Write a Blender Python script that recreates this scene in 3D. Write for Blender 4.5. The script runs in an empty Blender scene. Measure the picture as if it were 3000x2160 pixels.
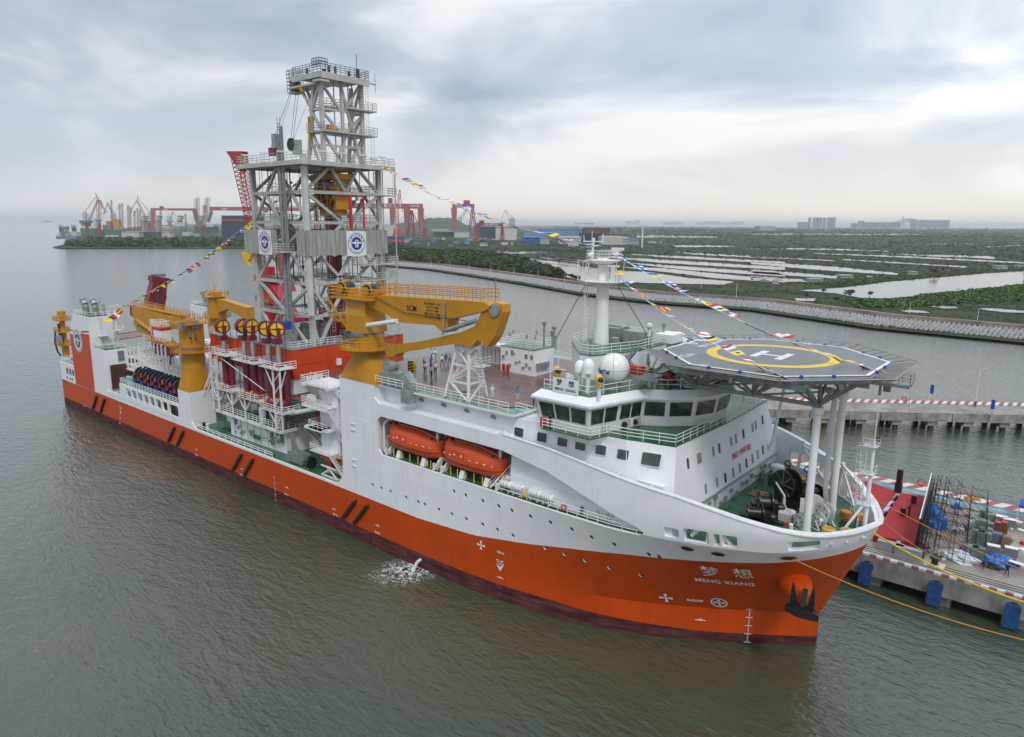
import bpy, math, random
import numpy as np
from mathutils import Vector, Matrix, geometry
R = random.Random(7)
D = bpy.data
scene = bpy.context.scene
rad = math.radians
# ------------------------------------------------------------ camera
CAMP = Vector((193.185, -75.179, 45.413)); F_PX = 2050.0
PITCH, ROLL, YAW = 0.2037148, 0.0069976, 2.2668823
_fw = Vector((math.cos(YAW), math.sin(YAW), 0)); _rt = Vector((math.sin(YAW), -math.cos(YAW), 0)); _up = Vector((0, 0, 1))
_d = _fw*math.cos(PITCH)-_up*math.sin(PITCH); _u = _up*math.cos(PITCH)+_fw*math.sin(PITCH)
RT = _rt*math.cos(ROLL)+_u*math.sin(ROLL); UP = _u*math.cos(ROLL)-_rt*math.sin(ROLL); FW = _d
cam = D.cameras.new("camera"); camo = D.objects.new("camera", cam); scene.collection.objects.link(camo)
camo.matrix_world = Matrix(((RT.x, UP.x, -FW.x, CAMP.x), (RT.y, UP.y, -FW.y, CAMP.y), (RT.z, UP.z, -FW.z, CAMP.z), (0, 0, 0, 1)))
cam.sensor_width = 36; cam.lens = F_PX/3000*36; cam.clip_start = 1; cam.clip_end = 120000
scene.camera = camo
# ------------------------------------------------------------ light
scene.view_settings.view_transform = 'Standard'; scene.view_settings.look = 'None'
scene.view_settings.exposure = 0.0; scene.view_settings.gamma = 1
SUN_EL, SUN_AZ = rad(52), rad(-38)      # direction towards the sun, azimuth measured from +x
sun = D.lights.new("sun", 'SUN'); sun.energy = 1.5; sun.angle = rad(12); sun.color = (1, 0.97, 0.93)
suno = D.objects.new("sun", sun); scene.collection.objects.link(suno)
sd = Vector((math.cos(SUN_EL)*math.cos(SUN_AZ), math.cos(SUN_EL)*math.sin(SUN_AZ), math.sin(SUN_EL)))
suno.rotation_euler = sd.to_track_quat('Z', 'Y').to_euler(); suno.location = (150, -100, 200)
W = D.worlds.new("World"); scene.world = W; W.use_nodes = True
nt = W.node_tree; N = nt.nodes; L = nt.links
for n in list(N): N.remove(n)
def node(t, **k):
    n = N.new(t)
    for a, b in k.items(): setattr(n, a, b)
    return n
out = node('ShaderNodeOutputWorld'); bg = node('ShaderNodeBackground'); L.new(bg.outputs[0], out.inputs[0])
tc = node('ShaderNodeTexCoord'); sep = node('ShaderNodeSeparateXYZ'); L.new(tc.outputs['Generated'], sep.inputs[0])
sky = node('ShaderNodeTexSky', sky_type='NISHITA'); sky.sun_disc = False; sky.sun_elevation = SUN_EL; sky.sun_rotation = rad(90)-SUN_AZ
skym = node('ShaderNodeVectorMath', operation='SCALE'); skym.inputs['Scale'].default_value = 0.07; L.new(sky.outputs[0], skym.inputs[0])
# cloud deck: noise stretched along the horizon, in directions of the sky dome
mp = node('ShaderNodeVectorMath', operation='MULTIPLY'); mp.inputs[1].default_value = (1, 1, 3.4); L.new(tc.outputs['Generated'], mp.inputs[0])
rot = node('ShaderNodeMapping'); rot.inputs['Rotation'].default_value = (rad(5), rad(6), 0); rot.inputs['Location'].default_value = (0.35, 0.1, 0.25); L.new(mp.outputs[0], rot.inputs[0])
n1 = node('ShaderNodeTexNoise'); n1.inputs['Scale'].default_value = 2.1; n1.inputs['Detail'].default_value = 5; n1.inputs['Roughness'].default_value = 0.5; n1.inputs['Distortion'].default_value = 0.5
L.new(rot.outputs[0], n1.inputs['Vector'])
cr = node('ShaderNodeValToRGB'); L.new(n1.outputs['Fac'], cr.inputs[0]); e = cr.color_ramp.elements
e[0].position = 0.38; e[0].color = (0.38, 0.46, 0.55, 1); e[1].position = 0.61; e[1].color = (0.88, 0.90, 0.93, 1)
m = cr.color_ramp.elements.new(0.5); m.color = (0.55, 0.62, 0.71, 1)
# warm haze towards the horizon
gr = node('ShaderNodeValToRGB'); L.new(sep.outputs['Z'], gr.inputs[0]); g = gr.color_ramp.elements
g[0].position = 0.0; g[0].color = (0.95, 0.87, 0.76, 1); g[1].position = 0.12; g[1].color = (0.76, 0.78, 0.81, 1)
fz = node('ShaderNodeMapRange'); fz.inputs[1].default_value = 0.0; fz.inputs[2].default_value = 0.17; fz.inputs[3].default_value = 0.93; fz.inputs[4].default_value = 0.0; L.new(sep.outputs['Z'], fz.inputs[0])
mx = node('ShaderNodeMix', data_type='RGBA'); L.new(fz.outputs[0], mx.inputs['Factor']); L.new(cr.outputs[0], mx.inputs['A']); L.new(gr.outputs[0], mx.inputs['B'])
# brighter towards the hidden sun side (right of the view), greyer over the sea
dt = node('ShaderNodeVectorMath', operation='DOT_PRODUCT'); L.new(tc.outputs['Generated'], dt.inputs[0]); dt.inputs[1].default_value = (0.45, 0.89, 0.12)
br = node('ShaderNodeMapRange'); br.inputs[1].default_value = 0.1; br.inputs[2].default_value = 1.0; br.inputs[3].default_value = 1.02; br.inputs[4].default_value = 1.38; L.new(dt.outputs['Value'], br.inputs[0])
zb = node('ShaderNodeMapRange'); zb.inputs[1].default_value = 0.42; zb.inputs[2].default_value = 0.95; zb.inputs[3].default_value = 1.0; zb.inputs[4].default_value = 2.0; L.new(sep.outputs['Z'], zb.inputs[0])
mm = node('ShaderNodeMath', operation='MULTIPLY'); L.new(br.outputs[0], mm.inputs[0]); L.new(zb.outputs[0], mm.inputs[1])
az_ = node('ShaderNodeMapRange'); az_.inputs[1].default_value = -.25; az_.inputs[2].default_value = .55; L.new(dt.outputs['Value'], az_.inputs[0])
cw = node('ShaderNodeMix', data_type='RGBA'); L.new(az_.outputs[0], cw.inputs['Factor']); cw.inputs['A'].default_value = (.84, .97, 1.12, 1); cw.inputs['B'].default_value = (1.04, 1.0, .94, 1)
wm = node('ShaderNodeMix', data_type='RGBA', blend_type='MULTIPLY'); L.new(fz.outputs[0], wm.inputs['Factor']); L.new(mx.outputs['Result'], wm.inputs['A']); L.new(cw.outputs['Result'], wm.inputs['B'])
sc = node('ShaderNodeVectorMath', operation='SCALE'); L.new(wm.outputs['Result'], sc.inputs[0]); L.new(mm.outputs[0], sc.inputs['Scale'])
fin = node('ShaderNodeMix', data_type='RGBA'); fin.inputs['Factor'].default_value = 0.1; L.new(sc.outputs[0], fin.inputs['A']); L.new(skym.outputs[0], fin.inputs['B'])
L.new(fin.outputs['Result'], bg.inputs[0]); bg.inputs[1].default_value = 1.0
# ------------------------------------------------------------ picture ray -> point on a real plane
def ray(px, py): return FW+RT*((px-1500)/F_PX)-UP*((py-1080)/F_PX)
def onp(px, py, ax, val):
    r = ray(px, py); i = 'xyz'.index(ax); return CAMP+r*((val-CAMP[i])/r[i])
def aY(px, py, y): return onp(px, py, 'y', y)
def aZ(px, py, z): return onp(px, py, 'z', z)
def aX(px, py, x): return onp(px, py, 'x', x)
def z_of(o, s):
    return lambda a, b: (o[0]+a/s, o[1]+b/s)
# ------------------------------------------------------------ materials
MATS = {}
def mat(name, col, rough=0.5, metal=0.0, var=0.12, scale=0.6, streak=0.0, bump=0.0, col2=None, spec=0.5, detail=4, emit=0, stretch=None, seam=0):
    if name in MATS: return MATS[name]
    m = D.materials.new(name); m.use_nodes = True; t = m.node_tree; b = t.nodes['Principled BSDF']
    b.inputs['Roughness'].default_value = rough; b.inputs['Metallic'].default_value = metal; b.inputs['Specular IOR Level'].default_value = spec
    g = t.nodes.new('ShaderNodeNewGeometry')
    c1 = [c*(1-var) for c in col]; c2 = [min(1, c*(1+var)) for c in col] if col2 is None else list(col2)
    nz = t.nodes.new('ShaderNodeTexNoise'); nz.inputs['Scale'].default_value = scale; nz.inputs['Detail'].default_value = detail
    if stretch:
        mpn = t.nodes.new('ShaderNodeVectorMath'); mpn.operation = 'MULTIPLY'; mpn.inputs[1].default_value = stretch
        t.links.new(g.outputs['Position'], mpn.inputs[0]); t.links.new(mpn.outputs[0], nz.inputs['Vector'])
    else: t.links.new(g.outputs['Position'], nz.inputs['Vector'])
    r = t.nodes.new('ShaderNodeValToRGB'); r.color_ramp.elements[0].position = 0.3; r.color_ramp.elements[1].position = 0.7
    r.color_ramp.elements[0].color = (*c1, 1); r.color_ramp.elements[1].color = (*c2, 1); t.links.new(nz.outputs['Fac'], r.inputs[0])
    last = r.outputs[0]
    if streak:
        mp2 = t.nodes.new('ShaderNodeVectorMath'); mp2.operation = 'MULTIPLY'; mp2.inputs[1].default_value = (1.6, 1.6, 0.12)
        t.links.new(g.outputs['Position'], mp2.inputs[0])
        n2 = t.nodes.new('ShaderNodeTexNoise'); n2.inputs['Scale'].default_value = 1.0; n2.inputs['Detail'].default_value = 7; t.links.new(mp2.outputs[0], n2.inputs['Vector'])
        rr = t.nodes.new('ShaderNodeMapRange'); rr.inputs[1].default_value = 0.5; rr.inputs[2].default_value = 0.75; rr.inputs[3].default_value = 0; rr.inputs[4].default_value = streak; t.links.new(n2.outputs['Fac'], rr.inputs[0])
        x = t.nodes.new('ShaderNodeMix'); x.data_type = 'RGBA'; t.links.new(rr.outputs[0], x.inputs['Factor']); t.links.new(last, x.inputs['A'])
        x.inputs['B'].default_value = (col[0]*.45+.02, col[1]*.36+.01, col[2]*.3+.01, 1); last = x.outputs['Result']
    if seam:      # faint welded plate seams
        sp = t.nodes.new('ShaderNodeSeparateXYZ'); t.links.new(g.outputs['Position'], sp.inputs[0]); cb_ = t.nodes.new('ShaderNodeCombineXYZ'); t.links.new(sp.outputs['X'], cb_.inputs[0]); t.links.new(sp.outputs['Z'], cb_.inputs[1])
        bk = t.nodes.new('ShaderNodeTexBrick'); t.links.new(cb_.outputs[0], bk.inputs['Vector']); bk.inputs['Scale'].default_value = 1; bk.inputs['Brick Width'].default_value = 9.7; bk.inputs['Row Height'].default_value = 2.35; bk.inputs['Mortar Size'].default_value = .035; bk.inputs['Mortar Smooth'].default_value = .3
        sm_ = t.nodes.new('ShaderNodeMath'); sm_.operation = 'MULTIPLY'; t.links.new(bk.outputs['Fac'], sm_.inputs[0]); sm_.inputs[1].default_value = seam; xs = t.nodes.new('ShaderNodeMix'); xs.data_type = 'RGBA'; t.links.new(sm_.outputs[0], xs.inputs['Factor']); t.links.new(last, xs.inputs['A']); xs.inputs['B'].default_value = (col[0]*.3, col[1]*.3, col[2]*.3, 1); last = xs.outputs['Result']
    t.links.new(last, b.inputs['Base Color'])
    rv = t.nodes.new('ShaderNodeMapRange'); rv.inputs[3].default_value = max(0.03, rough-0.08); rv.inputs[4].default_value = min(1, rough+0.12); t.links.new(nz.outputs['Fac'], rv.inputs[0]); t.links.new(rv.outputs[0], b.inputs['Roughness'])
    if bump:
        bp = t.nodes.new('ShaderNodeBump'); bp.inputs['Strength'].default_value = bump; bp.inputs['Distance'].default_value = 0.1
        t.links.new(nz.outputs['Fac'], bp.inputs['Height']); t.links.new(bp.outputs[0], b.inputs['Normal'])
    if emit:
        b.inputs['Emission Color'].default_value = (*col, 1); b.inputs['Emission Strength'].default_value = emit
    MATS[name] = m; return m
WHITE = mat('ship white paint', (0.80, 0.81, 0.83), 0.35, var=0.04, scale=0.25, streak=0.10, seam=.13)
WHITE2 = mat('white steelwork', (0.72, 0.72, 0.72), 0.4, var=0.08, scale=1.5)
ORANGE = mat('orange hull paint', (0.52, 0.060, 0.001), 0.42, var=0.1, scale=0.12, streak=0.28, seam=.22, spec=.3)
BOOT = mat('dark red boot topping', (0.075, 0.017, 0.02), 0.7, var=0.5, scale=0.9, streak=0.85, spec=.15, col2=(0.15, 0.052, 0.05), stretch=(0.35, 0.35, 2.2), detail=8)
GREEN = mat('green deck paint', (0.028, 0.115, 0.055), 0.22, var=0.35, scale=0.35)
BROWN = mat('brown wood deck', (0.13, 0.068, 0.066), 0.22, var=0.6, scale=0.5, stretch=(0.5, 6, 1), detail=10)
YEL = mat('crane yellow paint', (0.52, 0.235, 0.006), 0.42, var=0.1, scale=0.4, streak=0.2)
YEL2 = mat('bright yellow paint', (0.75, 0.5, 0.01), 0.4, var=0.15, scale=2)
DGREY = mat('derrick grey steel', (0.46, 0.46, 0.43), 0.5, var=0.15, scale=0.6, streak=0.25)
CLAD = mat('corrugated grey cladding', (0.33, 0.33, 0.31), 0.55, var=0.25, scale=0.8, streak=0.5, stretch=(2, 2, 0.2))
STEEL = mat('dark structural steel', (0.17, 0.18, 0.19), 0.5, var=0.2, scale=1)
MIDG = mat('mid grey steel', (0.25, 0.26, 0.27), 0.45, var=0.2, scale=1)
MAROON = mat('maroon paint', (0.17, 0.012, 0.028), 0.4, var=0.2, scale=0.8)
RED = mat('red paint', (0.5, 0.02, 0.02), 0.4, var=0.15, scale=1)
DKORANGE = mat('drill floor orange paint', (0.56, 0.052, 0.002), 0.45, var=0.1, scale=0.5, streak=0.2)
BOAT = mat('lifeboat orange', (0.60, 0.068, 0.006), 0.35, var=0.08, scale=0.8)
BLACK = mat('black paint', (0.012, 0.012, 0.013), 0.35, var=0.3, scale=2)
GLASS = mat('dark window glass', (0.010, 0.020, 0.018), 0.05, var=0.5, scale=0.9, spec=0.9, col2=(.05, .075, .065))
HELI = mat('helideck grey coating', (0.11, 0.12, 0.125), 0.32, var=0.35, scale=0.45, stretch=(1, 3, 1), detail=8)
MARK = mat('white deck marking', (0.7, 0.7, 0.7), 0.5, var=0.1, scale=3)
PWHITE = mat('white lettering paint', (0.78, 0.78, 0.78), 0.5, var=0.04)
BLUE = mat('blue paint', (0.02, 0.06, 0.35), 0.45, var=0.2)
NAVY = mat('emblem blue', (0.015, 0.04, 0.22), 0.45, var=0.05)
ROPE = mat('yellow mooring rope', (0.62, 0.44, 0.02), 0.8, var=0.25, scale=6)
OROPE = mat('orange rope', (0.55, 0.22, 0.04), 0.8, var=0.25, scale=6)
CONC = mat('weathered concrete', (0.27, 0.26, 0.25), 0.75, var=0.35, scale=0.5, streak=0.6)
PAVE = mat('quay paving', (0.17, 0.145, 0.12), 0.55, scale=0.22, col2=(0.36, 0.31, 0.26), detail=9)
CARPET = mat('red carpet', (0.32, 0.008, 0.017), 0.75, var=0.18, scale=0.8)
GALV = mat('galvanised duct', (0.30, 0.33, 0.32), 0.4, metal=0.3, var=0.25, scale=1.5)
SKIN = mat('skin', (0.45, 0.25, 0.17), 0.6, var=0.05)
RUST = mat('rust brown', (0.10, 0.035, 0.02), 0.7, var=0.4, scale=2)
# ------------------------------------------------------------ mesh builder
def wloc(o):
    v = Vector((0, 0, 0))
    while o is not None: v += o.location; o = o.parent
    return v
class MB:
    def __init__(s): s.v = []; s.f = []; s.m = []; s.cur = 0; s.g = []
    def add(s, vs, fs):
        s.g.append((len(s.v), len(s.f))); o = len(s.v); s.v += [tuple(p) for p in vs]; s.f += [tuple(i+o for i in f) for f in fs]; s.m += [s.cur]*len(fs); return s
    def box(s, x0, x1, y0, y1, z0, z1):
        vs = [(x, y, z) for z in (z0, z1) for y in (y0, y1) for x in (x0, x1)]
        return s.add(vs, [(0, 2, 3, 1), (4, 5, 7, 6), (0, 1, 5, 4), (1, 3, 7, 5), (3, 2, 6, 7), (2, 0, 4, 6)])
    def cbox(s, c, sx, sy, sz, rz=0):
        cs, sn = math.cos(rz), math.sin(rz); vs = []
        for k in (0, 1):
            for j in (-.5, .5):
                for i in (-.5, .5):
                    x, y = i*sx, j*sy; vs.append((c[0]+x*cs-y*sn, c[1]+x*sn+y*cs, c[2]+k*sz))
        return s.add(vs, [(0, 2, 3, 1), (4, 5, 7, 6), (0, 1, 5, 4), (1, 3, 7, 5), (3, 2, 6, 7), (2, 0, 4, 6)])
    def _fr(s, p, q):
        p = Vector(p); q = Vector(q); d = (q-p)
        if d.length < 1e-6: d = Vector((0, 0, 1e-3))
        d.normalize(); a = Vector((0, 0, 1)) if abs(d.z) < 0.95 else Vector((1, 0, 0))
        u = d.cross(a).normalized(); w = u.cross(d).normalized(); return p, q, u, w
    def beam(s, p, q, w, h=None, w2=None, h2=None):
        h = h or w; w2 = w2 or w; h2 = h2 or h; p, q, u, v = s._fr(p, q); vs = []
        for c, a, b in ((p, w, h), (q, w2, h2)):
            for i, j in ((-1, -1), (1, -1), (1, 1), (-1, 1)): vs.append(c+u*(i*a/2)+v*(j*b/2))
        return s.add(vs, [(3, 2, 1, 0), (4, 5, 6, 7)]+[(i, (i+1) % 4, (i+1) % 4+4, i+4) for i in range(4)])
    def tube(s, p, q, r, r2=None, n=8, cap=True):
        r2 = r if r2 is None else r2; p, q, u, v = s._fr(p, q); vs = []
        for c, a in ((p, r), (q, r2)):
            for i in range(n):
                t = 2*math.pi*i/n; vs.append(c+u*(a*math.cos(t))+v*(a*math.sin(t)))
        fs = [(i, (i+1) % n, (i+1) % n+n, i+n) for i in range(n)]
        if cap: fs += [tuple(range(n-1, -1, -1)), tuple(range(n, 2*n))]
        return s.add(vs, fs)
    def path(s, pts, r, n=6):
        for a, b in zip(pts[:-1], pts[1:]): s.tube(a, b, r, n=n)
        return s
    def lathe(s, prof, c, n=20, axis='z', cap=True, ang=None):
        vs = []
        for r, h in prof:
            for i in range(n):
                t = 2*math.pi*i/n; a, b = r*math.cos(t), r*math.sin(t)
                if axis == 'z': vs.append((c[0]+a, c[1]+b, c[2]+h))
                elif axis == 'y': vs.append((c[0]+a, c[1]+h, c[2]+b))
                else: vs.append((c[0]+h, c[1]+a, c[2]+b))
        fs = []
        for k in range(len(prof)-1):
            for i in range(n): fs.append((k*n+i, k*n+(i+1) % n, (k+1)*n+(i+1) % n, (k+1)*n+i))
        if cap: fs += [tuple(range(n-1, -1, -1)), tuple((len(prof)-1)*n+i for i in range(n))]
        return s.add(vs, fs)
    def sphere(s, c, r, n=20, m=12, sz=1):
        return s.lathe([(max(1e-3, r*math.sin(math.pi*k/m)), -r*sz*math.cos(math.pi*k/m)) for k in range(m+1)], c, n)
    def prism(s, pts, ax, a, b):
        def P(u, v, w): return {'x': (w, u, v), 'y': (u, w, v), 'z': (u, v, w)}[ax]
        n = len(pts); vs = [P(u, v, a) for u, v in pts]+[P(u, v, b) for u, v in pts]
        return s.add(vs, [tuple(range(n-1, -1, -1)), tuple(range(n, 2*n))]+[(i, (i+1) % n, (i+1) % n+n, i+n) for i in range(n)])
    def loft(s, rings, cap=True):
        n = len(rings[0]); vs = [p for r in rings for p in r]; fs = []
        for k in range(len(rings)-1):
            for i in range(n): fs.append((k*n+i, k*n+(i+1) % n, (k+1)*n+(i+1) % n, (k+1)*n+i))
        if cap: fs += [tuple(range(n-1, -1, -1)), tuple((len(rings)-1)*n+i for i in range(n))]
        return s.add(vs, fs)
    def rail(s, pts, h=1.1, rows=3, step=1.6, r=0.035, closed=False):
        pts = [Vector(p) for p in pts]
        if closed: pts.append(pts[0])
        up = Vector((0, 0, 1))
        for a, b in zip(pts[:-1], pts[1:]):
            n = max(1, round((b-a).length/step))
            for i in range(n+1):
                c = a.lerp(b, i/n); s.tube(c, c+up*h, r, n=4, cap=False)
            for k in range(rows):
                z = up*(h*(k+1)/rows); s.tube(a+z, b+z, r, n=4, cap=False)
        return s
    def ladder(s, p, q, w=0.5, side=(0, 1, 0), step=0.45, r=0.03):
        p = Vector(p); q = Vector(q); d = Vector(side).normalized()*w/2
        s.tube(p-d, q-d, r, n=4); s.tube(p+d, q+d, r, n=4); n = max(2, int((q-p).length/step))
        for i in range(1, n): c = p.lerp(q, i/n); s.tube(c-d, c+d, r*.8, n=4)
        return s
    def stair(s, p, q, w=0.9, side=(0, 1, 0), rail=True, r=0.035):
        p = Vector(p); q = Vector(q); d = Vector(side).normalized()*w/2; n = max(3, int(abs(q.z-p.z)/0.28)); run = (q-p); run.z = 0; run = run.normalized()*0.13
        for sg in (-1, 1):
            s.beam(p+d*sg, q+d*sg, 0.08, 0.25)
            if rail:
                u = Vector((0, 0, 1)); s.tube(p+d*sg+u, q+d*sg+u, r, n=4); s.tube(p+d*sg+u*.5, q+d*sg+u*.5, r, n=4)
                for i in range(0, n+1, 3): c = p.lerp(q, i/n)+d*sg; s.tube(c, c+u, r, n=4)
        for i in range(1, n): c = p.lerp(q, i/n); s.add([c-d-run, c+d-run, c+d+run, c-d+run], [(0, 1, 2, 3)])
        return s
    def each(s, name, m, parent=None):
        """one mesh object for each piece that was added"""
        g = s.g+[(len(s.v), len(s.f))]
        for (a, b), (c, d) in zip(g[:-1], g[1:]):
            q = MB(); q.v = s.v[a:c]; q.f = [tuple(i-a for i in f) for f in s.f[b:d]]; q.build(name, m, parent)
    def build(s, name, m, parent=None, local=False, smooth=None, mats=None):
        me = D.meshes.new(name); off = Vector((0, 0, 0)) if (parent is None or local) else wloc(parent)
        me.from_pydata([(a-off.x, b-off.y, c-off.z) for a, b, c in s.v], [], s.f); me.materials.append(m)
        if mats:
            for k in mats: me.materials.append(k)
            me.polygons.foreach_set('material_index', s.m)
        me.validate(); me.update()
        if smooth:
            me.polygons.foreach_set('use_smooth', [True]*len(me.polygons)); me.set_sharp_from_angle(angle=rad(smooth))
        o = D.objects.new(name, me); scene.collection.objects.link(o)
        if parent is not None: o.parent = parent
        return o
def tag(o, label=None, cat=None, group=None, kind=None):
    if label: o['label'] = label
    if cat: o['category'] = cat
    if group: o['group'] = group
    if kind: o['kind'] = kind
    return o
def empty(name, loc, label=None, cat=None, group=None, rz=0):
    o = D.objects.new(name, None); scene.collection.objects.link(o); o.location = loc; o.rotation_euler.z = rz; o.empty_display_size = 0.5
    return tag(o, label, cat, group)
KIDS = {}
def copy_tree(o, parent=None, kids=None):
    c = o.copy(); scene.collection.objects.link(c); c.parent = parent
    for ch in kids[o.name] if kids and o.name in kids else [k for k in D.objects if k.parent == o and False]: copy_tree(ch, c, kids)
    return c
def kidmap(root):
    k = {}
    for o in D.objects:
        if o.parent is not None: k.setdefault(o.parent.name, []).append(o)
    return k
def text(body, size, m, fn, name, parent=None, align='CENTER', sx=1.0, bold=0.0, spacing=1.0):
    cu = D.curves.new('t', 'FONT'); cu.body = body; cu.size = size; cu.align_x = align; cu.align_y = 'CENTER'; cu.space_character = spacing; cu.offset = bold; cu.resolution_u = 3
    ob = D.objects.new('t', cu); scene.collection.objects.link(ob); dg = bpy.context.evaluated_depsgraph_get(); dg.update()
    me = D.meshes.new_from_object(ob.evaluated_get(dg)); D.objects.remove(ob); off = wloc(parent) if parent else Vector((0, 0, 0))
    for v in me.vertices: v.co = Vector(fn(v.co.x*sx, v.co.y))-off
    me.materials.clear(); me.materials.append(m); me.name = name
    o = D.objects.new(name, me); scene.collection.objects.link(o)
    if parent: o.parent = parent
    return o
def rrect(x0, x1, z0, z1, r, n=4):
    pts = []
    for cx, cz, a0 in ((x1-r, z1-r, 0), (x0+r, z1-r, 90), (x0+r, z0+r, 180), (x1-r, z0+r, 270)):
        for i in range(n+1): a = rad(a0+90*i/n); pts.append((cx+r*math.cos(a), cz+r*math.sin(a)))
    return pts
# ------------------------------------------------------------ ship hull
def tab(x, T): return float(np.interp(x, [t[0] for t in T], [t[1] for t in T]))
B0 = [(-3, 16.4), (128, 16.4), (136, 16.2), (143.5, 15.4), (148, 14.6), (152.3, 13.6), (156, 12.1), (159.4, 10.4), (163, 8.3), (165.8, 6.5), (170, 3.6), (173, 1.3), (174.5, 0)]
BT = [(-3, 16.4), (158, 16.4), (161, 16.0), (164, 15.3), (167, 14.4), (170, 13.2), (173, 11.5), (175, 9.6), (176.5, 7.7), (178, 5.2), (178.9, 3.0), (179.4, 1.3), (179.6, 0)]
ZT = [(-3, 24.2), (142.6, 24.2), (142.65, 21.6), (149, 21.3), (157, 20.35), (164, 19.3), (167, 18.6), (170, 17.8), (173, 17.0), (176, 16.2), (178, 15.95), (179.6, 15.9)]
ZO = [(-3, 6.75), (60, 6.9), (110, 7.15), (128, 7.1), (138.5, 7.64), (146, 8.76), (153, 10.1), (158, 11.0), (161, 11.35), (164.2, 11.75), (169.7, 12.58), (173.6, 13.05), (179.6, 13.6)]
def bK(x): return max(0.0, tab(min(x+0.7, 179.6), BT)-0.3*min(1, max(0, (x-150)/15)))
def hp(u, z):
    x1 = 128+u*46.5; b1 = tab(x1, B0); xk = 128+u*50.9; bk = bK(xk); xt = 128+u*51.6; bt = tab(xt, BT)
    if z <= 4: return x1, b1
    if z <= 14.5:
        s = (z-4)/10.5; return x1+(xk-x1)*s, b1+(bk-b1)*s**1.25
    s = min(1, (z-14.5)/2.0); return xk+(xt-xk)*s, bk+(bt-bk)*s
def hb(x, z):
    if x <= 128: return 16.4
    lo, hi = 0., 1.
    for _ in range(30):
        m = (lo+hi)/2
        if hp(m, z)[0] < x: lo = m
        else: hi = m
    return hp(lo, z)[1]
def onhull(px, py):
    y = -14.
    for _ in range(40):
        q = aY(px, py, y); y = .6*y+.4*-hb(min(q.x, 179.4), q.z)
    return Vector((q.x, -hb(min(q.x, 179.4), q.z), q.z))
ship = empty('drilling_ship', (88, 0, 0), 'long orange and white ocean drilling ship moored alongside the quay', 'ship')
def shell(side):
    us = [-(128+2.5)/46.5*(1-i/44) for i in range(44)]+[i/30*0.8 for i in range(30)]+[0.8+0.2*math.sin(math.pi/2*i/16) for i in range(17)]
    cols = []
    for u in us:
        if u < 0:
            x = 128+u*46.5; zs = None; X = lambda z, x=x: (x, 16.4)
        else: X = lambda z, u=u: hp(u, z)
        xr = X(15)[0]; xo = X(10)[0]; zo = tab(xo, ZO); zt = tab(xr, ZT); zbt = 2.1 if xo < 150 else max(1.15, 2.1-(xo-150)*0.06)
        zz = [-3, -0.3, zbt, 3.1, 4.0, 4.0+(zo-4)*.5, zo]
        top = [zo+(14.5-zo)*.5, 14.5]; rest = [14.5+(zt-14.5)*k/4 for k in (1, 2, 3, 4)]
        if x_low(xr): pass
        zz += top+rest
        cols.append([(lambda q, z: (q[0], q[1], z))(X(z), z) for z in zz])
    nv = len(cols[0]); nu = len(cols); v = []; f = []; mi = []
    for c in cols:
        for x, b, z in c: v.append((x, side*b, z))
    for c in cols:
        for x, b, z in c:
            t = 0.32; nb = max(0, b-t-(0.0 if x < 150 else (x-150)*0.02)); nx = x-(0.0 if x < 168 else min(0.45, (x-168)*0.05)); v.append((nx, side*nb, z))
    o = nu*nv
    def q(a, b, c, d, m):
        f.append((a, b, c, d) if side < 0 else (d, c, b, a)); mi.append(m)
    for i in range(nu-1):
        for k in range(nv-1):
            a, b, c, d = i*nv+k, (i+1)*nv+k, (i+1)*nv+k+1, i*nv+k+1
            q(a, b, c, d, 2 if k < 2 else (1 if k < 6 else 0)); q(o+d, o+c, o+b, o+a, 0)
        q(i*nv+nv-1, (i+1)*nv+nv-1, o+(i+1)*nv+nv-1, o+i*nv+nv-1, 0); q(o+i*nv, o+(i+1)*nv, (i+1)*nv, i*nv, 2)
    for k in range(nv-1):
        q(k+1, o+k+1, o+k, k, 0); e = (nu-1)*nv; q(e+k, o+e+k, o+e+k+1, e+k+1, 1 if k < 6 else 0)
    me = D.meshes.new('hull'); me.from_pydata(v, [], f)
    for m in (WHITE, ORANGE, BOOT): me.materials.append(m)
    me.polygons.foreach_set('material_index', mi); me.update()
    ob = D.objects.new('hull', me); scene.collection.objects.link(ob); return ob
def x_low(x): return False
def cut(ob, cutters):
    """boolean difference with a list of prism polygons in the x-z plane"""
    for grp in cutters:
        mb = MB()
        for pts, a, b in grp: mb.prism(pts, 'y', a, b)
        c = mb.build('cut', WHITE)
        import bmesh
        bm = bmesh.new(); bm.from_mesh(c.data); bmesh.ops.recalc_face_normals(bm, faces=bm.faces); bm.to_mesh(c.data); bm.free()
        md = ob.modifiers.new('b', 'BOOLEAN'); md.operation = 'DIFFERENCE'; md.solver = 'EXACT'; md.object = c
        dg = bpy.context.evaluated_depsgraph_get(); dg.update(); me = D.meshes.new_from_object(ob.evaluated_get(dg)); ob.modifiers.clear(); ob.data = me; D.objects.remove(c)
        n = len(ob.data.materials)
def arc(cx, cz, r, a0, a1, n=5): return [(cx+r*math.cos(rad(a0+(a1-a0)*i/n)), cz+r*math.sin(rad(a0+(a1-a0)*i/n))) for i in range(n+1)]
YA, YB = -20, -9
stern = [(-4, 25), (-4, 11.3), (6.95, 11.3), (6.95, 19.5), (9.6, 23.2), (10.4, 25)]
a1 = [(26.2, 25), (26.2, 8.4), (33.2, 8.4), (33.2, 11.1), (60.9, 11.1), (60.9, 14.1), (65.4, 14.1), (65.4, 25)]
a0 = [(19.3, 25), (19.3, 17.4), (27, 17.4), (27, 25)]
notch = [(65.3, 25)]+[(65.3, 14), (65.3, 10.2)]+arc(67.3, 9.4, 2.0, 180, 270)+arc(109.4, 10.1, 2.6, 270, 360)+[(112.1, 25)]
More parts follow.
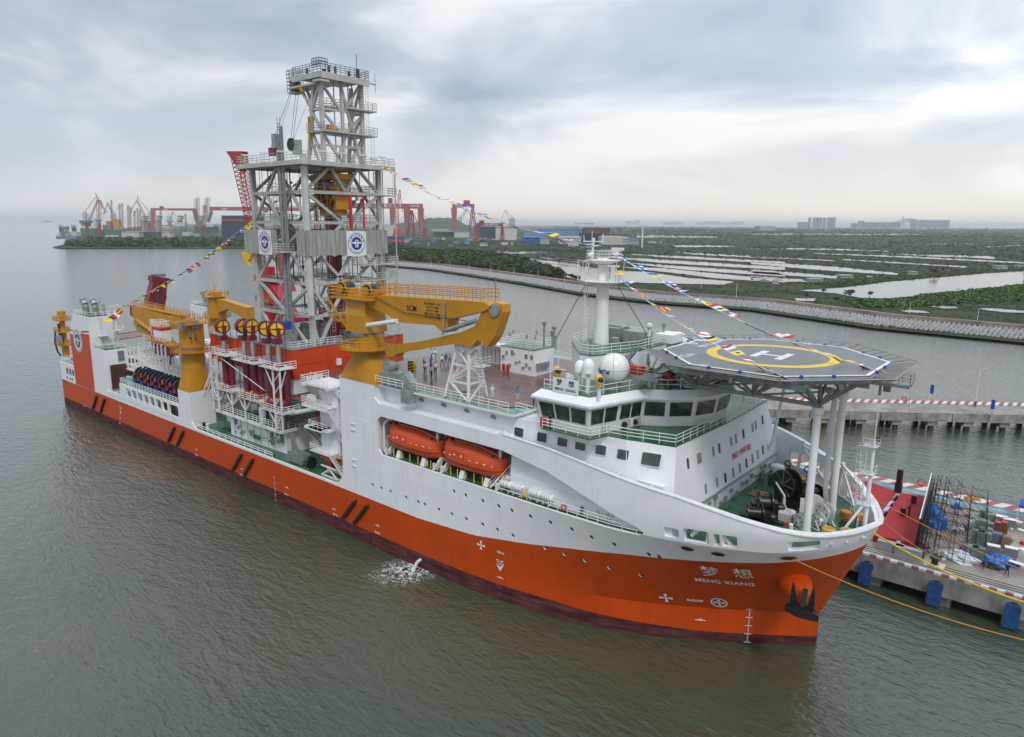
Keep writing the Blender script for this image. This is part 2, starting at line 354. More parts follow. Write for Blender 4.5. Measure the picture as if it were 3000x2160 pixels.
wins = [rrect(26.6+9.9+i*2.85, 26.6+9.9+i*2.85+2.15, 8.7, 10.5, 0.4) for i in range(7)]+[rrect(56.5, 60.3, 8.3, 10.5, 0.4)]
lbo = [(120.9, 14.3), (120.2, 15.0), (120.2, 19.1), (120.9, 19.8), (142.6, 19.7), (149.1, 18.7), (154.7, 17.0), (160.3, 15.25), (161.0, 14.8), (161.0, 14.5), (160.4, 14.3)]
rec = [(119.9, 24.0), (119.7, 22.2), (120.6, 21.5), (141.8, 21.5), (143.2, 22.2), (143.2, 25), (119.9, 25)]
fw = [rrect(163.1, 164.5, 14.85, 15.95, 0.12), rrect(164.95, 167.25, 14.75, 16.2, 0.15), rrect(167.65, 168.2, 14.75, 16.1, 0.1), rrect(168.4, 169.7, 14.75, 16.1, 0.15), rrect(173.6, 175.85, 14.7, 15.85, 0.15)]
ports = [(118.7, 9.4), (120.6, 9.4), (122.5, 9.4), (125.7, 9.4), (128.1, 9.4), (129.3, 9.4), (131.9, 9.4), (134.2, 9.4), (136.7, 9.45), (139.3, 9.45), (141.6, 9.4), (143.9, 9.3), (148.4, 9.0), (150.9, 8.9), (153.4, 8.8), (156.1, 8.5), (159.3, 8.2),
         (134.7, 12.6), (136.7, 12.6), (139.5, 12.6), (142.0, 12.6), (144.0, 12.6), (146.7, 12.6), (149.5, 12.65), (152.3, 12.6), (154.7, 12.3), (157.3, 12.15), (160.8, 11.7), (161.8, 11.6)]
def circ(cx, cz, r, n=12): return [(cx+r*math.cos(2*math.pi*i/n), cz+r*math.sin(2*math.pi*i/n)) for i in range(n)]
slots = [[(x, 7.55), (x+3.2, 7.55), (x+3.2, 7.68), (x, 7.68)] for x in [28+4*i for i in range(8)]+[67+4.2*i for i in range(8)]]
if True:
    hs = shell(-1)
    cut(hs, [[(stern, YA, YB)], [(a0, YA, YB), ], [(a1, YA, YB)], [(notch, YA, YB)], [(p, YA, YB) for p in wins], [(lbo, YA, YB)], [(rec, YA, YB)], [(p, -20, -4.8) for p in fw], [(p, YA, YB) for p in slots]+[(circ(x, z, 0.26), -20, -9) for x, z in ports if z > 0]])
    pass
    pass
    hs.data.transform(Matrix.Translation(-ship.location)); hs.parent = ship; hs.name = 'hull_side'
    hs.data.polygons.foreach_set('use_smooth', [True]*len(hs.data.polygons)); hs.data.set_sharp_from_angle(angle=rad(14))
    hq = shell(1)
    pn = [(-4, 25), (-4, 11.3), (7, 11.3), (7, 19.5), (10.4, 24.15), (19.3, 24.15), (19.3, 17.4), (26, 17.4), (26, 14), (112, 14), (112, 25)]
    pw = [rrect(165.6, 169.6, 15.3, 17.0, 0.3), rrect(170.0, 171.2, 15.1, 16.3, 0.3), rrect(173.9, 175.7, 14.8, 15.9, 0.25)]
    cut(hq, [[(pn, 9, 20)], [(lbo, 9, 20)], [(p, 3.5, 20) for p in pw]])
    pass
    pass
    hq.data.transform(Matrix.Translation(-ship.location)); hq.parent = ship; hq.name = 'hull_side.001'
    hq.data.polygons.foreach_set('use_smooth', [True]*len(hq.data.polygons)); hq.data.set_sharp_from_angle(angle=rad(14))
# portholes: dark glass discs set back in their openings
for x, z in ports:
    b = hb(x, z)-0.14; MB().lathe([(0.27, 0), (0.27, 0.05)], (x, -b, z), 12, 'y').build('porthole', GLASS, ship)
mb = MB().prism([(-2.45, -3), (-2.45, 11.3), (-2.1, 11.3), (-2.1, -3)], 'y', -16.05, 16.05); mb.build('transom', ORANGE, ship)
# rubbing strips (diagonal black fenders)
for x in (16.7, 21.2, 55.2, 58.9, 80.1, 83.9, 111.7, 114.4):
    mb = MB().beam((x, -16.6, 2.5), (x+3.1, -16.6, 5.9), 0.55, 0.42); mb.beam((x+3.1, -16.55, 5.9), (x+3.35, -16.45, 6.15), 0.5, 0.4, 0.35, 0.2); mb.build('fender_strip', BLACK, ship)
# knuckle/rub line in the white belt

# ------------------------------------------------------------ decks
def deck_poly(x0, x1, z, n=40, inset=0.3):
    z = 13.6; inset = 0.45
    xs = [x0+(x1-x0)*math.sin(math.pi/2*i/n) for i in range(n+1)]
    return [(x, -(max(0.02, hb(min(x, 179.2), z)-inset))) for x in xs]+[(x, max(0.02, hb(min(x, 179.2), z)-inset)) for x in reversed(xs)]
MB().box(-2.3, 112.3, -16.1, 16.1, 7.0, 7.3).build('main_deck', GREEN, ship)
MB().prism(deck_poly(112.3, 178.5, 14.4), 'z', 14.0, 14.38).build('forecastle_deck', GREEN, ship)
MB().box(-2.2, 7.2, -16.1, 16.1, 11.0, 11.25).build('stern_deck', GREEN, ship)
MB().box(119.5, 144, -15.95, 15.95, 23.8, 24.06).box(112.6, 119.6, -16.0, 16.0, 23.9, 24.07).build('upper_deck_plating', WHITE, ship); MB().box(119.5, 143.9, -15.85, 15.85, 24.06, 24.09).build('upper_deck_paint', mat('pale wet green deck', (.10, .24, .17), .15, var=.3, scale=.4), ship)
MB().box(110.5, 140.6, -14.6, 14.6, 24.12, 24.2).prism([(140.6, -14.6), (147.0, -9.5), (147.0, 14.6), (140.6, 14.6)], 'z', 24.12, 24.2).build('wooden_deck', BROWN, ship)
# structure under the upper deck
MB().box(112.6, 119.9, -16.05, 16.05, 14.0, 23.9).build('deckhouse_block', WHITE, ship)
MB().box(119.7, 143.6, -14.6, 14.6, 19.6, 23.85).box(119.7, 143.6, -15.9, 15.9, 20.0, 21.45).build('upper_deckhouse', WHITE, ship)
MB().box(119.9, 143.3, -9.8, 9.8, 14.1, 19.7).prism([(143.3, -9.6), (143.4, -12.9), (150.8, -13.2), (151.0, -13.7), (162.3, -14.4), (162.3, 14.2), (143.3, 14.2)], 'z', 14.3, 19.6).build('inner_wall', WHITE, ship)
# ------------------------------------------------------------ water
def water_mat():
    m = D.materials.new('river water'); m.use_nodes = True; t = m.node_tree; b = t.nodes['Principled BSDF']; NN = t.nodes; LL = t.links
    g = NN.new('ShaderNodeNewGeometry'); cd = NN.new('ShaderNodeCameraData')
    n0 = NN.new('ShaderNodeTexNoise'); n0.inputs['Scale'].default_value = 0.022; n0.inputs['Detail'].default_value = 3; LL.new(g.outputs['Position'], n0.inputs['Vector'])
    r = NN.new('ShaderNodeValToRGB'); e = r.color_ramp.elements; e[0].position = 0.38; e[0].color = (0.032, 0.058, 0.036, 1); e[1].position = 0.66; e[1].color = (0.062, 0.070, 0.040, 1)
    LL.new(n0.outputs['Fac'], r.inputs[0]); LL.new(r.outputs[0], b.inputs['Base Color'])
    b.inputs['Roughness'].default_value = 0.12; b.inputs['Coat Weight'].default_value = 1.0; b.inputs['Coat Roughness'].default_value = 0.1; b.inputs['Coat IOR'].default_value = 1.4; b.inputs['IOR'].default_value = 1.42
    mp = NN.new('ShaderNodeMapping'); mp.inputs['Rotation'].default_value = (0, 0, rad(28)); mp.inputs['Scale'].default_value = (1, 2.3, 1); LL.new(g.outputs['Position'], mp.inputs[0])
    hs = None
    for sc_, am, de in ((0.10, 0.55, 2), (0.42, 0.55, 4), (1.2, 0.30, 4)):
        n = NN.new('ShaderNodeTexNoise'); n.inputs['Scale'].default_value = sc_; n.inputs['Detail'].default_value = de; n.inputs['Distortion'].default_value = 0.4; LL.new(mp.outputs[0], n.inputs['Vector'])
        k = NN.new('ShaderNodeMath'); k.operation = 'MULTIPLY'; k.inputs[1].default_value = am; LL.new(n.outputs['Fac'], k.inputs[0])
        if hs is None: hs = k
        else:
            a = NN.new('ShaderNodeMath'); a.operation = 'ADD'; LL.new(hs.outputs[0], a.inputs[0]); LL.new(k.outputs[0], a.inputs[1]); hs = a
    bp = NN.new('ShaderNodeBump'); bp.inputs['Distance'].default_value = 0.58; bp.inputs['Strength'].default_value = 0.8; LL.new(hs.outputs[0], bp.inputs['Height']); LL.new(bp.outputs[0], b.inputs['Normal']); LL.new(bp.outputs[0], b.inputs['Coat Normal'])
    return m
WATER = water_mat()
S_ = 60000
o = MB().add([(-S_, -S_, 0), (S_, -S_, 0), (S_, S_, 0), (-S_, S_, 0)], [(0, 1, 2, 3)]).build('water', WATER); tag(o, kind='structure')
# ------------------------------------------------------------ superstructure
def lerp3(a, b, t): return tuple(a[i]+(b[i]-a[i])*t for i in range(3))
bot = [(143.2, -15.5), (163.7, -14.8), (163.7, 14.8), (143.2, 15.5)]
top = [(143.2, -14.9), (157.5, -13.75), (162.5, -12.45), (162.5, 0), (162.5, 12.45), (157.5, 13.75), (143.2, 14.9)]
b2 = [(143.2, -15.5), (158.5, -15.0), (163.7, -14.8), (163.7, 0), (163.7, 14.8), (158.5, 15.0), (143.2, 15.5)]
mb = MB().loft([[(x, y, 14.4) for x, y in b2], [(x, y, 16.5) for x, y in b2], [(x, y, 23.4) for x, y in top]]); mb.build('front_house', WHITE, ship)
def sidey(x, z):     # y of the sloped side wall
    t = (z-16.5)/6.9; yb = -np.interp(x, [143.2, 158.5, 163.7], [15.5, 15.0, 14.8]); yt = -np.interp(x, [143.2, 157.5, 162.5], [14.9, 13.75, 12.45]); return yb+(yt-yb)*t
def frontx(z): return 163.72-1.2*(z-16.5)/6.9
for i, x in enumerate((144.0, 147.2, 149.9, 152.2, 154.7, 157.3, 160.3)):
    w = 0.62 if i < 6 else 0.95; h = 0.5 if i < 6 else 0.62
    def P(px, pz, o): return (px, sidey(px, pz)-o, pz)
    rr = rrect(x-w, x+w, 21.85-h, 21.85+h, 0.12, 2); fr = rrect(x-w-.09, x+w+.09, 21.76-h, 21.94+h, 0.15, 2)
    f = MB().add([P(a, b, .03) for a, b in fr]+[P(a, b, -.1) for a, b in fr], [tuple(range(len(fr)))]+[(k, (k+1) % len(fr), (k+1) % len(fr)+len(fr), k+len(fr)) for k in range(len(fr))]).build('window', WHITE2, ship)
    MB().add([P(a, b, .05) for a, b in rr]+[P(a, b, -.1) for a, b in rr], [tuple(range(len(rr)))]+[(k, (k+1) % len(rr), (k+1) % len(rr)+len(rr), k+len(rr)) for k in range(len(rr))]).build('pane', GLASS, f)
zz6 = z_of((1600, 1150), 3.489)
pw1 = [(1447, 725), (1562, 672), (1707, 602), (1768, 570), (1890, 500), (1938, 472), (2014, 424), (2108, 360), (2141, 334), (2209, 279)]
pw2 = [(1640, 987), (1755, 922), (1840, 873), (1921, 820), (1988, 773), (2055, 724), (2117, 681), (2170, 634), (2222, 590)]
for i, (a, b) in enumerate(pw1+pw2):
    q = aX(*zz6(a, b), 163.1); q = aX(*zz6(a, b), frontx(q.z)); w = 0.2 if i != 1 else .5; h = 0.55
    rr = rrect(q.y-w, q.y+w, q.z-h, q.z+h, 0.1, 2)
    MB().add([(frontx(z)+.04, y, z) for y, z in rr]+[(frontx(z)-.1, y, z) for y, z in rr], [tuple(reversed(range(len(rr))))]+[(k, (k+1) % len(rr), (k+1) % len(rr)+len(rr), k+len(rr)) for k in range(len(rr))]).build('window', MIDG if i % 3 else GLASS, ship)
ia, ib = aX(2141.7, 1345, 163.2), aX(2196, 1302, 163.2); ln = (ib-ia).length; qa = (ia+ib)/2
text('IMO : 9947108', 1.25, RED, lambda u, v: (frontx(qa.z+.55*v)+0.13, qa.y+u*ln/8.0, qa.z+.75*v), 'registration_number', ship, bold=.03)
mb = MB()
mb.box(163.7, 163.95, -12, 13.5, 16.35, 16.5)
for q, w, h in ((aX(2153, 1465, 163.8), .6, .8), (aX(2230, 1395, 163.8), .5, .7)):
    mb.box(163.8, 163.98, q.y-w, q.y+w, q.z-h, q.z+h)
mb.build('louvre', GALV, ship)
mb = MB()
for k in range(16):
    y = -11+1.5*k+R.uniform(-.3, .3); z = 15.2+R.uniform(-.5, .8); mb.cbox((163.95, y, z), .25, R.uniform(.2, .5), R.uniform(.2, .6)); mb.tube((163.9, y, 14.5), (163.9, y, z), .04, n=4)
mb.each('wall_fitting', GALV, ship)
# wall behind the wing: struts to the top rail of the sweeping bulwark, capping rail
mb = MB()
for x in (144.2, 148.7, 153.6, 157.6, 161.3): 
    z = tab(x, ZT)-0.3; mb.beam((x, -hb(x, z)+.2, z), (x-0.3, sidey(min(x, 162), max(17, z-0.2))+.1, z-0.1), .22, .28)
mb.each('bulwark_strut', WHITE2, ship)
mb = MB(); pts = []
for sg in (-1, 1):
    for i in range(61):
        u = -0.0+i/60; x = 142.7+(179.5-142.7)*math.sin(math.pi/2*u) ; z = tab(x, ZT); pts.append((x, sg*(hb(min(x, 179.55), z)-.15), z+.03))
    mb.cur = 0; [mb.beam(a, b, .42, .1) for a, b in zip(pts[:-1], pts[1:])]; pts = []
mb.build('bulwark_capping', WHITE2, ship)
mb = MB()      # stiffeners inside the port bulwark and at the bow
for sg in (1, -1):
    for i in range(15):
        x = 165.2+i*.95; z = tab(x, ZT)-.15; b = hb(x, z)-.35; b2_ = hb(x, 14.5)-.35
        if b > 1.2 and not (sg < 0 and (x < 170.2 or 173.5 < x < 176)) and not (sg > 0 and 165.4 < x < 171.4): mb.beam((x, sg*b, z), (x, sg*(b2_-.0), 14.4), .1, .3); mb.beam((x, sg*(b-.05), z-.8), (x, sg*(b2_-.9), 14.4), .14, .14)
mb.build('bulwark_stay', WHITE2, ship)
# bridge deck with green paint, wing platforms, rails
plat = [(148.2, -16.3), (154.7, -16.3), (155.3, -13.9), (157.5, -13.7), (162.5, -12.5), (162.85, 0), (162.5, 12.5), (157.5, 13.7), (155.3, 13.9), (154.7, 16.3), (148.2, 16.3)]
MB().prism(plat, 'z', 23.38, 23.5).build('bridge_deck', GREEN, ship)
MB().loft([[(149.5, -15.0, 22.4), (154.2, -15.0, 22.4), (154.9, -13.6, 22.4), (149.5, -13.6, 22.4)], [(148.2, -16.3, 23.38), (154.7, -16.3, 23.38), (155.3, -13.7, 23.38), (148.2, -13.7, 23.38)]]).build('bridge_wing_bracket', WHITE, ship)
mb = MB().rail([(148.3, -16.2, 23.5), (154.6, -16.2, 23.5), (155.3, -13.8, 23.5), (157.5, -13.6, 23.5), (162.4, -12.4, 23.5), (162.75, 0, 23.5), (162.4, 12.4, 23.5), (157.5, 13.6, 23.5)], 1.1, 3, 1.5, .045); mb.build('bridge_deck_railing', WHITE2, ship)
# wheelhouse
hf = [(147.6, -15.4), (153.8, -15.4), (154.9, -11.6), (155.9, -8.1), (158.3, -6.7), (160.4, -4.6), (161.6, -1.7)]
pl = hf+[(x, -y) for x, y in reversed(hf)]
def offs(P, d):
    n = len(P); o = []
    for i in range(n):
        a = Vector(P[i-1]); b = Vector(P[i]); c = Vector(P[(i+1) % n]); e1 = (b-a).normalized(); e2 = (c-b).normalized()
        n1 = Vector((e1.y, -e1.x)); n2 = Vector((e2.y, -e2.x)); m_ = (n1+n2).normalized(); k = d/max(.35, m_.dot(n1)); o.append((b.x+m_.x*k, b.y+m_.y*k))
    return o
o0, o1, o2, o3 = pl, offs(pl, 0.12), offs(pl, 0.55), offs(pl, 0.9)
br_ = empty('x', (0, 0, 0)); D.objects.remove(br_)
wheel = MB().loft([[(x, y, 23.5) for x, y in o0], [(x, y, 24.55) for x, y in o1], [(x, y, 26.75) for x, y in o2]]); wheel = wheel.build('wheelhouse', WHITE, ship)
MB().loft([[(x, y, 26.7) for x, y in o3], [(x, y, 26.95) for x, y in o3], [(x, y, 27.65) for x, y in offs(pl, .1)]]).build('roof', WHITE, wheel)
MB().prism(offs(pl, -.02), 'z', 27.6, 27.7).build('roof_deck', GREEN, wheel)
def wallwin(i, t0, t1, n, z0=24.7, z1=26.35):
    a, b = o1[i], o1[(i+1) % len(o1)]; c, d = o2[i], o2[(i+1) % len(o2)]
    def P(t, z, o):
        s = (z-24.55)/2.2; x = (a[0]+(b[0]-a[0])*t)*(1-s)+(c[0]+(d[0]-c[0])*t)*s; y = (a[1]+(b[1]-a[1])*t)*(1-s)+(c[1]+(d[1]-c[1])*t)*s
        e = Vector((b[0]-a[0], b[1]-a[1])).normalized(); return (x+e.y*o, y-e.x*o, z-.2*o)
    ln = math.hypot(b[0]-a[0], b[1]-a[1])
    for k in range(n):
        u0 = t0+(t1-t0)*(k+.06)/n; u1 = t0+(t1-t0)*(k+.94)/n; g_ = .07/ln
        fr = MB().add([P(u0-g_, z0-.07, .02), P(u1+g_, z0-.07, .02), P(u1+g_, z1+.07, .02), P(u0-g_, z1+.07, .02)], [(0, 1, 2, 3)]).build('window', WHITE2, wheel)
        MB().add([P(u0, z0, .05), P(u1, z0, .05), P(u1, z1, .05), P(u0, z1, .05)], [(0, 1, 2, 3)]).build('pane', GLASS, fr)
for i, n in ((0, 3), (1, 2), (2, 2), (3, 1), (4, 1), (5, 1), (6, 2), (7, 1), (8, 1), (9, 1), (10, 2)): wallwin(i, .04, .96, n)
mb = MB()
for i in (2, 3, 4, 5, 6, 7, 8):
    a, b = o2[i], o2[i+1]; mb.beam((a[0]*.94+b[0]*.06, a[1]*.94+b[1]*.06, 26.6), (a[0]*.06+b[0]*.94, a[1]*.06+b[1]*.94, 26.6), .22, .16)
mb.build('window_wash_pipe', WHITE2, wheel)
ri = offs(pl, -.15)
mb = MB().rail([(x, y, 27.7) for x, y in ri[:7]]+[(ri[7][0], ri[7][1], 27.7)]+[(x, y, 27.7) for x, y in ri[8:14]], 1.05, 2, 1.6, .04); mb.build('roof_railing', WHITE2, wheel)
nb = empty('ship_name_board', (151, -15.55, 27.7), 'white board with black ship name on the bridge roof edge', 'sign')
MB().box(149.2, 152.5, -15.62, -15.52, 27.7, 29.25).build('board', WHITE, nb)
text('梦    想', .75, BLACK, lambda u, v: (150.85+u, -15.65, 28.75+v), 'lettering', nb, bold=.01)
text('MENG  XIANG', .42, BLACK, lambda u, v: (150.85+u, -15.65, 28.05+v), 'lettering', nb, bold=.008)
# second house on top, mast house
h2 = [(142.2, -2.2), (144.2, -4.6), (147.5, -8.1), (149.3, -8.2), (151.6, -1.5), (151.6, 8.3), (142.2, 8.3)]
MB().loft([[(x, y, 24.1) for x, y in h2], [(x, y, 30.5) for x, y in h2]]).build('mast_house', WHITE, ship)
MB().prism(offs(h2, .05), 'z', 30.5, 30.6).build('mast_house_deck', GREEN, ship)
MB().rail([(x, y, 30.6) for x, y in offs(h2, -.1)], 1.1, 3, 1.5, .04, closed=True).build('mast_house_railing', WHITE2, ship)
for (x0, x1, y0, y1, z0, h, m_, nm) in ((143.6, 146.2, 2.0, 5.2, 30.6, 1.7, GALV, 'ventilation_box'), (147.0, 149.8, 2.4, 5, 30.6, 1.5, GALV, 'ventilation_box'), (150, 152.5, 5.2, 8.2, 30.6, 1.1, WHITE, 'locker'), (147.2, 148.1, -1.0, -.2, 30.6, 1.0, GALV, 'air_unit')):
    MB().box(x0, x1, y0, y1, z0, z0+h).build(nm, m_, ship)
for (x, y, r, z) in ((144.4, 3.6, .5, 32.3), (145.4, 3.6, .5, 32.3)): MB().lathe([(r, 0), (r, .12)], (x, y, z), 14).build('fan', STEEL, ship)
# aft part of the high deck: port side house
dh = empty('deck_cabin', (130, 3.5, 24.2), 'white windowless deck cabin with roof lamps beside the group of visitors on the wooden deck', 'cabin')
MB().box(127, 133.3, 1.4, 6.0, 24.2, 27.9).build('wall', WHITE, dh)
MB().box(126.95, 133.35, 1.35, 6.05, 27.9, 27.98).build('roof', GREEN, dh)
MB().rail([(127, 1.4, 28), (133.3, 1.4, 28), (133.3, 6, 28), (127, 6, 28)], 1.05, 3, 1.4, .035, closed=True).build('roof_railing', WHITE2, dh)
for x in (127.5, 128.3): MB().box(x, x+.4, 1.15, 1.38, 24.3, 25.3).build('fire_locker', RED, dh)
for x, z in ((129.0, 26.9), (131.6, 26.6), (132.6, 26.6)): MB().box(x, x+.45, 1.33, 1.4, z, z+.6).build('louvre', STEEL, dh)
mb = MB()
for k in range(9): x = 127.6+k*.62; mb.cbox((x, 1.3, 25+R.uniform(0, 2)), R.uniform(.2, .5), .16, R.uniform(.2, .5))
mb.each('wall_fitting', GALV, dh)
for k in range(3): x = 133.45; MB().cbox((133.5, 2.2+k*.95, 25.1), .35, .8, .9).build('air_unit', GALV, dh)
for x, y in ((127.2, 4), (128.6, 1.6), (130.2, 5.8), (131.7, 1.6), (133.1, 1.8), (133.1, 5.6)):
    l_ = MB().tube((x, y, 28), (x, y, 30), .04, n=5).build('lamp_post', WHITE2, dh); MB().beam((x, y, 30), (x+.3, y-.35, 29.7), .32, .18).build('lamp_head', STEEL, l_)
MB().tube((129.9, 5.6, 28), (129.9, 5.6, 33), .03, n=5).build('aerial', WHITE2, dh)
ct = empty('storage_container', (122, 6, 24.2), 'pale grey container with double doors behind the white lattice crane rest', 'container')
MB().box(119.6, 126.6, 4.6, 7.2, 24.2, 26.8).build('body', WHITE, ct); mb = MB()
for k in range(8): mb.box(119.9+k*.82, 119.95+k*.82, 4.53, 4.6, 24.4, 26.6)
mb.build('door_bars', MIDG, ct)
MB().box(119, 127, 3.0, 4.4, 27.3, 27.55).box(119, 119.2, 3.0, 3.2, 24.2, 27.4).box(126.6, 126.8, 3.0, 3.2, 24.2, 27.4).box(119.4, 126.9, 4.4, 7.4, 26.82, 27.0).build('pipe_gantry', WHITE2, ship)
MB().rail([(121, 14.8, 24.2), (148, 14.8, 24.2)], 1.1, 3, 1.8, .04).rail([(112.8, 15.8, 24.2), (121, 15.8, 24.2)], 1.1, 3, 1.8, .04).build('port_railing', WHITE2, ship)
MB().rail([(121.3, -15.7, 24.15), (143, -15.7, 24.15)], 1.1, 3, 1.6, .045).rail([(143.2, -14.6, 24.1), (148, -14.4, 23.8)], 1.1, 3, 1.6, .045).build('upper_deck_railing', WHITE2, ship)
# galley duct and exhaust beside the yellow crane
gd = MB().box(120.8, 125.9, -16.1, -14.4, 24.2, 26.0); gd = gd.build('exhaust_duct', GALV, ship)
MB().loft([[(125.6, -16.25, 24.2), (127.2, -16.25, 24.2), (127.2, -15, 24.2), (125.6, -15, 24.2)], [(125.3, -16.25, 25.3), (126.9, -16.25, 25.3), (126.9, -15, 25.3), (125.3, -15, 25.3)], [(124.6, -16.2, 26.2), (125.6, -16.2, 26.5), (125.6, -15, 26.5), (124.6, -15, 26.2)]]).box(125.7, 127.2, -16.9, -15.6, 22.6, 24.2).build('duct_elbow', GALV, gd)
MB().lathe([(.75, -.8), (.75, .8)], (121.6, -14.9, 26.6), 16, 'y').build('duct_drum', GALV, gd)
MB().rail([(119.9, -16.25, 24.2), (125.4, -16.25, 24.2)], 1.1, 3, 1.5, .045).build('duct_railing', WHITE2, ship)
# floodlights on the recessed wall
for x in (127.3, 131.4, 135.4, 139.8): MB().beam((x-.35, -14.75, 22.9), (x+.35, -14.75, 22.75), .22, .3).tube((x, -14.6, 23), (x, -14.8, 22.8), .05, n=5).build('floodlight', MIDG, ship)
# shell door outline
mb = MB(); dr = [(116.2, 11.2), (116.2, 19.4), (118.6, 19.4), (118.6, 11.2)]
MB().prism([(114.6, 10.6), (114.6, 18.6), (118.6, 18.6), (118.6, 10.6)], 'y', -16.43, -16.3).build('shell_door', WHITE, ship)
for z in (17.6, 16.7, 12.2, 11.3): MB().beam((114.4, -16.5, z), (115.3, -16.5, z), .12, .16).build('hinge', WHITE2, ship)
# ------------------------------------------------------------ marks on the hull
def hmap(x0, z0, sh=0.0, o=0.10):
    def fn(u, v):
        z = z0+v; x = x0+u+sh*v; return (x, -hb(min(x, 179), z)-o-(-.04 if x < 140 else .05 if x < 150 else .2), z)
    return fn
# text baseline follows the sheer of the bow
def txt(body, size, px, py, m=PWHITE, **k):
    q = onhull(px, py); return text(body, size, m, hmap(q.x, q.z), 'hull_lettering', ship, **k)
txt('梦', 1.75, 2084, 1674, bold=.005); txt('想', 1.75, 2181, 1680, bold=.005)
txt('MENG XIANG', .80, 2125, 1704, bold=.015, sx=1.0, spacing=1.08)
txt('TUG', .95, 1467, 1648, bold=.01, sx=.6); txt('BHD196', .42, 1469, 1619, bold=.01, sx=.7); txt('BHD229', .42, 2040, 1757, bold=.02)
txt('TUG', .85, 354, 1196, bold=.01, sx=.6)
for s_, px, py in (('BHD148', 983, 1508), ('BHD163', 1107, 1561), ('BHD62', 576, 1333), ('BHD84', 708, 1391), ('BHD111', 840, 1449), ('BHD30', 352, 1239), ('BHD16', 249, 1190)): txt(s_, .42, px, py, bold=.01, sx=.75)
def patch(pts2, x0, z0, nm='hull_mark'):
    f = hmap(x0, z0); MB().add([f(a, b) for a, b in pts2], [tuple(range(len(pts2)))]).build(nm, PWHITE, ship)
def cross(px, py, s, nm='thruster_mark'):
    q = onhull(px, py); mb = MB(); f = hmap(q.x, q.z)
    for a in range(4):
        t = a*math.pi/2; c, n_ = math.cos(t), math.sin(t)
        mb.add([f(u*c-v*n_, u*n_+v*c) for u, v in ((.05*s, -.07*s), (s, -.3*s), (s, .3*s), (.05*s, .07*s))], [(0, 1, 2, 3)])
    mb.build(nm, PWHITE, ship)
cross(1410, 1597, .6); cross(1955, 1749, .62)
q = onhull(2110, 1763); f = hmap(q.x, q.z); mb = MB()
for a in range(24):
    t, t2 = a*math.pi/12, (a+1)*math.pi/12; mb.add([f(.62*math.cos(t), .62*math.sin(t)), f(.75*math.cos(t), .75*math.sin(t)), f(.75*math.cos(t2), .75*math.sin(t2)), f(.62*math.cos(t2), .62*math.sin(t2))], [(0, 1, 2, 3)])
mb.build('thruster_mark', PWHITE, ship); cross(2110, 1763, .5)
q = onhull(1467, 1662); patch([(-.52, .3), (0, -.5), (.52, .3), (.2, .3), (0, .08), (-.2, .3)], q.x, q.z)
q = onhull(354, 1208); patch([(-.45, .3), (0, -.5), (.45, .3), (.2, .3), (0, .08), (-.2, .3)], q.x, q.z)
for px, py in ((1107, 1541), (1468, 1693), (2055, 1815), (842, 1430), (709, 1375), (576, 1318), (353, 1226), (980, 1493)):
    q = onhull(px, py); patch([(-.5, 0), (.5, 0), (.5, .07), (.15, .1), (.1, .2), (-.1, .2), (-.15, .1), (-.5, .07)], q.x, q.z)
mb = MB(); f = hmap(168.4, 0)     # draught marks at the bow and amidships
for k in range(22):
    z = .25+k*.2
    for xx, w in ((168.6, .06 if k % 5 else .3), (93.3, .05 if k % 5 else .25)):
        ff = hmap(xx, z); mb.add([ff(-w, 0), ff(w, 0), ff(w, .09), ff(-w, .09)], [(0, 1, 2, 3)])
mb.build('draught_marks', PWHITE, ship)
# hawse pipes: dark ovals with a raised lip
for px, py in ((2018, 1605), (2108, 1621), (2314, 1633), (2333, 1633)):
    q = onhull(px, py) if px != 2333 else None
    if q is None: continue
    for nm, r_, o_, m_ in (('fairlead', 1.0, .10, WHITE2), ('fairlead_hole', .84, .15, BLACK)):
        f = hmap(q.x, q.z, o=o_); MB().add([f(r_*.72*math.cos(a*math.pi/10), r_*.36*math.sin(a*math.pi/10)) for a in range(20)], [tuple(range(20))]).build(nm, m_, ship)
# anchor pocket (bolster) and anchor
ab = empty('bow_anchor', (172.3, -8, 6), 'black stockless anchor housed in the orange bolster under the bow', 'anchor')
def bolster():
    a = onhull(2290, 1740); prof = []
    # rings run from the hull outwards/downwards
    R_ = []
    c0 = onhull(2318, 1708); c0.y += .6; c1 = aY(2343, 1752, -8.6)
    ax = (c1-c0).normalized()
    for t, r in ((-.4, 1.5), (-.1, 1.75), (.15, 1.8), (.4, 1.68), (.65, 1.35), (.85, 1.0), (.92, .9)):
        c = c0.lerp(c1, t); p, q, u, v = MB()._fr(c, c+ax); R_.append([c+u*(r*math.cos(k*math.pi/12))+v*(r*.8*math.sin(k*math.pi/12)) for k in range(24)])
    MB().loft(R_).build('anchor_bolster', ORANGE, ship, smooth=50); return c1, ax
c1, ax = bolster()
s = aY(2352, 1764, -9.2)
def A(x, y, z): return (s.x+x*.95, s.y+y, s.z+z)
MB().beam(A(0, .5, 1.2), A(0, -.05, -.5), .5, .4).build('shank', BLACK, ab)
for sg in (-1, 1):
    MB().loft([[A(sg*.75-.32, -.15, -1.0), A(sg*.75+.32, -.15, -1.0), A(sg*.75+.32, .35, -1.0), A(sg*.75-.32, .35, -1.0)], [A(sg*.9-.3, -.35, .2), A(sg*.9+.3, -.35, .2), A(sg*.9+.3, -.05, .2), A(sg*.9-.3, -.05, .2)], [A(sg*1.0-.06, -.35, 1.9), A(sg*1.0+.06, -.35, 1.9), A(sg*1.0+.06, -.25, 1.9), A(sg*1.0-.06, -.25, 1.9)]]).build('fluke', BLACK, ab)
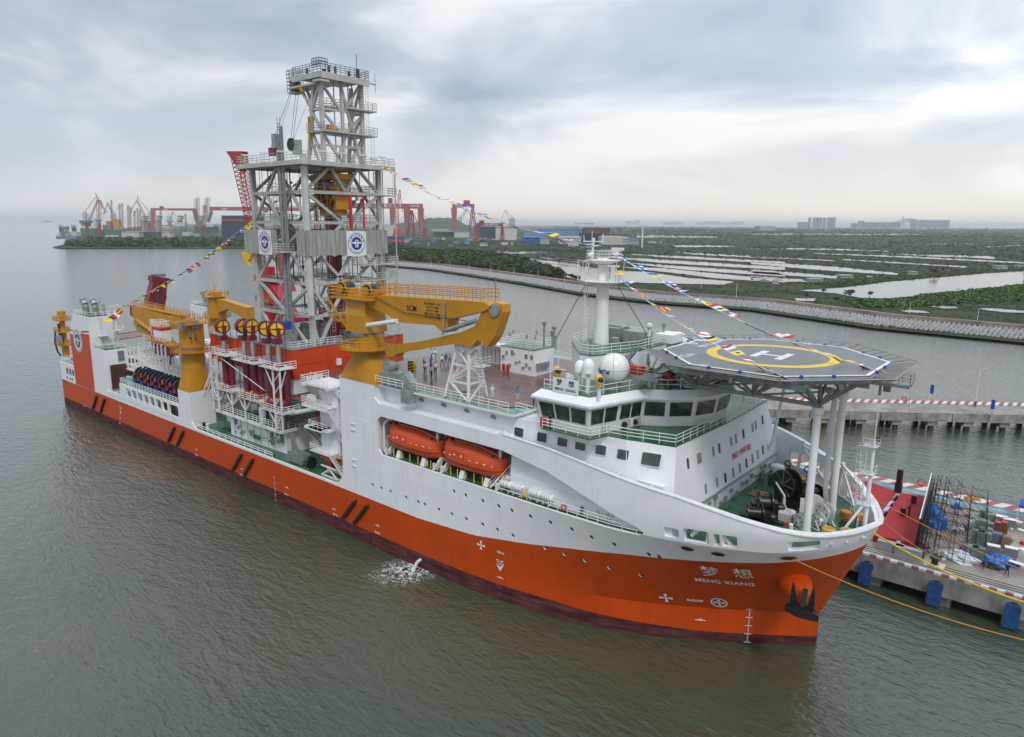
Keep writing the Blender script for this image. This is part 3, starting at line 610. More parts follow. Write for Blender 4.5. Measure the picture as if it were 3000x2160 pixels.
MB().loft([[A(-1.7, -.1, -.9), A(-1.5, .3, -.75), A(-1.5, .3, -1.4), A(-1.7, -.1, -1.5)], [A(-.6, -.45, -.5), A(-.6, .5, -.5), A(-.6, .5, -1.2), A(-.6, -.45, -1.5)], [A(.6, -.45, -.5), A(.6, .5, -.5), A(.6, .5, -1.2), A(.6, -.45, -1.5)], [A(1.7, -.1, -.9), A(1.5, .3, -.75), A(1.5, .3, -1.4), A(1.7, -.1, -1.5)]]).build('crown', BLACK, ab)
# ------------------------------------------------------------ helideck
hd = empty('helideck', (167, 0, 31.7), 'grey octagonal helicopter deck with yellow ring and white H above the bow', 'helipad')
C0 = (167.0, 0.0); RO = 11.75
def octo(r, z, a0=22.5): return [(C0[0]+r*math.cos(rad(a0+45*k)), C0[1]+r*math.sin(rad(a0+45*k)), z) for k in range(8)]
MB().prism([(x, y) for x, y, z in octo(RO, 0)], 'z', 31.3, 31.7).build('deck_plate', HELI, hd)
def ring(r0, r1, z, n, a0=0, m=MARK, nm='marking', thick=0):
    mb = MB()
    for k in range(n):
        t, t2 = rad(a0)+2*math.pi*k/n, rad(a0)+2*math.pi*(k+1)/n
        mb.add([(C0[0]+r*math.cos(q), C0[1]+r*math.sin(q), z) for r, q in ((r0, t), (r1, t), (r1, t2), (r0, t2))], [(0, 1, 2, 3)])
    return mb.build(nm, m, hd)
ring(RO-.5, RO-.15, 31.71, 8, 22.5, nm='edge_line'); ring(5.75, 6.85, 31.71, 96, m=YEL2, nm='landing_circle')
mb = MB(); 
for sg in (-1, 1): mb.add([(C0[0]+a, C0[1]+b, 31.71) for a, b in ((sg*1.35-.4, -2.1), (sg*1.35+.4, -2.1), (sg*1.35+.4, 2.1), (sg*1.35-.4, 2.1))], [(0, 1, 2, 3)])
mb.add([(C0[0]+a, C0[1]+b, 31.714) for a, b in ((-.95, -.35), (.95, -.35), (.95, .35), (-.95, .35))], [(0, 1, 2, 3)]); mb.build('letter_h', MARK, hd)
def dk(cx, cy, ang):
    c, s_ = math.cos(ang), math.sin(ang); return lambda u, v: (cx+u*c-v*s_, cy+u*s_+v*c, 31.712)
text('12.6t', 1.5, MARK, dk(160.2, -6.3, rad(90)), 'marking', hd, bold=.03); text('22', 1.0, MARK, dk(164, -10.2, rad(0)), 'marking', hd, bold=.02)
text('梦   想', 1.5, MARK, dk(157.3, 2.8, rad(90)), 'marking', hd, bold=.03); text('MENG XIANG', 1.1, MARK, dk(158.9, 2.8, rad(90)), 'marking', hd, bold=.03)
text('22', 1.0, MARK, dk(167.5, 10.3, rad(180)), 'marking', hd, bold=.02)
mb = MB().prism([(x, y) for x, y, z in octo(RO-.1, 0)], 'z', 30.9, 31.28); mb.build('deck_girder', STEEL, hd)
mb = MB(); A8 = octo(RO+.05, 31.55); B8 = octo(14.2, 31.85); M8 = octo(13, 31.68)
for k in range(8):
    if k == 3: continue
    a, b, c, d = Vector(A8[k]), Vector(A8[(k+1) % 8]), Vector(B8[k]), Vector(B8[(k+1) % 8])
    mb.tube(c, d, .07, n=5); mb.tube(a, b, .06, n=5)
    for i in range(8): t = i/7; mb.beam(a.lerp(b, t)+Vector((0, 0, -.15)), c.lerp(d, t)+Vector((0, 0, -.1)), .1, .28, .08, .1)
mb.build('safety_net_frame', MIDG, hd)
mb = MB()
NET = mat('perimeter net slats', (0.22, 0.21, 0.20), 0.6, var=.2)
for k in range(8):
    if k == 3: continue
    a, b, c, d = Vector(A8[k]), Vector(A8[(k+1) % 8]), Vector(B8[k]), Vector(B8[(k+1) % 8])
    for i in range(9):
        t0 = (i+.2)/9; t1 = (i+.75)/9; mb.add([a.lerp(c, t0)+(b-a)*.02, a.lerp(c, t1)+(b-a)*.02, b.lerp(d, t1)-(b-a)*.02, b.lerp(d, t0)-(b-a)*.02], [(0, 1, 2, 3)])
mb.build('safety_net', NET, hd)
for k in range(8):
    for t in (0.25, .6):
        a, b = Vector(A8[k]), Vector(A8[(k+1) % 8]); p = a.lerp(b, t); MB().lathe([(.18, 0), (.18, .2), (.1, .28)], (p.x, p.y, 31.6), 8).build('deck_lamp', BLUE, hd)
# truss: top grid, lower chords at y = +-4.1 and diagonals
tr = MB(); zt_, zb_ = 30.9, 28.0
for y in (-9.5, -4.1, 4.1, 9.5): hx = min(10.8, math.sqrt(max(1, 11.6**2-y*y))); tr.beam((167-hx, y, zt_-.25), (167+hx, y, zt_-.25), .3, .5)
for x in (158, 161, 164, 167, 170, 173.4, 176): hy = min(10.8, math.sqrt(max(1, 11.4**2-(x-167)**2))); tr.beam((x, -hy, zt_-.2), (x, hy, zt_-.2), .25, .4)
for sg in (-1, 1):
    y = 4.1*sg; xs = (154.3, 160.6, 166.8, 173.4); tr.beam((154.3, y, zb_), (173.7, y, zb_), .34, .38)
    for i, x in enumerate(xs):
        tr.beam((x, y, zb_), (x, y, zt_), .28)
        if i < 3: 
            xm = (x+xs[i+1])/2; tr.beam((x, y, zb_), (xm, y, zt_), .26); tr.beam((xm, y, zt_), (xs[i+1], y, zb_), .26)
        tr.beam((x, y, zb_), (x+.2, 9.3*sg, zt_), .26); tr.beam((x, y, zb_), (x, 1.2*sg, zt_), .22)
        tr.beam((x, y, zb_), (x-2.2, 8.8*sg, zt_), .2); tr.beam((x, y, zb_), (min(x+2.4, 176), 8.2*sg, zt_), .2)
    tr.beam((173.4, y, zb_), (177.2, y, zt_), .26); tr.beam((173.4, y, zb_), (176.4, 6.3*sg, zt_), .24)
for x in (154.3, 160.6, 166.8, 173.4): tr.beam((x, -4.1, zb_), (x, 4.1, zb_), .3)
for a, b in ((154.3, 160.6), (160.6, 166.8), (166.8, 173.4)): tr.beam((a, -4.1, zb_), (b, 4.1, zb_), .18)
tr.build('support_truss', mat('truss grey steel', (0.27, 0.29, 0.31), .45, var=.12), hd)
# access walkway on the port forward side
mb = MB().box(166, 179, 8.3, 9.8, 28.6, 28.7); mb.beam((166, 8.3, 28.5), (179, 8.3, 28.5), .15, .35); mb.beam((166, 9.8, 28.5), (179, 9.8, 28.5), .15, .35); mb.rail([(166, 8.4, 28.7), (179, 8.4, 28.7), (179.1, 9.7, 28.7), (166, 9.7, 28.7)], 1.2, 3, 1.1, .04); mb.box(176.3, 177.0, 9.2, 9.8, 27.5, 31); mb.beam((176.2, 8.3, 27.2), (176.2, 8.3, 31), .25)
mb.build('access_walkway', MIDG, hd)
mb = MB().box(154.0, 158.0, -9.4, -7.4, 29.3, 29.4).rail([(154, -9.4, 29.4), (158, -9.4, 29.4)], 1.1, 3, 1, .04).rail([(154, -9.4, 29.4), (154, -7.4, 29.4)], 1.1, 3, 1, .04).beam((154, -9.4, 29.15), (158.5, -9.4, 29.15), .15, .4)
mb.stair((154.2, -7.0, 31.6), (151.2, -7.2, 27.8), 1.0, side=(0, 1, 0)); mb.build('access_platform', MIDG, hd)
MB().box(154.4, 156.2, -9.2, -8.2, 29.4, 30.3).build('foam_unit', RED, hd)
# columns
for nm, x, y, r, lb in (('support_column', 173.4, -4.1, .45, 0), ('support_column', 173.6, 4.1, .45, 0)):
    MB().lathe([(.5, 14.38), (.4, 15.2), (.38, 17), (.38, 27), (.55, 27.2), (.55, 27.85)], (x, y, 0), 20).build(nm, WHITE, hd, smooth=40)
mb = MB().tube((172.6, 4.6, 28), (172.5, 4.8, 17.2), .3, n=12).tube((172.5, 4.8, 17.2), (172.9, 4.4, 14.4), .3, n=12); mb.build('drain_pipe', WHITE, hd)
q = aX(2365, 1230, 167); mb = MB().tube((164.0, 11.3, 18.6), (165.4, 11.1, 29), .2, n=12).tube((164, 11.3, 18.6), (163.4, 11.6, 17.2), .2, n=12); mb.build('drain_pipe', WHITE, hd)
# ------------------------------------------------------------ bow mast
bm_ = empty('bow_mast', (178, -.4, 14.4), 'short white mast with ladder cage standing at the tip of the foredeck', 'mast')
MB().lathe([(.22, 0), (.2, 6), (.16, 10)], (178, -.4, 14.4), 12).build('pole', WHITE, bm_, smooth=40)
MB().tube((178, -.4, 24.4), (178, -.4, 27.6), .06, n=6).build('topmast', WHITE2, bm_)
mb = MB(); 
for sg in (-1, 1): mb.tube((178, -.4, 18.2), (176.2, -.4+sg*1.6, 14.5), .13, n=8)
mb.build('stay_tube', WHITE, bm_)
mb = MB().ladder((177.3, -.4, 14.4), (177.5, -.4, 24.2), .55)
for k in range(9):
    z = 16.8+k*.85; pts = [(177.3-.75*math.sin(t), -.4+.4*math.cos(t), z) for t in [math.pi*i/8 for i in range(9)]]; mb.path(pts, .03, 4)
for t in (.5, 1.57, 2.64): mb.tube((177.3-.75*math.sin(t), -.4+.4*math.cos(t), 16.8), (177.3-.75*math.sin(t), -.4+.4*math.cos(t), 23.6), .03, n=4)
mb.build('ladder_cage', WHITE2, bm_)
for z in (17.6, 20.9, 23.8): MB().box(177.1, 178.4, -.9, .2, z, z+.05).rail([(177.1, -.9, z), (178.4, -.9, z), (178.4, .2, z)], .9, 2, .8, .03).build('mast_platform', WHITE2, bm_)
MB().cbox((178.3, -.2, 24.4), .3, .3, .45).build('navigation_lamp', BLACK, bm_)
# ------------------------------------------------------------ drill floor substructure
df = MB().box(66.5, 93.4, -12.0, 12.0, 20.0, 24.9)
df = df.build('drill_floor_house', DKORANGE, ship)
mb = MB()
for i in range(22): x = 67.2+i*1.22; mb.box(x, x+.12, -12.09, -12.0, 20.1, 24.8)
for y in (-11.9, -5, 1.5, 8): mb.box(93.4, 93.49, y, y+.12, 20.1, 24.85)
for k in range(14): mb.box(93.4, 93.47, -11.7+k*1.5, -11.6+k*1.5, 23.7, 23.9)
mb.box(93.4, 93.47, -12, 11, 22.3, 22.36); mb.build('plate_stiffeners', DKORANGE, df)
MB().box(93.42, 93.8, -3.4, -2.5, 21.2, 22.3).build('air_unit', WHITE2, df)
MB().prism([(66.4, -12.1), (93.5, -12.1), (93.5, 12.1), (66.4, 12.1)], 'z', 24.9, 25.05).build('drill_floor_deck', MIDG, df)
MB().rail([(66.5, -11.9, 25.05), (93.3, -11.9, 25.05), (93.3, -2, 25.05)], 1.15, 3, 1.5, .045).build('drill_floor_railing', WHITE2, df)
MB().box(67, 93.2, -11.8, 11.8, 17.4, 20.0).build('substructure_wall', WHITE, ship)
MB().box(93.2, 99.5, -11.5, 11.5, 15.2, 17.2).box(93.0, 112.4, -10.5, 12, 20.0, 20.3).build('mezzanine', BROWN, ship)
MB().box(93.3, 100.2, -12.0, 12, 12.4, 17.1).build('pipe_bay', ORANGE, ship)
mb = MB()
for k in range(13): mb.box(93.6+k*.5, 93.75+k*.5, -12.25, -12.05, 12.4, 17.1)
for k in range(8): mb.box(93.4, 99.9, -12.3, -12.18, 12.6+k*.6, 12.75+k*.6)
for k in range(20): mb.cbox((93.6+R.uniform(0, 6), -12.4, 12.5+R.uniform(0, 4)), .3, .15, .4)
mb.build('pipe_lattice', STEEL, ship)
MB().tube((94.0, -13.2, 14.6), (104, -12.7, 17.5), .36, n=12).build('telescopic_tube', WHITE2, ship)
# work platform over the mid deck (green) with the white wall below it
wp = MB().box(72.2, 93.6, -14.9, 12.0, 11.4, 11.95).build('work_platform', WHITE, ship)
MB().box(72.4, 93.4, -14.7, -8, 11.95, 12.0).build('work_platform_deck', GREEN, ship)
MB().rail([(72.3, -14.8, 12), (93.5, -14.8, 12), (93.5, -8, 12)], 1.1, 3, 1.25, .05).build('work_platform_railing', WHITE2, ship)
MB().prism([(74.8, -13.6), (92.6, -13.3), (92.6, 12), (74.8, 12)], 'z', 7.3, 11.4).build('inner_wall', WHITE, ship)
MB().box(92.6, 108, -8.8, 12, 7.3, 20.0).box(65.6, 75, -9.6, 12, 7.3, 12.0).box(65.5, 92, -8.0, 11.8, 11.4, 17.4).build('inner_wall', WHITE, ship)
mb = MB()
for k in range(30): x = 76+R.uniform(0, 16); mb.cbox((x, -13.72, 8+R.uniform(0, 2.6)), R.uniform(.15, .6), .25, R.uniform(.15, .6))
for k in range(7): x = 76.5+k*2.2; mb.tube((x, -13.75, 7.6), (x, -13.75, 11.2), .05, n=5)
mb.each('wall_fitting', GALV, ship)
for x, z in ((76.6, 9.6), (88.1, 9.4), (91.2, 9.2)): MB().box(x, x+.55, -13.75, -13.5, z, z+1.0).build('grille', STEEL, ship)
for x in (83, 83.7, 84.3): MB().box(x, x+.35, -13.95, -13.6, 8.3, 9.0).build('green_box', GREEN, ship)
# stores under the work platform and around: machinery
mb = MB()
for k in range(60):
    x = R.uniform(66.5, 91); y = R.uniform(-12.5, -8.2); mb.cbox((x, y, 12.0), R.uniform(.3, 1.2), R.uniform(.3, 1.0), R.uniform(.4, 2.2), R.uniform(0, 1))
mb.each('deck_machine', MIDG, ship)
mb = MB()
for k in range(10): x = 67+k*2.4; mb.tube((x, -10.5+R.uniform(-1, 1), 12), (x+R.uniform(-.5, .5), -10, 17.3), .12, n=6)
for k in range(6): z = 13+k*.8; mb.tube((66, -9.0-k*.2, z), (92, -9.0-k*.2, z), .09, n=6)
mb.build('piping', GALV, ship)
for x, y in ((72.5, -9.2), (76.2, -9.0), (86, -9.6)): MB().lathe([(.3, 0), (.3, 1.3), (.1, 1.6)], (x, y, 12), 10).build('gas_cylinder', MAROON, ship)
MB().cbox((80.2, -11.2, 12), 2.0, 1.2, 1.5).build('cabinet', WHITE2, ship)
# railings and frames on the main deck edge
MB().rail([(66.5, -16.1, 7.5), (92.5, -16.1, 7.5)], .75, 2, 2.1, .06).build('bulwark_rail', WHITE2, ship)
# ------------------------------------------------------------ riser tensioners (starboard three pairs)
def tensioner(x, zt, second, lab, rz=0):
    y = -14.0; t = empty('riser_tensioner', (x, y, 15.5), lab, 'tensioner', 'riser tensioners along the drill floor')
    V_ = Vector
    def W_(c, prof, n=28, y0=0):      # wheel whose axle points forward, turned by rz about the vertical
        mb = MB().lathe(prof, (0, 0, 0), n, 'x'); cs, sn = math.cos(rz), math.sin(rz)
        mb.v = [(c[0]+a*cs-b_*sn, c[1]+a*sn+b_*cs, c[2]+h) for a, b_, h in mb.v]; return mb
    for k, dx in enumerate((0, second) if second else (0,)):
        yy = y-(.0 if k == 0 else .25); xx = x+dx; zz = zt-(0 if k == 0 else .15)
        w = W_((xx, yy, zz), [(1.2, -.22), (1.28, -.2), (1.28, .2), (1.2, .22)]).build('sheave', MAROON, t)
        mb = MB(); cs, sn = math.cos(rz), math.sin(rz)
        for a in range(4):
            a0 = a*90+6; pts = [(.25, a0+20), (1.04, a0), (1.04, a0+20), (1.04, a0+39), (1.04, a0+58), (1.04, a0+78), (.25, a0+58)]
            for xo in (.26, -.3): mb.add([(xx+xo*cs-r*math.cos(rad(b))*sn, yy+xo*sn+r*math.cos(rad(b))*cs, zz+r*math.sin(rad(b))) for r, b in pts], [tuple(range(7))])
        mb.build('sheave_panel', YEL2, w)
        W_((xx-.75, yy+.15, zz), [(1.27, -.2), (1.27, .2)]).build('rear_sheave', MAROON, w)
        MB().beam((xx+.4, yy, zz+.2), (xx+.4, yy, zz-2.2), .6, .3).beam((xx-.3, yy, zz-1.6), (xx-.3, yy, zz-2.4), 1.3, 1.2).build('yoke', MAROON, t)
        MB().tube((xx-.1, yy, zz-2.3), (xx-.1, yy, 22.6), .38, n=14).build('piston_rod', mat('bright steel', (.45, .46, .47), .25, metal=.6, var=.1), t)
        MB().lathe([(.62, 0), (.62, 5.8), (.75, 5.9), (.75, 6.3), (.6, 6.4)], (xx, yy, 16.3), 16).lathe([(.5, 0), (.5, 5.6)], (xx+1.3, yy+.4, 16.5), 14).build('cylinder', MAROON, t)
        MB().lathe([(.95, -.8), (.95, .5), (.5, .95)], (xx+.6, yy-.3, 16.3), 18, 'x').build('winch_drum', MAROON, t); MB().lathe([(1.15, -.12), (1.15, .12)], (xx-.1, yy-.3, 16.2), 18, 'x').build('drum_flange', YEL2, t); MB().lathe([(1.05, -.12), (1.05, .12)], (xx+.25, yy-.3, 16.2), 18, 'x').build('drum_flange', GALV, t)
        MB().tube((xx, yy-1.3, zz), (xx, yy-1.3, 16), .05, n=4).tube((xx, yy+1.3, zz), (xx, yy+1.3, 16), .05, n=4).build('wire', BLACK, t)
    return t
tensioner(75.4, 27.3, 0, 'leftmost riser tensioner, a single maroon and yellow sheave'); tensioner(85.1, 28.3, -2.2, 'middle riser tensioner, a pair of maroon and yellow sheaves'); tensioner(92.9, 28.6, -2.6, 'rightmost riser tensioner pair beside the orange drill floor corner', rad(-42))
mb = MB()
for (x0, x1, z) in ((73.8, 78.8, 22.6), (80.5, 87.8, 22.4), (89.2, 95.2, 22.4), (74.2, 79.6, 16.3), (81.3, 88.4, 16.0), (88.9, 95.6, 15.2)):
    MB().box(x0, x1, -15.6, -12.4, z-.12, z).rail([(x0, -15.6, z), (x1, -15.6, z), (x1, -12.4, z)], 1.1, 3, 1.2, .05).rail([(x0, -15.6, z), (x0, -12.4, z)], 1.1, 3, 1.2, .05).build('tensioner_platform', WHITE2, ship)
mb = MB()
for x, zt in ((74.6, 16.2), (79.2, 16.2), (83.5, 16), (88.2, 15.1), (92.9, 22.3), (94.9, 22.3), (72.5, 22), (74.3, 22)): mb.beam((x, -15.3, 12), (x, -15.3, zt), .24)
for x, z in ((74.6, 15.9), (79.2, 15.9), (83.5, 15.7), (93, 15)):
    mb.beam((x, -15.3, z-2.1), (x-1.9, -15.3, z), .16).beam((x, -15.3, z-2.1), (x+1.9, -15.3, z), .16).beam((x, -15.3, z-2.1), (x, -13, z), .16)
for k in range(4): z = 14+k*2; mb.beam((92.9, -15.3, z), (94.9, -15.3, z+2), .13)
mb.beam((94.9, -15.3, 19), (96.6, -15.3, 22.3), .15).beam((92.9, -15.3, 19), (90.6, -15.3, 22.3), .15)
for z in (14, 16, 18, 20): mb.beam((72.5, -15.3, z), (74.3, -15.3, z+2), .13).beam((72.5, -15.3, z), (74.3, -15.3, z), .13)
for k in range(12): x = 66+k*.9; mb.beam((x, -13.5+R.uniform(-1, 1), 14+R.uniform(-1, 1)), (x+R.uniform(1, 3), -12.5, 19+R.uniform(-2, 3)), .14)
mb.beam((76, -15.2, 22), (90, -15.2, 18.2), .12)
mb.build('tensioner_frame', WHITE2, ship)
mb = MB()
for x in (89.6, 93.9): 
    for a in range(7): t = math.pi*a/6; mb.tube((x+.4*math.cos(t), -15.4-.5*math.sin(t), 12.5), (x+.4*math.cos(t), -15.4-.5*math.sin(t), 15.4), .04, n=4)
    for k in range(5): mb.path([(x+.4*math.cos(math.pi*a/6), -15.4-.5*math.sin(math.pi*a/6), 12.8+k*.6) for a in range(7)], .04, 4)
mb.build('ladder_cage', WHITE2, ship)
# ------------------------------------------------------------ stair tower between drill floor and deckhouse
st = MB()
for i, (za, zb) in enumerate(((7.3, 10.9), (10.9, 14.6), (14.6, 18.0), (18.0, 21.2))):
    y = -15.0; st.stair((111.8, y, za), (107.4, y, zb), .95, side=(0, 1, 0), r=.04) if i % 2 == 0 else st.stair((111.8, y+1.2, za), (107.4, y+1.2, zb), .95, side=(0, 1, 0), r=.04)
    st.box(102.6, 107.5, -15.6, -12.8, zb-.15, zb); st.rail([(102.6, -15.6, zb), (107.4, -15.6, zb)], 1.1, 3, 1.2, .045); st.rail([(102.6, -15.6, zb), (102.6, -12.8, zb)], 1.1, 3, 1.2, .045)
st.build('stair_tower', WHITE2, ship)
MB().box(103.2, 108, -13.8, -8.5, 10.0, 21.2).build('stair_house', WHITE, ship); MB().box(101.2, 107.5, -15.7, -11, 17.7, 18.2).box(101.2, 108, -15.6, -10.5, 21.0, 21.4).box(101.4, 106, -15.6, -13.8, 14.2, 14.6).build('landing', WHITE, ship)
MB().rail([(101.2, -10.5, 21.4), (101.2, -15.6, 21.4), (108, -15.6, 21.4)], 1.1, 3, 1.2, .045).rail([(101.2, -11, 18.2), (101.2, -15.7, 18.2), (107.4, -15.7, 18.2)], 1.1, 3, 1.2, .045).rail([(96, -10.4, 20.3), (101, -10.4, 20.3)], 1.1, 2, 1.5, .05).build('landing_railing', WHITE2, ship)
MB().box(102.4, 103.6, -15.5, -14.6, 18.2, 19.6).build('switch_box', WHITE2, ship)
MB().stair((101.8, -9.4, 7.4), (94.2, -10.2, 11.8), .9, side=(0, 1, 0), r=.04).build('inner_stair', STEEL, ship)
mb = MB().tube((93.6, -13, 7.3), (93.6, -13, 11.4), .15).tube((94.1, -13, 7.3), (94.1, -13, 11.4), .15).tube((94.6, -13, 7.3), (94.6, -13, 11.4), .15); mb.build('riser_pipes', MIDG, ship)
# deck furniture on the main deck
gw = MB().box(95.6, 99.6, -15.2, -13.5, 8.2, 8.45).box(95.8, 99.4, -15.0, -13.7, 8.45, 8.9)
for k in range(14): gw.box(95.7+k*.28, 95.82+k*.28, -15.3, -13.4, 7.5, 9.0)
t = empty('gangway', (97.5, -14.4, 7.3), 'folded aluminium gangway lying on the green deck near the small rescue boat', 'gangway'); gw.build('frame', GALV, t)
t = empty('black_hose_reel', (101.4, -14.8, 7.3), 'round black fender reel standing on the green deck beside the folded gangway', 'reel')
MB().lathe([(.95, -.35), (.95, .35)], (101.4, -14.8, 8.3), 18, 'x').build('drum', BLACK, t); MB().beam((101.4, -15.3, 7.3), (101.4, -14.8, 8.3), .12).beam((101.4, -14.3, 7.3), (101.4, -14.8, 8.3), .12).build('stand', WHITE2, t)
t = empty('mooring_rope_coil', (71.5, -13.0, 7.3), 'green rope coil on the main deck near the aft crane pedestal', 'rope')
MB().lathe([(.9, 0), (1.1, .12), (.9, .24), (.7, .12), (.9, 0)], (71.5, -13.0, 7.35), 20, cap=False).build('coil', mat('green rope', (.03, .12, .06), .8), t)
for x in (67.2, 68.6): MB().lathe([(.28, 0), (.28, .9), (.38, .95), (.38, 1.05)], (x, -14.9, 7.3), 12).build('bollard', BLACK if x < 68 else WHITE2, ship)
# rescue boat on its cradle with orange davit arm
rb = empty('rescue_boat', (107, -14.2, 9.4), 'small open orange rescue boat on a white cradle beside the stairs', 'boat')
def boat_hull(L_, B_, H_, n=14, m=8, bow=1.0):
    rings = []
    for i in range(n+1):
        t = i/n; s_ = math.sin(math.pi*min(1, max(0, (t*.86+.1))))**.5 if t < .99 else .3; w = B_/2*min(1, 1.25*math.sin(math.pi*(0.18+.82*(1-t)))**.7 if t > .5 else min(1, .78+.5*t)); zt = H_*(1+.25*t*t*bow)
        rings.append([(L_*(t-.5), w*math.sin(a)*(1 if abs(math.sin(a)) > 0 else 0), zt-(zt)*abs(math.cos(a))**.7*(1-.45*max(0, t-.75)*4*.9)) for a in [(-.5+k/m)*math.pi for k in range(m+1)]])
    return rings
rg = boat_hull(5.6, 2.1, 1.0)
mb = MB(); 
vs = [[(107+x*1, -14.2+y, 9.4+z) for x, y, z in r] for r in rg]; mb.loft(vs); mb.build('hull', BOAT, rb, smooth=40)
mb = MB(); prev = None
for r in vs:
    for k_ in (0, -1):
        pass
for k_ in (0, -1): mb.path([r[k_] for r in vs], .13, 6)
mb.build('rubber_collar', BLACK, rb); MB().cbox((106.2, -14.2, 10.2), 1.6, 1.0, .5).cbox((107.8, -14.2, 10.2), 1.1, .9, .35).build('seat', mat('dark red seat', (.25, .02, .01), .5), rb)
dv = empty('rescue_boat_davit', (104, -13.2, 7.3), 'bright orange curved davit arm standing behind the small rescue boat', 'davit')
MB().prism([(103.6, 7.3), (105.0, 7.3), (104.9, 11.2), (105.4, 12.0), (106.9, 12.2), (107.2, 11.4), (107.5, 11.5), (107.4, 12.7), (106.6, 13.2), (104.8, 13.0), (103.9, 12.0)], 'y', -13.4, -12.7).build('arm', BOAT, dv)
MB().beam((105, -15.3, 8.9), (109, -15.3, 8.9), .2).beam((105, -13.4, 8.9), (109, -13.4, 8.9), .2).beam((105, -15.3, 7.4), (109, -15.3, 7.4), .22).beam((105, -13.4, 7.4), (109, -13.4, 7.4), .22).beam((105, -15.3, 7.4), (107.5, -15.3, 8.9), .18).beam((109, -15.3, 7.4), (106.5, -15.3, 8.9), .18).beam((105, -15.3, 7.4), (105, -13.4, 7.4), .2).beam((109, -15.3, 7.4), (109, -13.4, 7.4), .2).build('cradle', WHITE2, dv)
# ------------------------------------------------------------ derrick
dr = empty('drilling_derrick', (85.2, 0, 25), 'tall grey lattice drilling derrick with cladding band and round blue emblems', 'derrick')
X0, X1, YH = 77.4, 93.0, 7.5
LV = [25, 30, 35.4, 40.2, 45.4, 50.3, 54.7]
for x in (X0, X1):
    for y in (-YH, YH): MB().beam((x, y, 25), (x, y, 54.9), .8, .7).build('leg', DGREY, dr)
MB().beam((X1+.55, -YH-.5, 30.3), (X1+.55, -YH-.5, 56.1), .75, .7).build('corner_column', mat('light derrick paint', (.55, .56, .55), .45, var=.1, streak=.1), dr)
def face(P):      # P(u,z): u in -1..1
    mb = MB()
    for z in LV[1:]:
        if z != 40.2: mb.beam(P(-1, z), P(1, z), .44, .5)
    return mb
fS = lambda u, z: ((X0+X1)/2+u*(X1-X0)/2, -YH, z); fP = lambda u, z: ((X0+X1)/2+u*(X1-X0)/2, YH, z); fF = lambda u, z: (X1, u*YH, z); fA = lambda u, z: (X0, u*YH, z)
for P, nm in ((fS, 0), (fP, 1), (fF, 2), (fA, 3)):
    face(P).each('girder', DGREY, dr)
    mb = MB()
    if nm in (0, 1):
        segs = [((-1, 54.7), (-1, 50.3), 0), ]
        D_ = [((0, 54.5), (-1, 45.6)), ((0, 54.5), (1, 45.6)), ((-.5, 50.3), (.0, 45.5)), ((.5, 50.3), (0, 45.5)), ((-.05, 42.5), (-1, 35.5)), ((.05, 42.5), (1, 35.5)), ((-1, 35.2), (.0, 30.2)), ((1, 35.2), (0, 30.2)), ((-.95, 29.8), (-.45, 25.2)), ((.05, 29.8), (-.4, 25.2)), ((.0, 29.8), (.8, 25.2)), ((-1, 45.2), (-.3, 42)), ((1, 45.2), (.3, 42))]
    else:
        D_ = [((-.35, 54.5), (-1, 50.4)), ((-.35, 54.5), (.05, 50.4)), ((.4, 54.5), (.05, 50.4)), ((.4, 54.5), (1, 50.4)), ((-1, 50.2), (-.1, 45.5)), ((1, 50.2), (.1, 45.5)), ((-.1, 45.3), (-.5, 42)), ((-.1, 45.3), (.25, 42)), ((-.7, 39.8), (-.1, 35.5)), ((.1, 39.8), (-.3, 35.5)), ((.9, 39.8), (.2, 35.4)), ((-1, 35.2), (-.5, 30.1)), ((0, 35.2), (-.5, 30.1)), ((.0, 35.2), (.6, 30.1)), ((1, 35.2), (.6, 30.1)), ((-.45, 29.8), (-.82, 25.1)), ((-1, 29.8), (-.85, 25.1)), ((.6, 29.8), (.9, 25.1)), ((.6, 29.8), (.2, 25.1))]
    for a, b in D_: mb.beam(P(*a), P(*b), .4, .46)
    mb.each('diagonal_brace', DGREY, dr)
mb = MB()
for k in range(14):     # node plates
    pass
# top deck of the main frame
tp = MB().box(75.6, 94.9, -9.3, 9.6, 54.9, 55.15); tp.beam((75.6, -9.3, 54.7), (94.9, -9.3, 54.7), .3, .6).beam((94.9, -9.3, 54.7), (94.9, 9.6, 54.7), .3, .6).beam((75.6, -9.3, 54.7), (75.6, 9.6, 54.7), .3, .6)
tp = tp.build('top_platform', DGREY, dr)
MB().rail([(75.6, -9.3, 55.15), (94.9, -9.3, 55.15), (94.9, 9.6, 55.15), (75.6, 9.6, 55.15)], 1.25, 3, 1.3, .045, closed=True).build('railing', DGREY, tp)
mb = MB()
for x, y in ((78, -9), (84, -9.2), (89, -9), (94.7, -5), (94.7, -1), (94.7, 3), (94.7, 7), (90, 9)): mb.tube((x, y, 55.2), (x, y, 56.7), .05, n=4); mb.beam((x-.5, y-.4, 56.7), (x+.6, y+.3, 56.6), .3, .2)
mb.build('floodlights', WHITE2, tp)
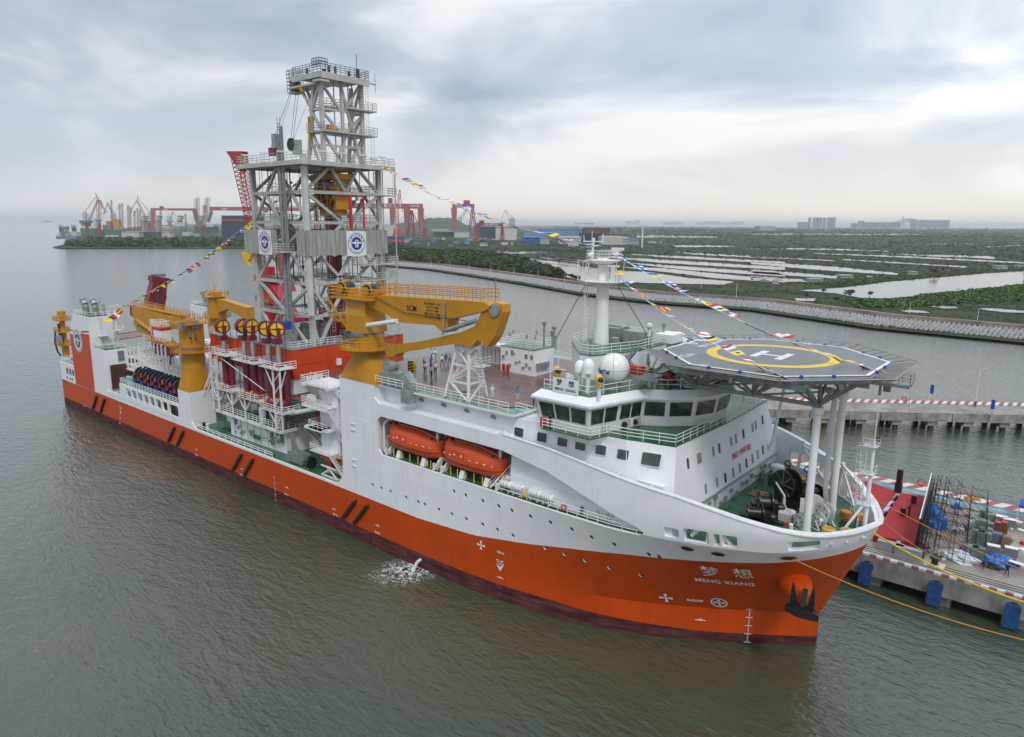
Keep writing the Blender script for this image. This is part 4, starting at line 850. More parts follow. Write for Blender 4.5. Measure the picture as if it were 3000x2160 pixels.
# corrugated wind cladding band 40.0 .. 44.2 with emblem panels
def corr(p, q, nrm, z0=40.0, z1=44.2, gaps=()):
    p = Vector((*p, 0)); q = Vector((*q, 0)); n = Vector((*nrm, 0)); ln = (q-p).length; k = int(ln/.22); vs = []; fs = []
    for i in range(k+1):
        c = p.lerp(q, i/k)+n*(.08 if (i % 4) < 2 else -.06); vs += [(c.x, c.y, z0+.12*math.sin(i*.7)), (c.x, c.y, z1)]
    for i in range(k):
        if any(a <= i/k < b for a, b in gaps): continue
        fs.append((2*i, 2*i+2, 2*i+3, 2*i+1))
    return vs, fs
cl = MB(); off = 1.25
for p, q, n, g in (((X0-1.9, -YH-off), (X1+1.2, -YH-off), (0, -1), ((.54, .86),)), ((X1+1.2, -YH-off), (X1+1.2, YH+.6), (1, 0), ()), ((X1+1.2, YH+.6), (X0-1.9, YH+.6), (0, 1), ()), ((X0-1.9, YH+.6), (X0-1.9, -YH-off), (-1, 0), ())): cl.add(*corr(p, q, n, gaps=g))
cl = cl.build('wind_cladding', CLAD, dr)
def emblem(parent, C_, U, V, s, square=True, nm='emblem', panel=True):
    """round geological emblem: white field, thin ring, blue globe with a white mirrored mark and lettering round it"""
    C_ = Vector(C_); U = Vector(U); V = Vector(V); N_ = U.cross(V)
    def P(u, v, o=0): return C_+U*u*s+V*v*s+N_*o
    if square: pnl = MB().add([P(-1.25, -1.28), P(1.25, -1.28), P(1.25, 1.28), P(-1.25, 1.28), P(-1.25, -1.28, -.06), P(1.25, -1.28, -.06), P(1.25, 1.28, -.06), P(-1.25, 1.28, -.06)], [(0, 1, 2, 3), (0, 4, 5, 1), (1, 5, 6, 2), (2, 6, 7, 3), (3, 7, 4, 0)]).build('emblem_panel', PWHITE, parent)
    else: pnl = MB().add([P(1.18*math.cos(t*math.pi/18), 1.18*math.sin(t*math.pi/18), 0) for t in range(36)], [tuple(range(36))]).build('emblem_panel', PWHITE, parent)
    mb = MB(); c = [t*math.pi/20 for t in range(41)]
    for a, b in zip(c[:-1], c[1:]): mb.add([P(1.06*math.cos(a), 1.06*math.sin(a), .03), P(1.11*math.cos(a), 1.11*math.sin(a), .03), P(1.11*math.cos(b), 1.11*math.sin(b), .03), P(1.06*math.cos(b), 1.06*math.sin(b), .03)], [(0, 1, 2, 3)])
    mb.add([P(.68*math.cos(a), .68*math.sin(a), .03) for a in c[:-1]], [tuple(range(40))]); mb.build('emblem_disc', NAVY, pnl)
    mb = MB()
    for sg in (-1, 1): 
        for poly in (((.05, -.42), (.2, -.42), (.2, -.02), (.58, -.02), (.58, .16), (.2, .16), (.2, .3), (.05, .44)),):
            pts = [P(sg*u, v, .06) for u, v in poly]; mb.add(pts if sg > 0 else pts[::-1], [tuple(range(len(pts)))])
    mb.build('emblem_symbol', PWHITE, pnl)
    for body, r, a0, step, size, flip in (('中国地质调查局', .87, 162, -24, .22, 1), ('CHINA GEOLOGICAL SURVEY', .93, 208, 5.6, .13, -1)):
        objs = []
        for i, ch in enumerate(body):
            if ch == ' ': continue
            a = rad(a0+step*i); ca, sa = math.cos(a), math.sin(a); rt_ = (sa, -ca) if flip > 0 else (-sa, ca); up_ = (ca, sa) if flip > 0 else (-ca, -sa)
            text(ch, size, NAVY, lambda u, v, ca=ca, sa=sa, rt_=rt_, up_=up_: P(r*ca+rt_[0]*u+up_[0]*v, r*sa+rt_[1]*u+up_[1]*v, .05), 'emblem_letter', pnl, bold=.004)
emblem(cl, (82.4, -YH-off-.2, 42.05), (1, 0, 0), (0, 0, 1), 1.62); emblem(cl, (X1+1.2+.2, 1.2, 41.95), (0, 1, 0), (0, 0, 1), 1.62)
# vertical service tubes and lift guide on the starboard face
mb = MB()
for dx, r in ((0, .2), (.5, .24), (1.0, .1), (1.35, .2), (1.75, .12)): mb.tube((87.6+dx, -8.8, 27.5), (87.6+dx, -8.8, 58 if dx < 1 else 60.5), r, n=8)
mb.ladder((88.9, -9.1, 27.5), (88.9, -9.1, 61.8), .8, side=(1, 0, 0), step=.9, r=.07); mb.build('service_tubes', MIDG, dr)
MB().box(86.9, 90, -10.3, -8.2, 40.5, 40.7).rail([(86.9, -10.3, 40.7), (90, -10.3, 40.7), (90, -8.3, 40.7)], 1.2, 3, .8, .045).rail([(86.9, -10.3, 40.7), (86.9, -8.2, 40.7)], 1.2, 3, .8, .06).build('side_platform', DGREY, dr)
MB().cbox((87.6, -9.0, 57.2), 1.1, .8, 2.2).cbox((92.4, -8.2, 56), 1.5, .8, 2.2).build('control_cabinet', GALV, dr)
MB().lathe([(1.0, -.15), (1.0, .15)], (91.2, -8.5, 57.6), 20, 'y').build('cable_sheave', BLACK, dr)
for k, (c_, m_) in enumerate((((85.2, -7.8, 56.2), RED),)): MB().cbox(c_, 1.8, 1.2, 1.3).build('winch_housing', MAROON, dr)
# port side ladders/platforms forward
mb = MB()
for z in (50.2, 38.3, 35.6): mb.box(92.8, 95.4, 1.5 if z < 50 else 6.8, 9.6, z-.15, z).rail([(95.4, 1.5 if z < 50 else 6.8, z), (95.4, 9.6, z)], 1.2, 3, 1.1, .045).rail([(93, 9.6, z), (95.4, 9.6, z)], 1.2, 3, 1, .06)
for z in (38.3, 35.6): mb.rail([(95.4, 1.5, z), (93, 1.5, z)], 1.2, 3, 1, .06)
mb.ladder((95, 9.4, 49), (95, 9.4, 56), .7); mb.ladder((95, 9.4, 27), (95, 9.4, 40), .7); mb.tube((95.3, 9.3, 26), (95.3, 9.3, 54.8), .13, n=6)
for y in (5.3, 6.4, 8.3): mb.tube((93.2, y, 27), (93.2, y, 54.5), .1, n=5)
mb.build('side_ladders', DGREY, dr)
mb = MB()
for k in range(34):
    x = R.uniform(78.5, 92); y = R.uniform(-6, 7); z0 = R.choice((25, 30, 35.4, 45.4)); mb.tube((x, y, z0), (x, y, min(54.5, z0+R.choice((5, 10, 19)))), R.choice((.05, .08, .12)), n=5)
mb.build('cables_and_hoses', BLACK, dr)
mb = MB()
for z, (x0, x1, y0, y1) in ((30.1, (79, 91, 3.5, 7)), (35.6, (88.5, 92.5, -3, 1.0)), (45.6, (79.0, 84, -7, -3.5)), (45.6, (86, 92, 3.5, 7)), (50.4, (78, 84, 3, 7)), (35.6, (78, 83, 2.5, 7)), (50.4, (87, 92, 4.5, 7))):
    mb.box(x0, x1, y0, y1, z, z+.12).rail([(x0, y0, z), (x1, y0, z), (x1, y1, z), (x0, y1, z)], 1.2, 3, 1.0, .045, closed=True)
for x, y in ((90, -1), (82, 4), (80, -5)): mb.ladder((x, y, 26), (x, y, 54), .6, r=.05, step=.6)
mb.build('inner_platforms', DGREY, dr)
mb = MB()
for k in range(46):
    x = R.choice((78.2, 79.0, 81, 83.5, 86, 88.6, 91.6, 92.3)); y = R.choice((-6.7, -6.2, -3, 1, 4.5, 6.6)); z0 = R.choice((25, 30, 35.4, 45.4, 50)); mb.tube((x, y, z0), (x+R.uniform(-.1, .1), y, min(54.6, z0+R.choice((5, 9.5, 20)))), R.choice((.05, .07, .1)), n=5)
for k in range(26): z = R.uniform(26, 54); mb.tube((77.6, R.uniform(-7, 7), z), (92.8, R.uniform(-7, 7), z), .05, n=4) if k % 2 else mb.tube((R.uniform(78, 92), -7.2, z), (R.uniform(78, 92), 7.2, z), .05, n=4)
for z in (30.3, 45.7, 50.6): mb.rail([(93.5, -7, z), (93.5, 7, z)], 1.1, 2, 1.4, .035).rail([(78, -7.9, z), (87, -7.9, z)], 1.1, 2, 1.4, .035)
mb.build('pipework', MIDG, dr)
mb = MB()
for k in range(40): mb.cbox((R.choice((77.9, 92.6))+R.uniform(-.5, .5), R.uniform(-7, 7), R.uniform(26, 53)), R.uniform(.2, .6), R.uniform(.2, .6), R.uniform(.3, 1.0))
mb.build('junction_boxes', GALV, dr)
# yellow hoist, red guide columns
yh = empty('drawworks_hoist', (90, 0, 50), 'yellow travelling hoist with spoked wheel hanging inside the derrick', 'hoist')
w = MB()
for k in range(28):
    t, t2 = 2*math.pi*k/28, 2*math.pi*(k+1)/28
    w.beam((89.6+1.75*math.cos(t), -1.0, 50.2+1.75*math.sin(t)), (89.6+1.75*math.cos(t2), -1.0, 50.2+1.75*math.sin(t2)), .5, .3)
for k in range(8): t = math.pi*k/4; w.beam((89.6, -1.0, 50.2), (89.6+1.7*math.cos(t), -1.0, 50.2+1.7*math.sin(t)), .3, .25)
w.build('spoked_wheel', YEL, yh); MB().lathe([(1.9, -.5), (1.9, .5)], (89.0, .2, 50.5), 26, 'y').build('rear_wheel', BLACK, yh)
MB().box(86.0, 93, -1.6, 1.8, 52.6, 53.5).box(86.4, 87.2, -1.3, 1.5, 47.6, 52.6).box(91.8, 92.6, -1.3, 1.5, 47.6, 52.6).box(87, 92, -.8, 1.2, 46.6, 47.6).build('frame', YEL, yh)
mb = MB().rail([(86, -1.6, 53.5), (93, -1.6, 53.5), (93, 1.8, 53.5)], 1.0, 2, 1, .07)
for k in range(16): mb.cbox((86+R.uniform(0, 7), R.uniform(-1.6, 1.6), 46.5+R.uniform(0, 7)), R.uniform(.3, .9), R.uniform(.3, .8), R.uniform(.3, .9))
mb.build('hoist_machinery', YEL, yh)
mb = MB()
for k in range(5): mb.tube((88.6+k*.75, -.4, 30), (88.6+k*.75, -.4, 47), .36, n=10)
mb.build('red_cylinders', MAROON, yh)
MB().tube((94.0, .5, 44.5), (94.0, .5, 50), .3, n=8).tube((94.6, 2.8, 44.5), (94.6, 2.8, 50), .18, n=8).build('red_post', RED, yh)
MB().tube((81.5, 5, 32), (81.5, 5, 41), .55, n=10).build('yellow_post', YEL, yh)
ym = empty('iron_roughneck', (91.5, 4, 25), 'yellow pipe handling machine on the drill floor under the derrick', 'machine')
mb = MB().beam((90, 2, 25.1), (92.5, 3.5, 28.4), .5).beam((92.5, 3.5, 28.4), (93.5, 6, 26.4), .4).beam((88.5, 4, 25.1), (90, 5, 27.8), .4).beam((90, 5, 27.8), (92.6, 7, 27.9), .35)
for k in range(14): mb.cbox((88+R.uniform(0, 5), R.uniform(1.5, 7), 25.1+R.uniform(0, 2)), R.uniform(.3, .9), .4, R.uniform(.3, 1.2))
mb.build('arm', YEL, ym)
rm = empty('drill_floor_winch', (86, 5, 25), 'crimson machinery housing standing on the drill floor behind the derrick legs', 'winch')
mb = MB().box(82, 87, 3.5, 7, 25.1, 31).box(84, 88, 1, 4, 25.1, 28.5).lathe([(1.4, -1.6), (1.4, 1.6)], (84.6, 5, 34.5), 18, 'x')
for k in range(16): mb.cbox((80+R.uniform(0, 9), R.uniform(0, 7), 25.1+R.uniform(0, 4)), R.uniform(.4, 1.3), .8, R.uniform(.4, 1.5))
mb.build('housing', mat('crimson paint', (.40, .015, .04), .4, var=.2), rm)
mb = MB()
for k in range(30): mb.cbox((R.uniform(79, 92), R.uniform(-6, 6), 25.1), R.uniform(.3, 1.4), R.uniform(.3, 1.2), R.uniform(.5, 3))
mb.build('machinery', STEEL, rm)
MB().cbox((88.2, -9.4, 25.1), 2.2, 2.0, 2.6).build('motor_base', GALV, ship); MB().cbox((88.2, -9.4, 27.7), 2.0, 1.6, 1.3).build('motor', BLUE, ship)
# upper tower on the platform
ut = empty('upper_derrick_tower', (90.5, 0, 55.15), 'slender grey lattice crown tower standing on top of the derrick', 'tower')
mb = MB()
mb.beam((89.3, -4.1, 55.2), (91.0, -4.1, 63.4), .5).beam((91.0, -4.1, 63.4), (91.9, -4.1, 67.8), .5)
for y in (-4.1, 3.9): mb.beam((93.6, y, 55.2), (93.6, y, 68.5), .6)
mb.beam((89.6, 3.9, 55.2), (91.0, 3.9, 67.8), .5); mb.beam((93.7, -.2, 55.2), (93.7, -.2, 68.2), .45)
mb.build('leg', DGREY, ut)
mb = MB()
for a, b in (((93.8, -.6, 68.2), (93.8, 3.2, 55.3)), ((93.6, -4.1, 67.3), (93.6, -.3, 63.4)), ((93.6, 3.7, 68), (93.6, .4, 63.6)), ((91, -4.1, 63.3), (87.6, -4.1, 67.6)), ((91.2, -3.6, 63.3), (88, -3.2, 67.6)), ((91, -4.1, 63.3), (93.6, -4.1, 67.5)), ((91, -4.1, 63), (93.6, -4.1, 59.8)), ((93.6, -4.1, 63), (93.6, -.4, 59.8)), ((93.6, 3.9, 63), (93.6, .2, 59.8)), ((93.6, -4.1, 59.6), (93.6, -.6, 55.4)), ((93.6, .4, 59.6), (93.6, -1.6, 55.3)), ((89.9, -4.1, 59.5), (92.2, -4.1, 55.3)), ((91, -4.1, 59.5), (93.6, -4.1, 55.3)), ((91, 3.9, 63), (93.6, 3.9, 67.8)), ((90.5, 3.9, 59.5), (93.6, 3.9, 63)), ((93.6, 3.9, 59.5), (90, 3.9, 55.5)), ((93.6, 3.9, 59.4), (93.6, 1.4, 55.3))): mb.beam(a, b, .38)
for z in (57.8, 59.7, 63.4): mb.beam((90.2, -4.1, z), (93.6, -4.1, z), .34).beam((93.6, -4.1, z), (93.6, 3.9, z), .34).beam((90.2, 3.9, z), (93.6, 3.9, z), .34)
mb.build('bracing', DGREY, ut)
for z, (x0, x1, y0, y1) in ((59.8, (90, 94.8, -4.6, 6.2)), (63.8, (92.6, 94.8, .5, 6.2)), (63.8, (88.4, 92.8, -2.5, 1))):
    MB().box(x0, x1, y0, y1, z, z+.25).rail([(x0, y0, z+.2), (x1, y0, z+.2), (x1, y1, z+.2), (x0, y1, z+.2)], 1.25, 3, 1.0, .045, closed=True).build('tower_platform', DGREY, ut)
cp = MB().box(87.2, 94.9, -4.9, 4.6, 68.4, 68.8).box(86.2, 93.6, -4.9, -1.8, 67.0, 67.3).box(93.0, 95.0, -5.2, -3.4, 67.3, 67.6).beam((94.9, -4.9, 68.2), (94.9, 4.6, 68.2), .4, .9).beam((87.2, -4.9, 68.2), (94.9, -4.9, 68.2), .35, .6).box(85.0, 87.0, -4.6, -2.8, 66.4, 66.6)
cp = cp.build('crown_platform', DGREY, ut)
MB().rail([(87.2, -4.9, 68.8), (94.9, -4.9, 68.8), (94.9, 4.6, 68.8), (87.2, 4.6, 68.8)], 1.35, 4, 1.0, .05, closed=True).rail([(93, -5.2, 69.4), (95, -5.2, 69.4), (95, -3.6, 69.4)], 1.3, 3, .5, .07).rail([(85, -4.6, 66.6), (85, -2.8, 66.6), (87, -2.8, 66.6)], 3.4, 6, .6, .045).rail([(85, -4.6, 66.6), (87, -4.6, 66.6)], 3.4, 6, .6, .06).build('crown_railing', STEEL, cp)
mb = MB()
for k in range(9): x, y = R.uniform(88, 94.6), R.uniform(-4.6, 4.2); mb.cbox((x, y, 68.9), .3, .3, R.uniform(.8, 1.8))
mb.tube((94.5, 2.5, 69), (94.5, 2.5, 72.5), .06, n=4).tube((94.9, 5.9, 67), (94.9, 5.9, 70), .05, n=4).beam((94.9, 4.6, 68.3), (94.9, 6.0, 68.2), .12); mb.build('crown_lamps', BLACK, cp)
MB().cbox((86.2, -3.8, 66.7), 1.2, 1.2, 1.6).build('crown_winch', STEEL, cp); MB().beam((89.2, -4.7, 67.2), (89.5, -4.7, 66.2), .5, .4).beam((90.6, -4.5, 58.6), (90.6, -4.5, 62.3), .35).cbox((93, -2, 60), 1.5, 1, 1.1).build('yellow_block', YEL, cp)
mb = MB()
for y in (-.9, .9, 2.0, 2.8): mb.tube((92.6, y, 55), (92.6, y, 68.3), .11, n=5)
mb.ladder((94.4, 5.4, 55.3), (94.4, 5.4, 60.5), .7).ladder((94.2, 4.6, 60), (94.2, 4.6, 68.5), .6).ladder((94.3, 1.6, 60), (94.3, 1.6, 64.8), .6); mb.build('tower_ladders', DGREY, ut)
mb = MB()
for a, b in (((85.2, -4.3, 66.4), (84.3, -8, 57.4)), ((85.5, -4.2, 66.4), (85.9, -8, 57.5)), ((86.2, -3.8, 66.5), (90.9, -8.3, 58.3)), ((86.7, -3.6, 66.5), (91.5, -8.3, 58.3)), ((89.8, -3, 67), (91.5, -8.3, 58.2)), ((90.8, -3, 67), (93, -6, 56))): mb.tube(a, b, .035, n=4)
mb.build('hoist_wires', BLACK, ut)
# ------------------------------------------------------------ forward knuckle boom crane
def pedestal(parent, cx, cy, sx, sy, z0, z1, r, z2, sides=24):
    rings = []
    def sq(t):
        a = t*2*math.pi; c, s_ = math.cos(a), math.sin(a); k = 1/max(abs(c), abs(s_)); return c*k, s_*k
    for z, f in ((z0, 0), (z1, 1)):
        ring_ = []
        for k in range(32):
            t = (k+.0)/32; q = sq(t); a = t*2*math.pi; x0_, y0_ = q[0]*sx/2, q[1]*sy/2; x1_, y1_ = r*math.cos(a), r*math.sin(a)
            ring_.append((cx+x0_*(1-f)+x1_*f, cy+y0_*(1-f)+y1_*f, z))
        rings.append(ring_)
    MB().loft(rings).build('pedestal_base', YEL, parent, smooth=8)
    MB().lathe([(r, z1), (r, z2)], (cx, cy, 0), 32).build('pedestal_column', YEL, parent, smooth=40)
def ringplat(parent, cx, cy, z, r0, r1):
    mb = MB(); mb.lathe([(r0, z-.25), (r1, z-.1), (r1, z), (r0, z)], (cx, cy, 0), 28); n = 20
    P = [(cx+r1*math.cos(2*math.pi*k/n), cy+r1*math.sin(2*math.pi*k/n), z) for k in range(n)]
    mb.rail(P, 1.15, 3, 2, .05, closed=True); mb.build('ring_platform', YEL, parent)
fc = empty('forward_deck_crane', (116.2, -14.2, 24), 'large yellow knuckle boom crane folded forward over the wooden deck', 'crane')
cx, cy = 115.6, -14.1
pedestal(fc, 116.2, cy, 7.9, 4.7, 24.0, 27.9, 2.05, 30.4); ringplat(fc, cx+.2, cy, 28.5, 2.0, 3.9)
MB().lathe([(2.3, 30.2), (2.3, 30.7)], (cx+.3, cy, 0), 28).build('slewing_ring', STEEL, fc)
MB().loft([[(cx-2.1, cy-1.9, 30.7), (cx+2.3, cy-1.9, 30.7), (cx+2.3, cy+1.9, 30.7), (cx-2.1, cy+1.9, 30.7)], [(cx-2.2, cy-1.8, 33), (cx+2.0, cy-1.8, 33), (cx+2.0, cy+1.8, 33), (cx-2.2, cy+1.8, 33)], [(cx-2.6, cy-1.3, 35.2), (cx+1.6, cy-1.3, 35.2), (cx+1.6, cy+1.3, 35.2), (cx-2.6, cy+1.3, 35.2)]]).build('king_post', YEL, fc)
jy0, jy1 = cy-1.0, cy+1.0
MB().prism([(114.2, 35.6), (112.6, 35.0), (116.5, 34.4), (120.8, 33.7), (123.6, 32.7), (130.3, 33.0), (131.6, 32.3), (132.4, 32.3), (132.7, 33.9), (138.6, 35.45), (139.9, 36.0), (138.6, 36.5), (120, 36.0)], 'y', jy0, jy1).build('main_jib', YEL, fc)
MB().prism([(140.0, 36.6), (141.2, 36.4), (141.3, 35.5), (140.1, 32.6), (138.9, 31.2), (137.4, 31.9), (136.2, 30.8), (134.7, 31.0), (133.7, 31.0), (123.0, 28.5), (121.8, 27.8), (120.8, 27.9), (120.2, 29.1), (127.8, 30.7), (134.6, 32.5), (137.0, 33.5), (137.9, 35.0), (138.4, 35.6), (139.2, 35.7)], 'y', cy-.75, cy+.75).build('knuckle_jib', YEL, fc)
MB().tube((117.2, cy-1.45, 31.7), (123.6, cy-1.25, 32.9), .33, n=14).build('lift_cylinder', WHITE2, fc); MB().tube((132.2, cy-.9, 32.5), (137.3, cy-.9, 34.2), .28, n=12).tube((132.0, cy-1.15, 32), (132.3, cy-1.15, 36), .16, n=8).build('fold_cylinder', GALV, fc)
MB().lathe([(.75, -.5), (.75, .5)], (140.2, cy-.5, 35.7), 18, 'y').build('tip_sheave', GALV, fc)
MB().rail([(119.5, cy-.95, 36.1), (139.3, cy-.95, 36.55)], 1.4, 3, 1.25, .06).rail([(119.5, cy+.95, 36.1), (139.3, cy+.95, 36.55)], 1.4, 3, 1.25, .06).build('jib_railing', YEL, fc)
MB().box(109.6, 113.4, cy-1.6, cy+1.8, 35.0, 35.2).box(112.6, 119.2, cy-2.3, cy+2.3, 35.2, 35.4).rail([(109.6, cy-1.6, 35.2), (113.4, cy-1.6, 35.2), (119.2, cy-2.3, 35.3), (119.2, cy+2.3, 35.3), (109.6, cy+1.8, 35.2)], 1.4, 3, 1.0, .065, closed=True).beam((109.4, cy-1.8, 35), (113.4, cy-1.6, 31), .2).build('winch_platform', YEL, fc)
for x in (111.6, 117.2):
    w = MB().lathe([(1.0, -.8), (1.0, .8)], (x, cy, 36.3), 18, 'y').build('winch_drum', BLACK, fc); MB().lathe([(.62, -.1), (.62, .1)], (x-.2, cy-1.0, 36.3), 18, 'y').lathe([(.62, -.1), (.62, .1)], (x-.2, cy+1.0, 36.3), 18, 'y').lathe([(1.12, -.05), (1.12, .05), (.9, .05), (.9, -.05), (1.12, -.05)], (x, cy-.9, 36.3), 20, 'y', cap=False).cbox((x+1.4, cy, 35.4), .9, 1.4, 1.1).build('winch_flange', YEL, w)
MB().path([(119, cy, 36), (119.2, cy, 37.6), (117.6, cy, 37.7)], .1, 5).path([(111.7, cy+.6, 36), (111.8, cy+.6, 37.4), (109.8, cy+.6, 37.5)], .1, 5).tube((138.9, cy+.8, 36.5), (138.9, cy+.8, 39), .07, n=5).build('davit_post', YEL, fc)
MB().box(109.2, 113.0, cy-.8, cy+2, 31.5, 31.7).rail([(109.2, cy-1.4, 31.7), (113, cy-1.4, 31.7)], 1.2, 3, 1, .06).rail([(109.2, cy-1.4, 31.7), (109.2, cy+2, 31.7)], 1.2, 3, 1, .06).build('cab_platform', YEL, fc)
text('SCM', 1.0, BLACK, lambda u, v: (126.2+u, jy0-.03, 34.75+v), 'crane_lettering', fc, bold=.02)
for k, s_ in enumerate(('主钩: SWL20T × 12M', 'SWL15T × 20M', 'SWL12T × 25M', '副钩: SWL5T × 28M', '载人: SWL2T × 28M')): text(s_, .33, BLACK, lambda u, v, k=k: (130.0+u, jy0-.03, 35.6-k*.42+v), 'crane_lettering', fc, bold=.008)
mb = MB().path([(141.2, cy-.5, 36), (138.6, cy-.5, 32)], .04, 4).path([(118, cy-1.15, 36.1), (125, cy-1.15, 34.1), (136, cy-1.15, 34.1)], .05, 4).path([(121, cy-.3, 28.4), (121.0, cy-.3, 27.5)], .04, 4); mb.build('hoist_wires', BLACK, fc)
hk = empty('crane_hook_block', (124.6, -13.5, 25), 'black and yellow striped hook block with red hook hanging over the wooden deck', 'hook')
p = aY(1208, 1080, -12.5)
STRIPE = mat('stripe yellow', (.55, .4, .02), .5)
mb = MB().prism([(p.x-.55, p.z-.7), (p.x+.55, p.z-.7), (p.x+.6, p.z+.6), (p.x+.3, p.z+1.1), (p.x-.4, p.z+1.1), (p.x-.6, p.z+.6)], 'y', -12.8, -12.3).build('block', STRIPE, hk)
mb = MB()
for k in range(4): z = p.z-.6+k*.42; mb.add([(p.x-.55, -12.82, z), (p.x-.55, -12.82, z+.2), (p.x+.55, -12.82, z+.5), (p.x+.55, -12.82, z+.3)], [(0, 3, 2, 1)])
mb.build('stripes', BLACK, hk); MB().lathe([(.2, 0), (.38, .3), (.2, .7)], (p.x, -12.5, p.z-1.4), 10).build('hook', RED, hk); MB().path([(p.x, -12.5, p.z-1.3), (p.x+1.3, -12.3, p.z-2.9)], .03, 4).path([(p.x, -12.5, p.z-1.3), (p.x+.2, -12.7, p.z-2.9)], .03, 4).build('sling', BLACK, hk)
# lattice crane rest
ct_ = empty('crane_boom_rest', (134.4, -13.4, 24.2), 'white lattice tower on the wooden deck on which the crane jib rests', 'tower')
bx = [(131.9, -15.0), (136.0, -15.0), (136.0, -11.6), (131.9, -11.6)]; tx = [(133.3, -14.1), (135.3, -14.1), (135.3, -12.5), (133.3, -12.5)]
mb = MB(); Q = []
for zt in (24.0, 26.2, 28.3, 30.4): t = (zt-24)/6.4; Q.append([(bx[i][0]+(tx[i][0]-bx[i][0])*t, bx[i][1]+(tx[i][1]-bx[i][1])*t, zt) for i in range(4)])
for i in range(4): mb.beam(Q[0][i], Q[-1][i], .28)
mb.build('leg', WHITE2, ct_); mb = MB()
for k in range(3):
    for i in range(4):
        j = (i+1) % 4; mb.beam(Q[k+1][i], Q[k+1][j], .2); mb.beam(Q[k][i], Q[k+1][j], .2) if (i+k) % 2 else mb.beam(Q[k][j], Q[k+1][i], .2)
mb.build('bracing', WHITE2, ct_)
MB().box(133.0, 135.6, -14.3, -12.3, 30.3, 30.7).box(133.0, 134.3, -14.3, -13.3, 30.7, 31.4).build('saddle', WHITE2, ct_)
mb = MB().box(135.2, 137.2, -14.0, -12.2, 28.3, 28.4).rail([(137.2, -14.0, 28.4), (137.2, -12.2, 28.4)], 1.1, 3, .8, .05).rail([(135.4, -14, 28.4), (137.2, -14, 28.4)], 1.1, 3, .8, .05).ladder((136.8, -13.6, 24.2), (136.8, -13.6, 29), .6)
for k in range(6): mb.path([(136.8+.5*math.cos(t)-.1, -13.6+.45*math.sin(t), 26+k*.4) for t in [math.pi*i/6-math.pi/2 for i in range(7)]], .035, 4)
mb.build('ladder_platform', WHITE2, ct_)
# ------------------------------------------------------------ aft crane
ac = empty('aft_deck_crane', (63.2, -14, 14), 'yellow crane with white and red cab on the aft pedestal, jib pointing to the stern', 'crane')
ax_, ay_ = 63.4, -14.0
MB().box(61.0, 65.5, -16.38, -11.6, 7.3, 14.1).build('pedestal_foot', WHITE, ship)
pedestal(ac, 63.25, ay_, 4.5, 4.75, 14.1, 17.9, 2.1, 22.4); ringplat(ac, ax_, ay_, 21.6, 2.1, 3.5)
MB().lathe([(2.2, 22.4), (2.2, 26.9)], (ax_, ay_, 0), 28).build('slewing_column', YEL, ac, smooth=40); MB().lathe([(2.35, 22.3), (2.35, 22.6)], (ax_, ay_, 0), 28).build('slewing_ring', STEEL, ac)
MB().box(ax_-3.4, ax_+3, ay_-2.8, ay_+2.5, 26.8, 27).rail([(ax_-3.4, ay_-2.8, 27), (ax_+3, ay_-2.8, 27), (ax_+3, ay_+2.5, 27), (ax_-3.4, ay_+2.5, 27)], 1.1, 3, 1.1, .055, closed=True).build('top_platform', YEL, ac)
for dy in (-2.3, -.3): MB().cbox((ax_+1.8, ay_+dy, 26.0), 1.2, 1.4, 1.5).build('cooler', MIDG, ac)
mb = MB().path([(ax_+2.3, ay_-1.4, 26), (ax_+2.9, ay_-1.8, 24.6), (ax_+2.3, ay_-1.2, 24.2)], .12, 6).path([(ax_+2.3, ay_-.4, 26), (ax_+2.9, ay_-.8, 24.4), (ax_+2.3, ay_-.2, 24)], .12, 6); mb.build('hydraulic_hose', BLACK, ac)
jc = -13.2
MB().prism([(62, 27.3), (38.5, 27.9), (37.6, 27.0), (38.6, 25.2), (45, 24.0), (52.5, 24.6), (62, 25.4)], 'y', jc-.9, jc+.9).build('main_jib', YEL, ac)
MB().prism([(38.2, 26.0), (37.2, 24.2), (39, 22.6), (44, 22.4), (51, 21.4), (54.5, 20.4), (54.8, 21.6), (45, 24.4)], 'y', jc-.65, jc+.65).build('knuckle_jib', YEL, ac)
MB().rail([(61, jc-.9, 27.4), (38.6, jc-.9, 27.9)], 1.2, 3, 1.3, .055).rail([(61, jc+.9, 27.4), (38.6, jc+.9, 27.9)], 1.2, 3, 1.3, .055).box(39, 60, jc-.7, jc+.7, 27.75, 27.95).build('jib_walkway', YEL, ac)
MB().tube((40, jc-1.0, 25.3), (47, jc-1.0, 23.4), .3, n=10).build('fold_cylinder', YEL, ac)
mb = MB()
for k in range(8): mb.cbox((39.5+k*1.9, jc-.75, 23.8-k*.25), .8, .2, .35)
mb.each('jib_block', STEEL, ac)
MB().box(50.5, 60.5, ay_-2.9, ay_-.9, 22.3, 22.45).rail([(50.5, ay_-2.9, 22.45), (61, ay_-2.9, 22.45)], 1.1, 3, 1.1, .055).build('cab_platform', YEL, ac)
cb = MB().loft([[(52.6, -16.6, 22.6), (56.6, -16.6, 22.6), (56.6, -14.8, 22.6), (52.6, -14.8, 22.6)], [(51.9, -16.6, 25.4), (56.6, -16.6, 25.4), (56.6, -14.8, 25.4), (51.9, -14.8, 25.4)]]).build('cab', WHITE, ac)
MB().box(52.6, 56.65, -16.66, -14.7, 24.9, 25.42).prism([(52.9, 22.8), (53.4, 22.8), (53.0, 24.9), (52.4, 24.9)], 'y', -16.64, -16.5).build('cab_stripe', RED, cb); MB().prism([(52.55, 23.2), (52.2, 24.9), (51.95, 24.9), (52.35, 23.2)], 'y', -16.5, -14.9).build('cab_window', GLASS, cb)
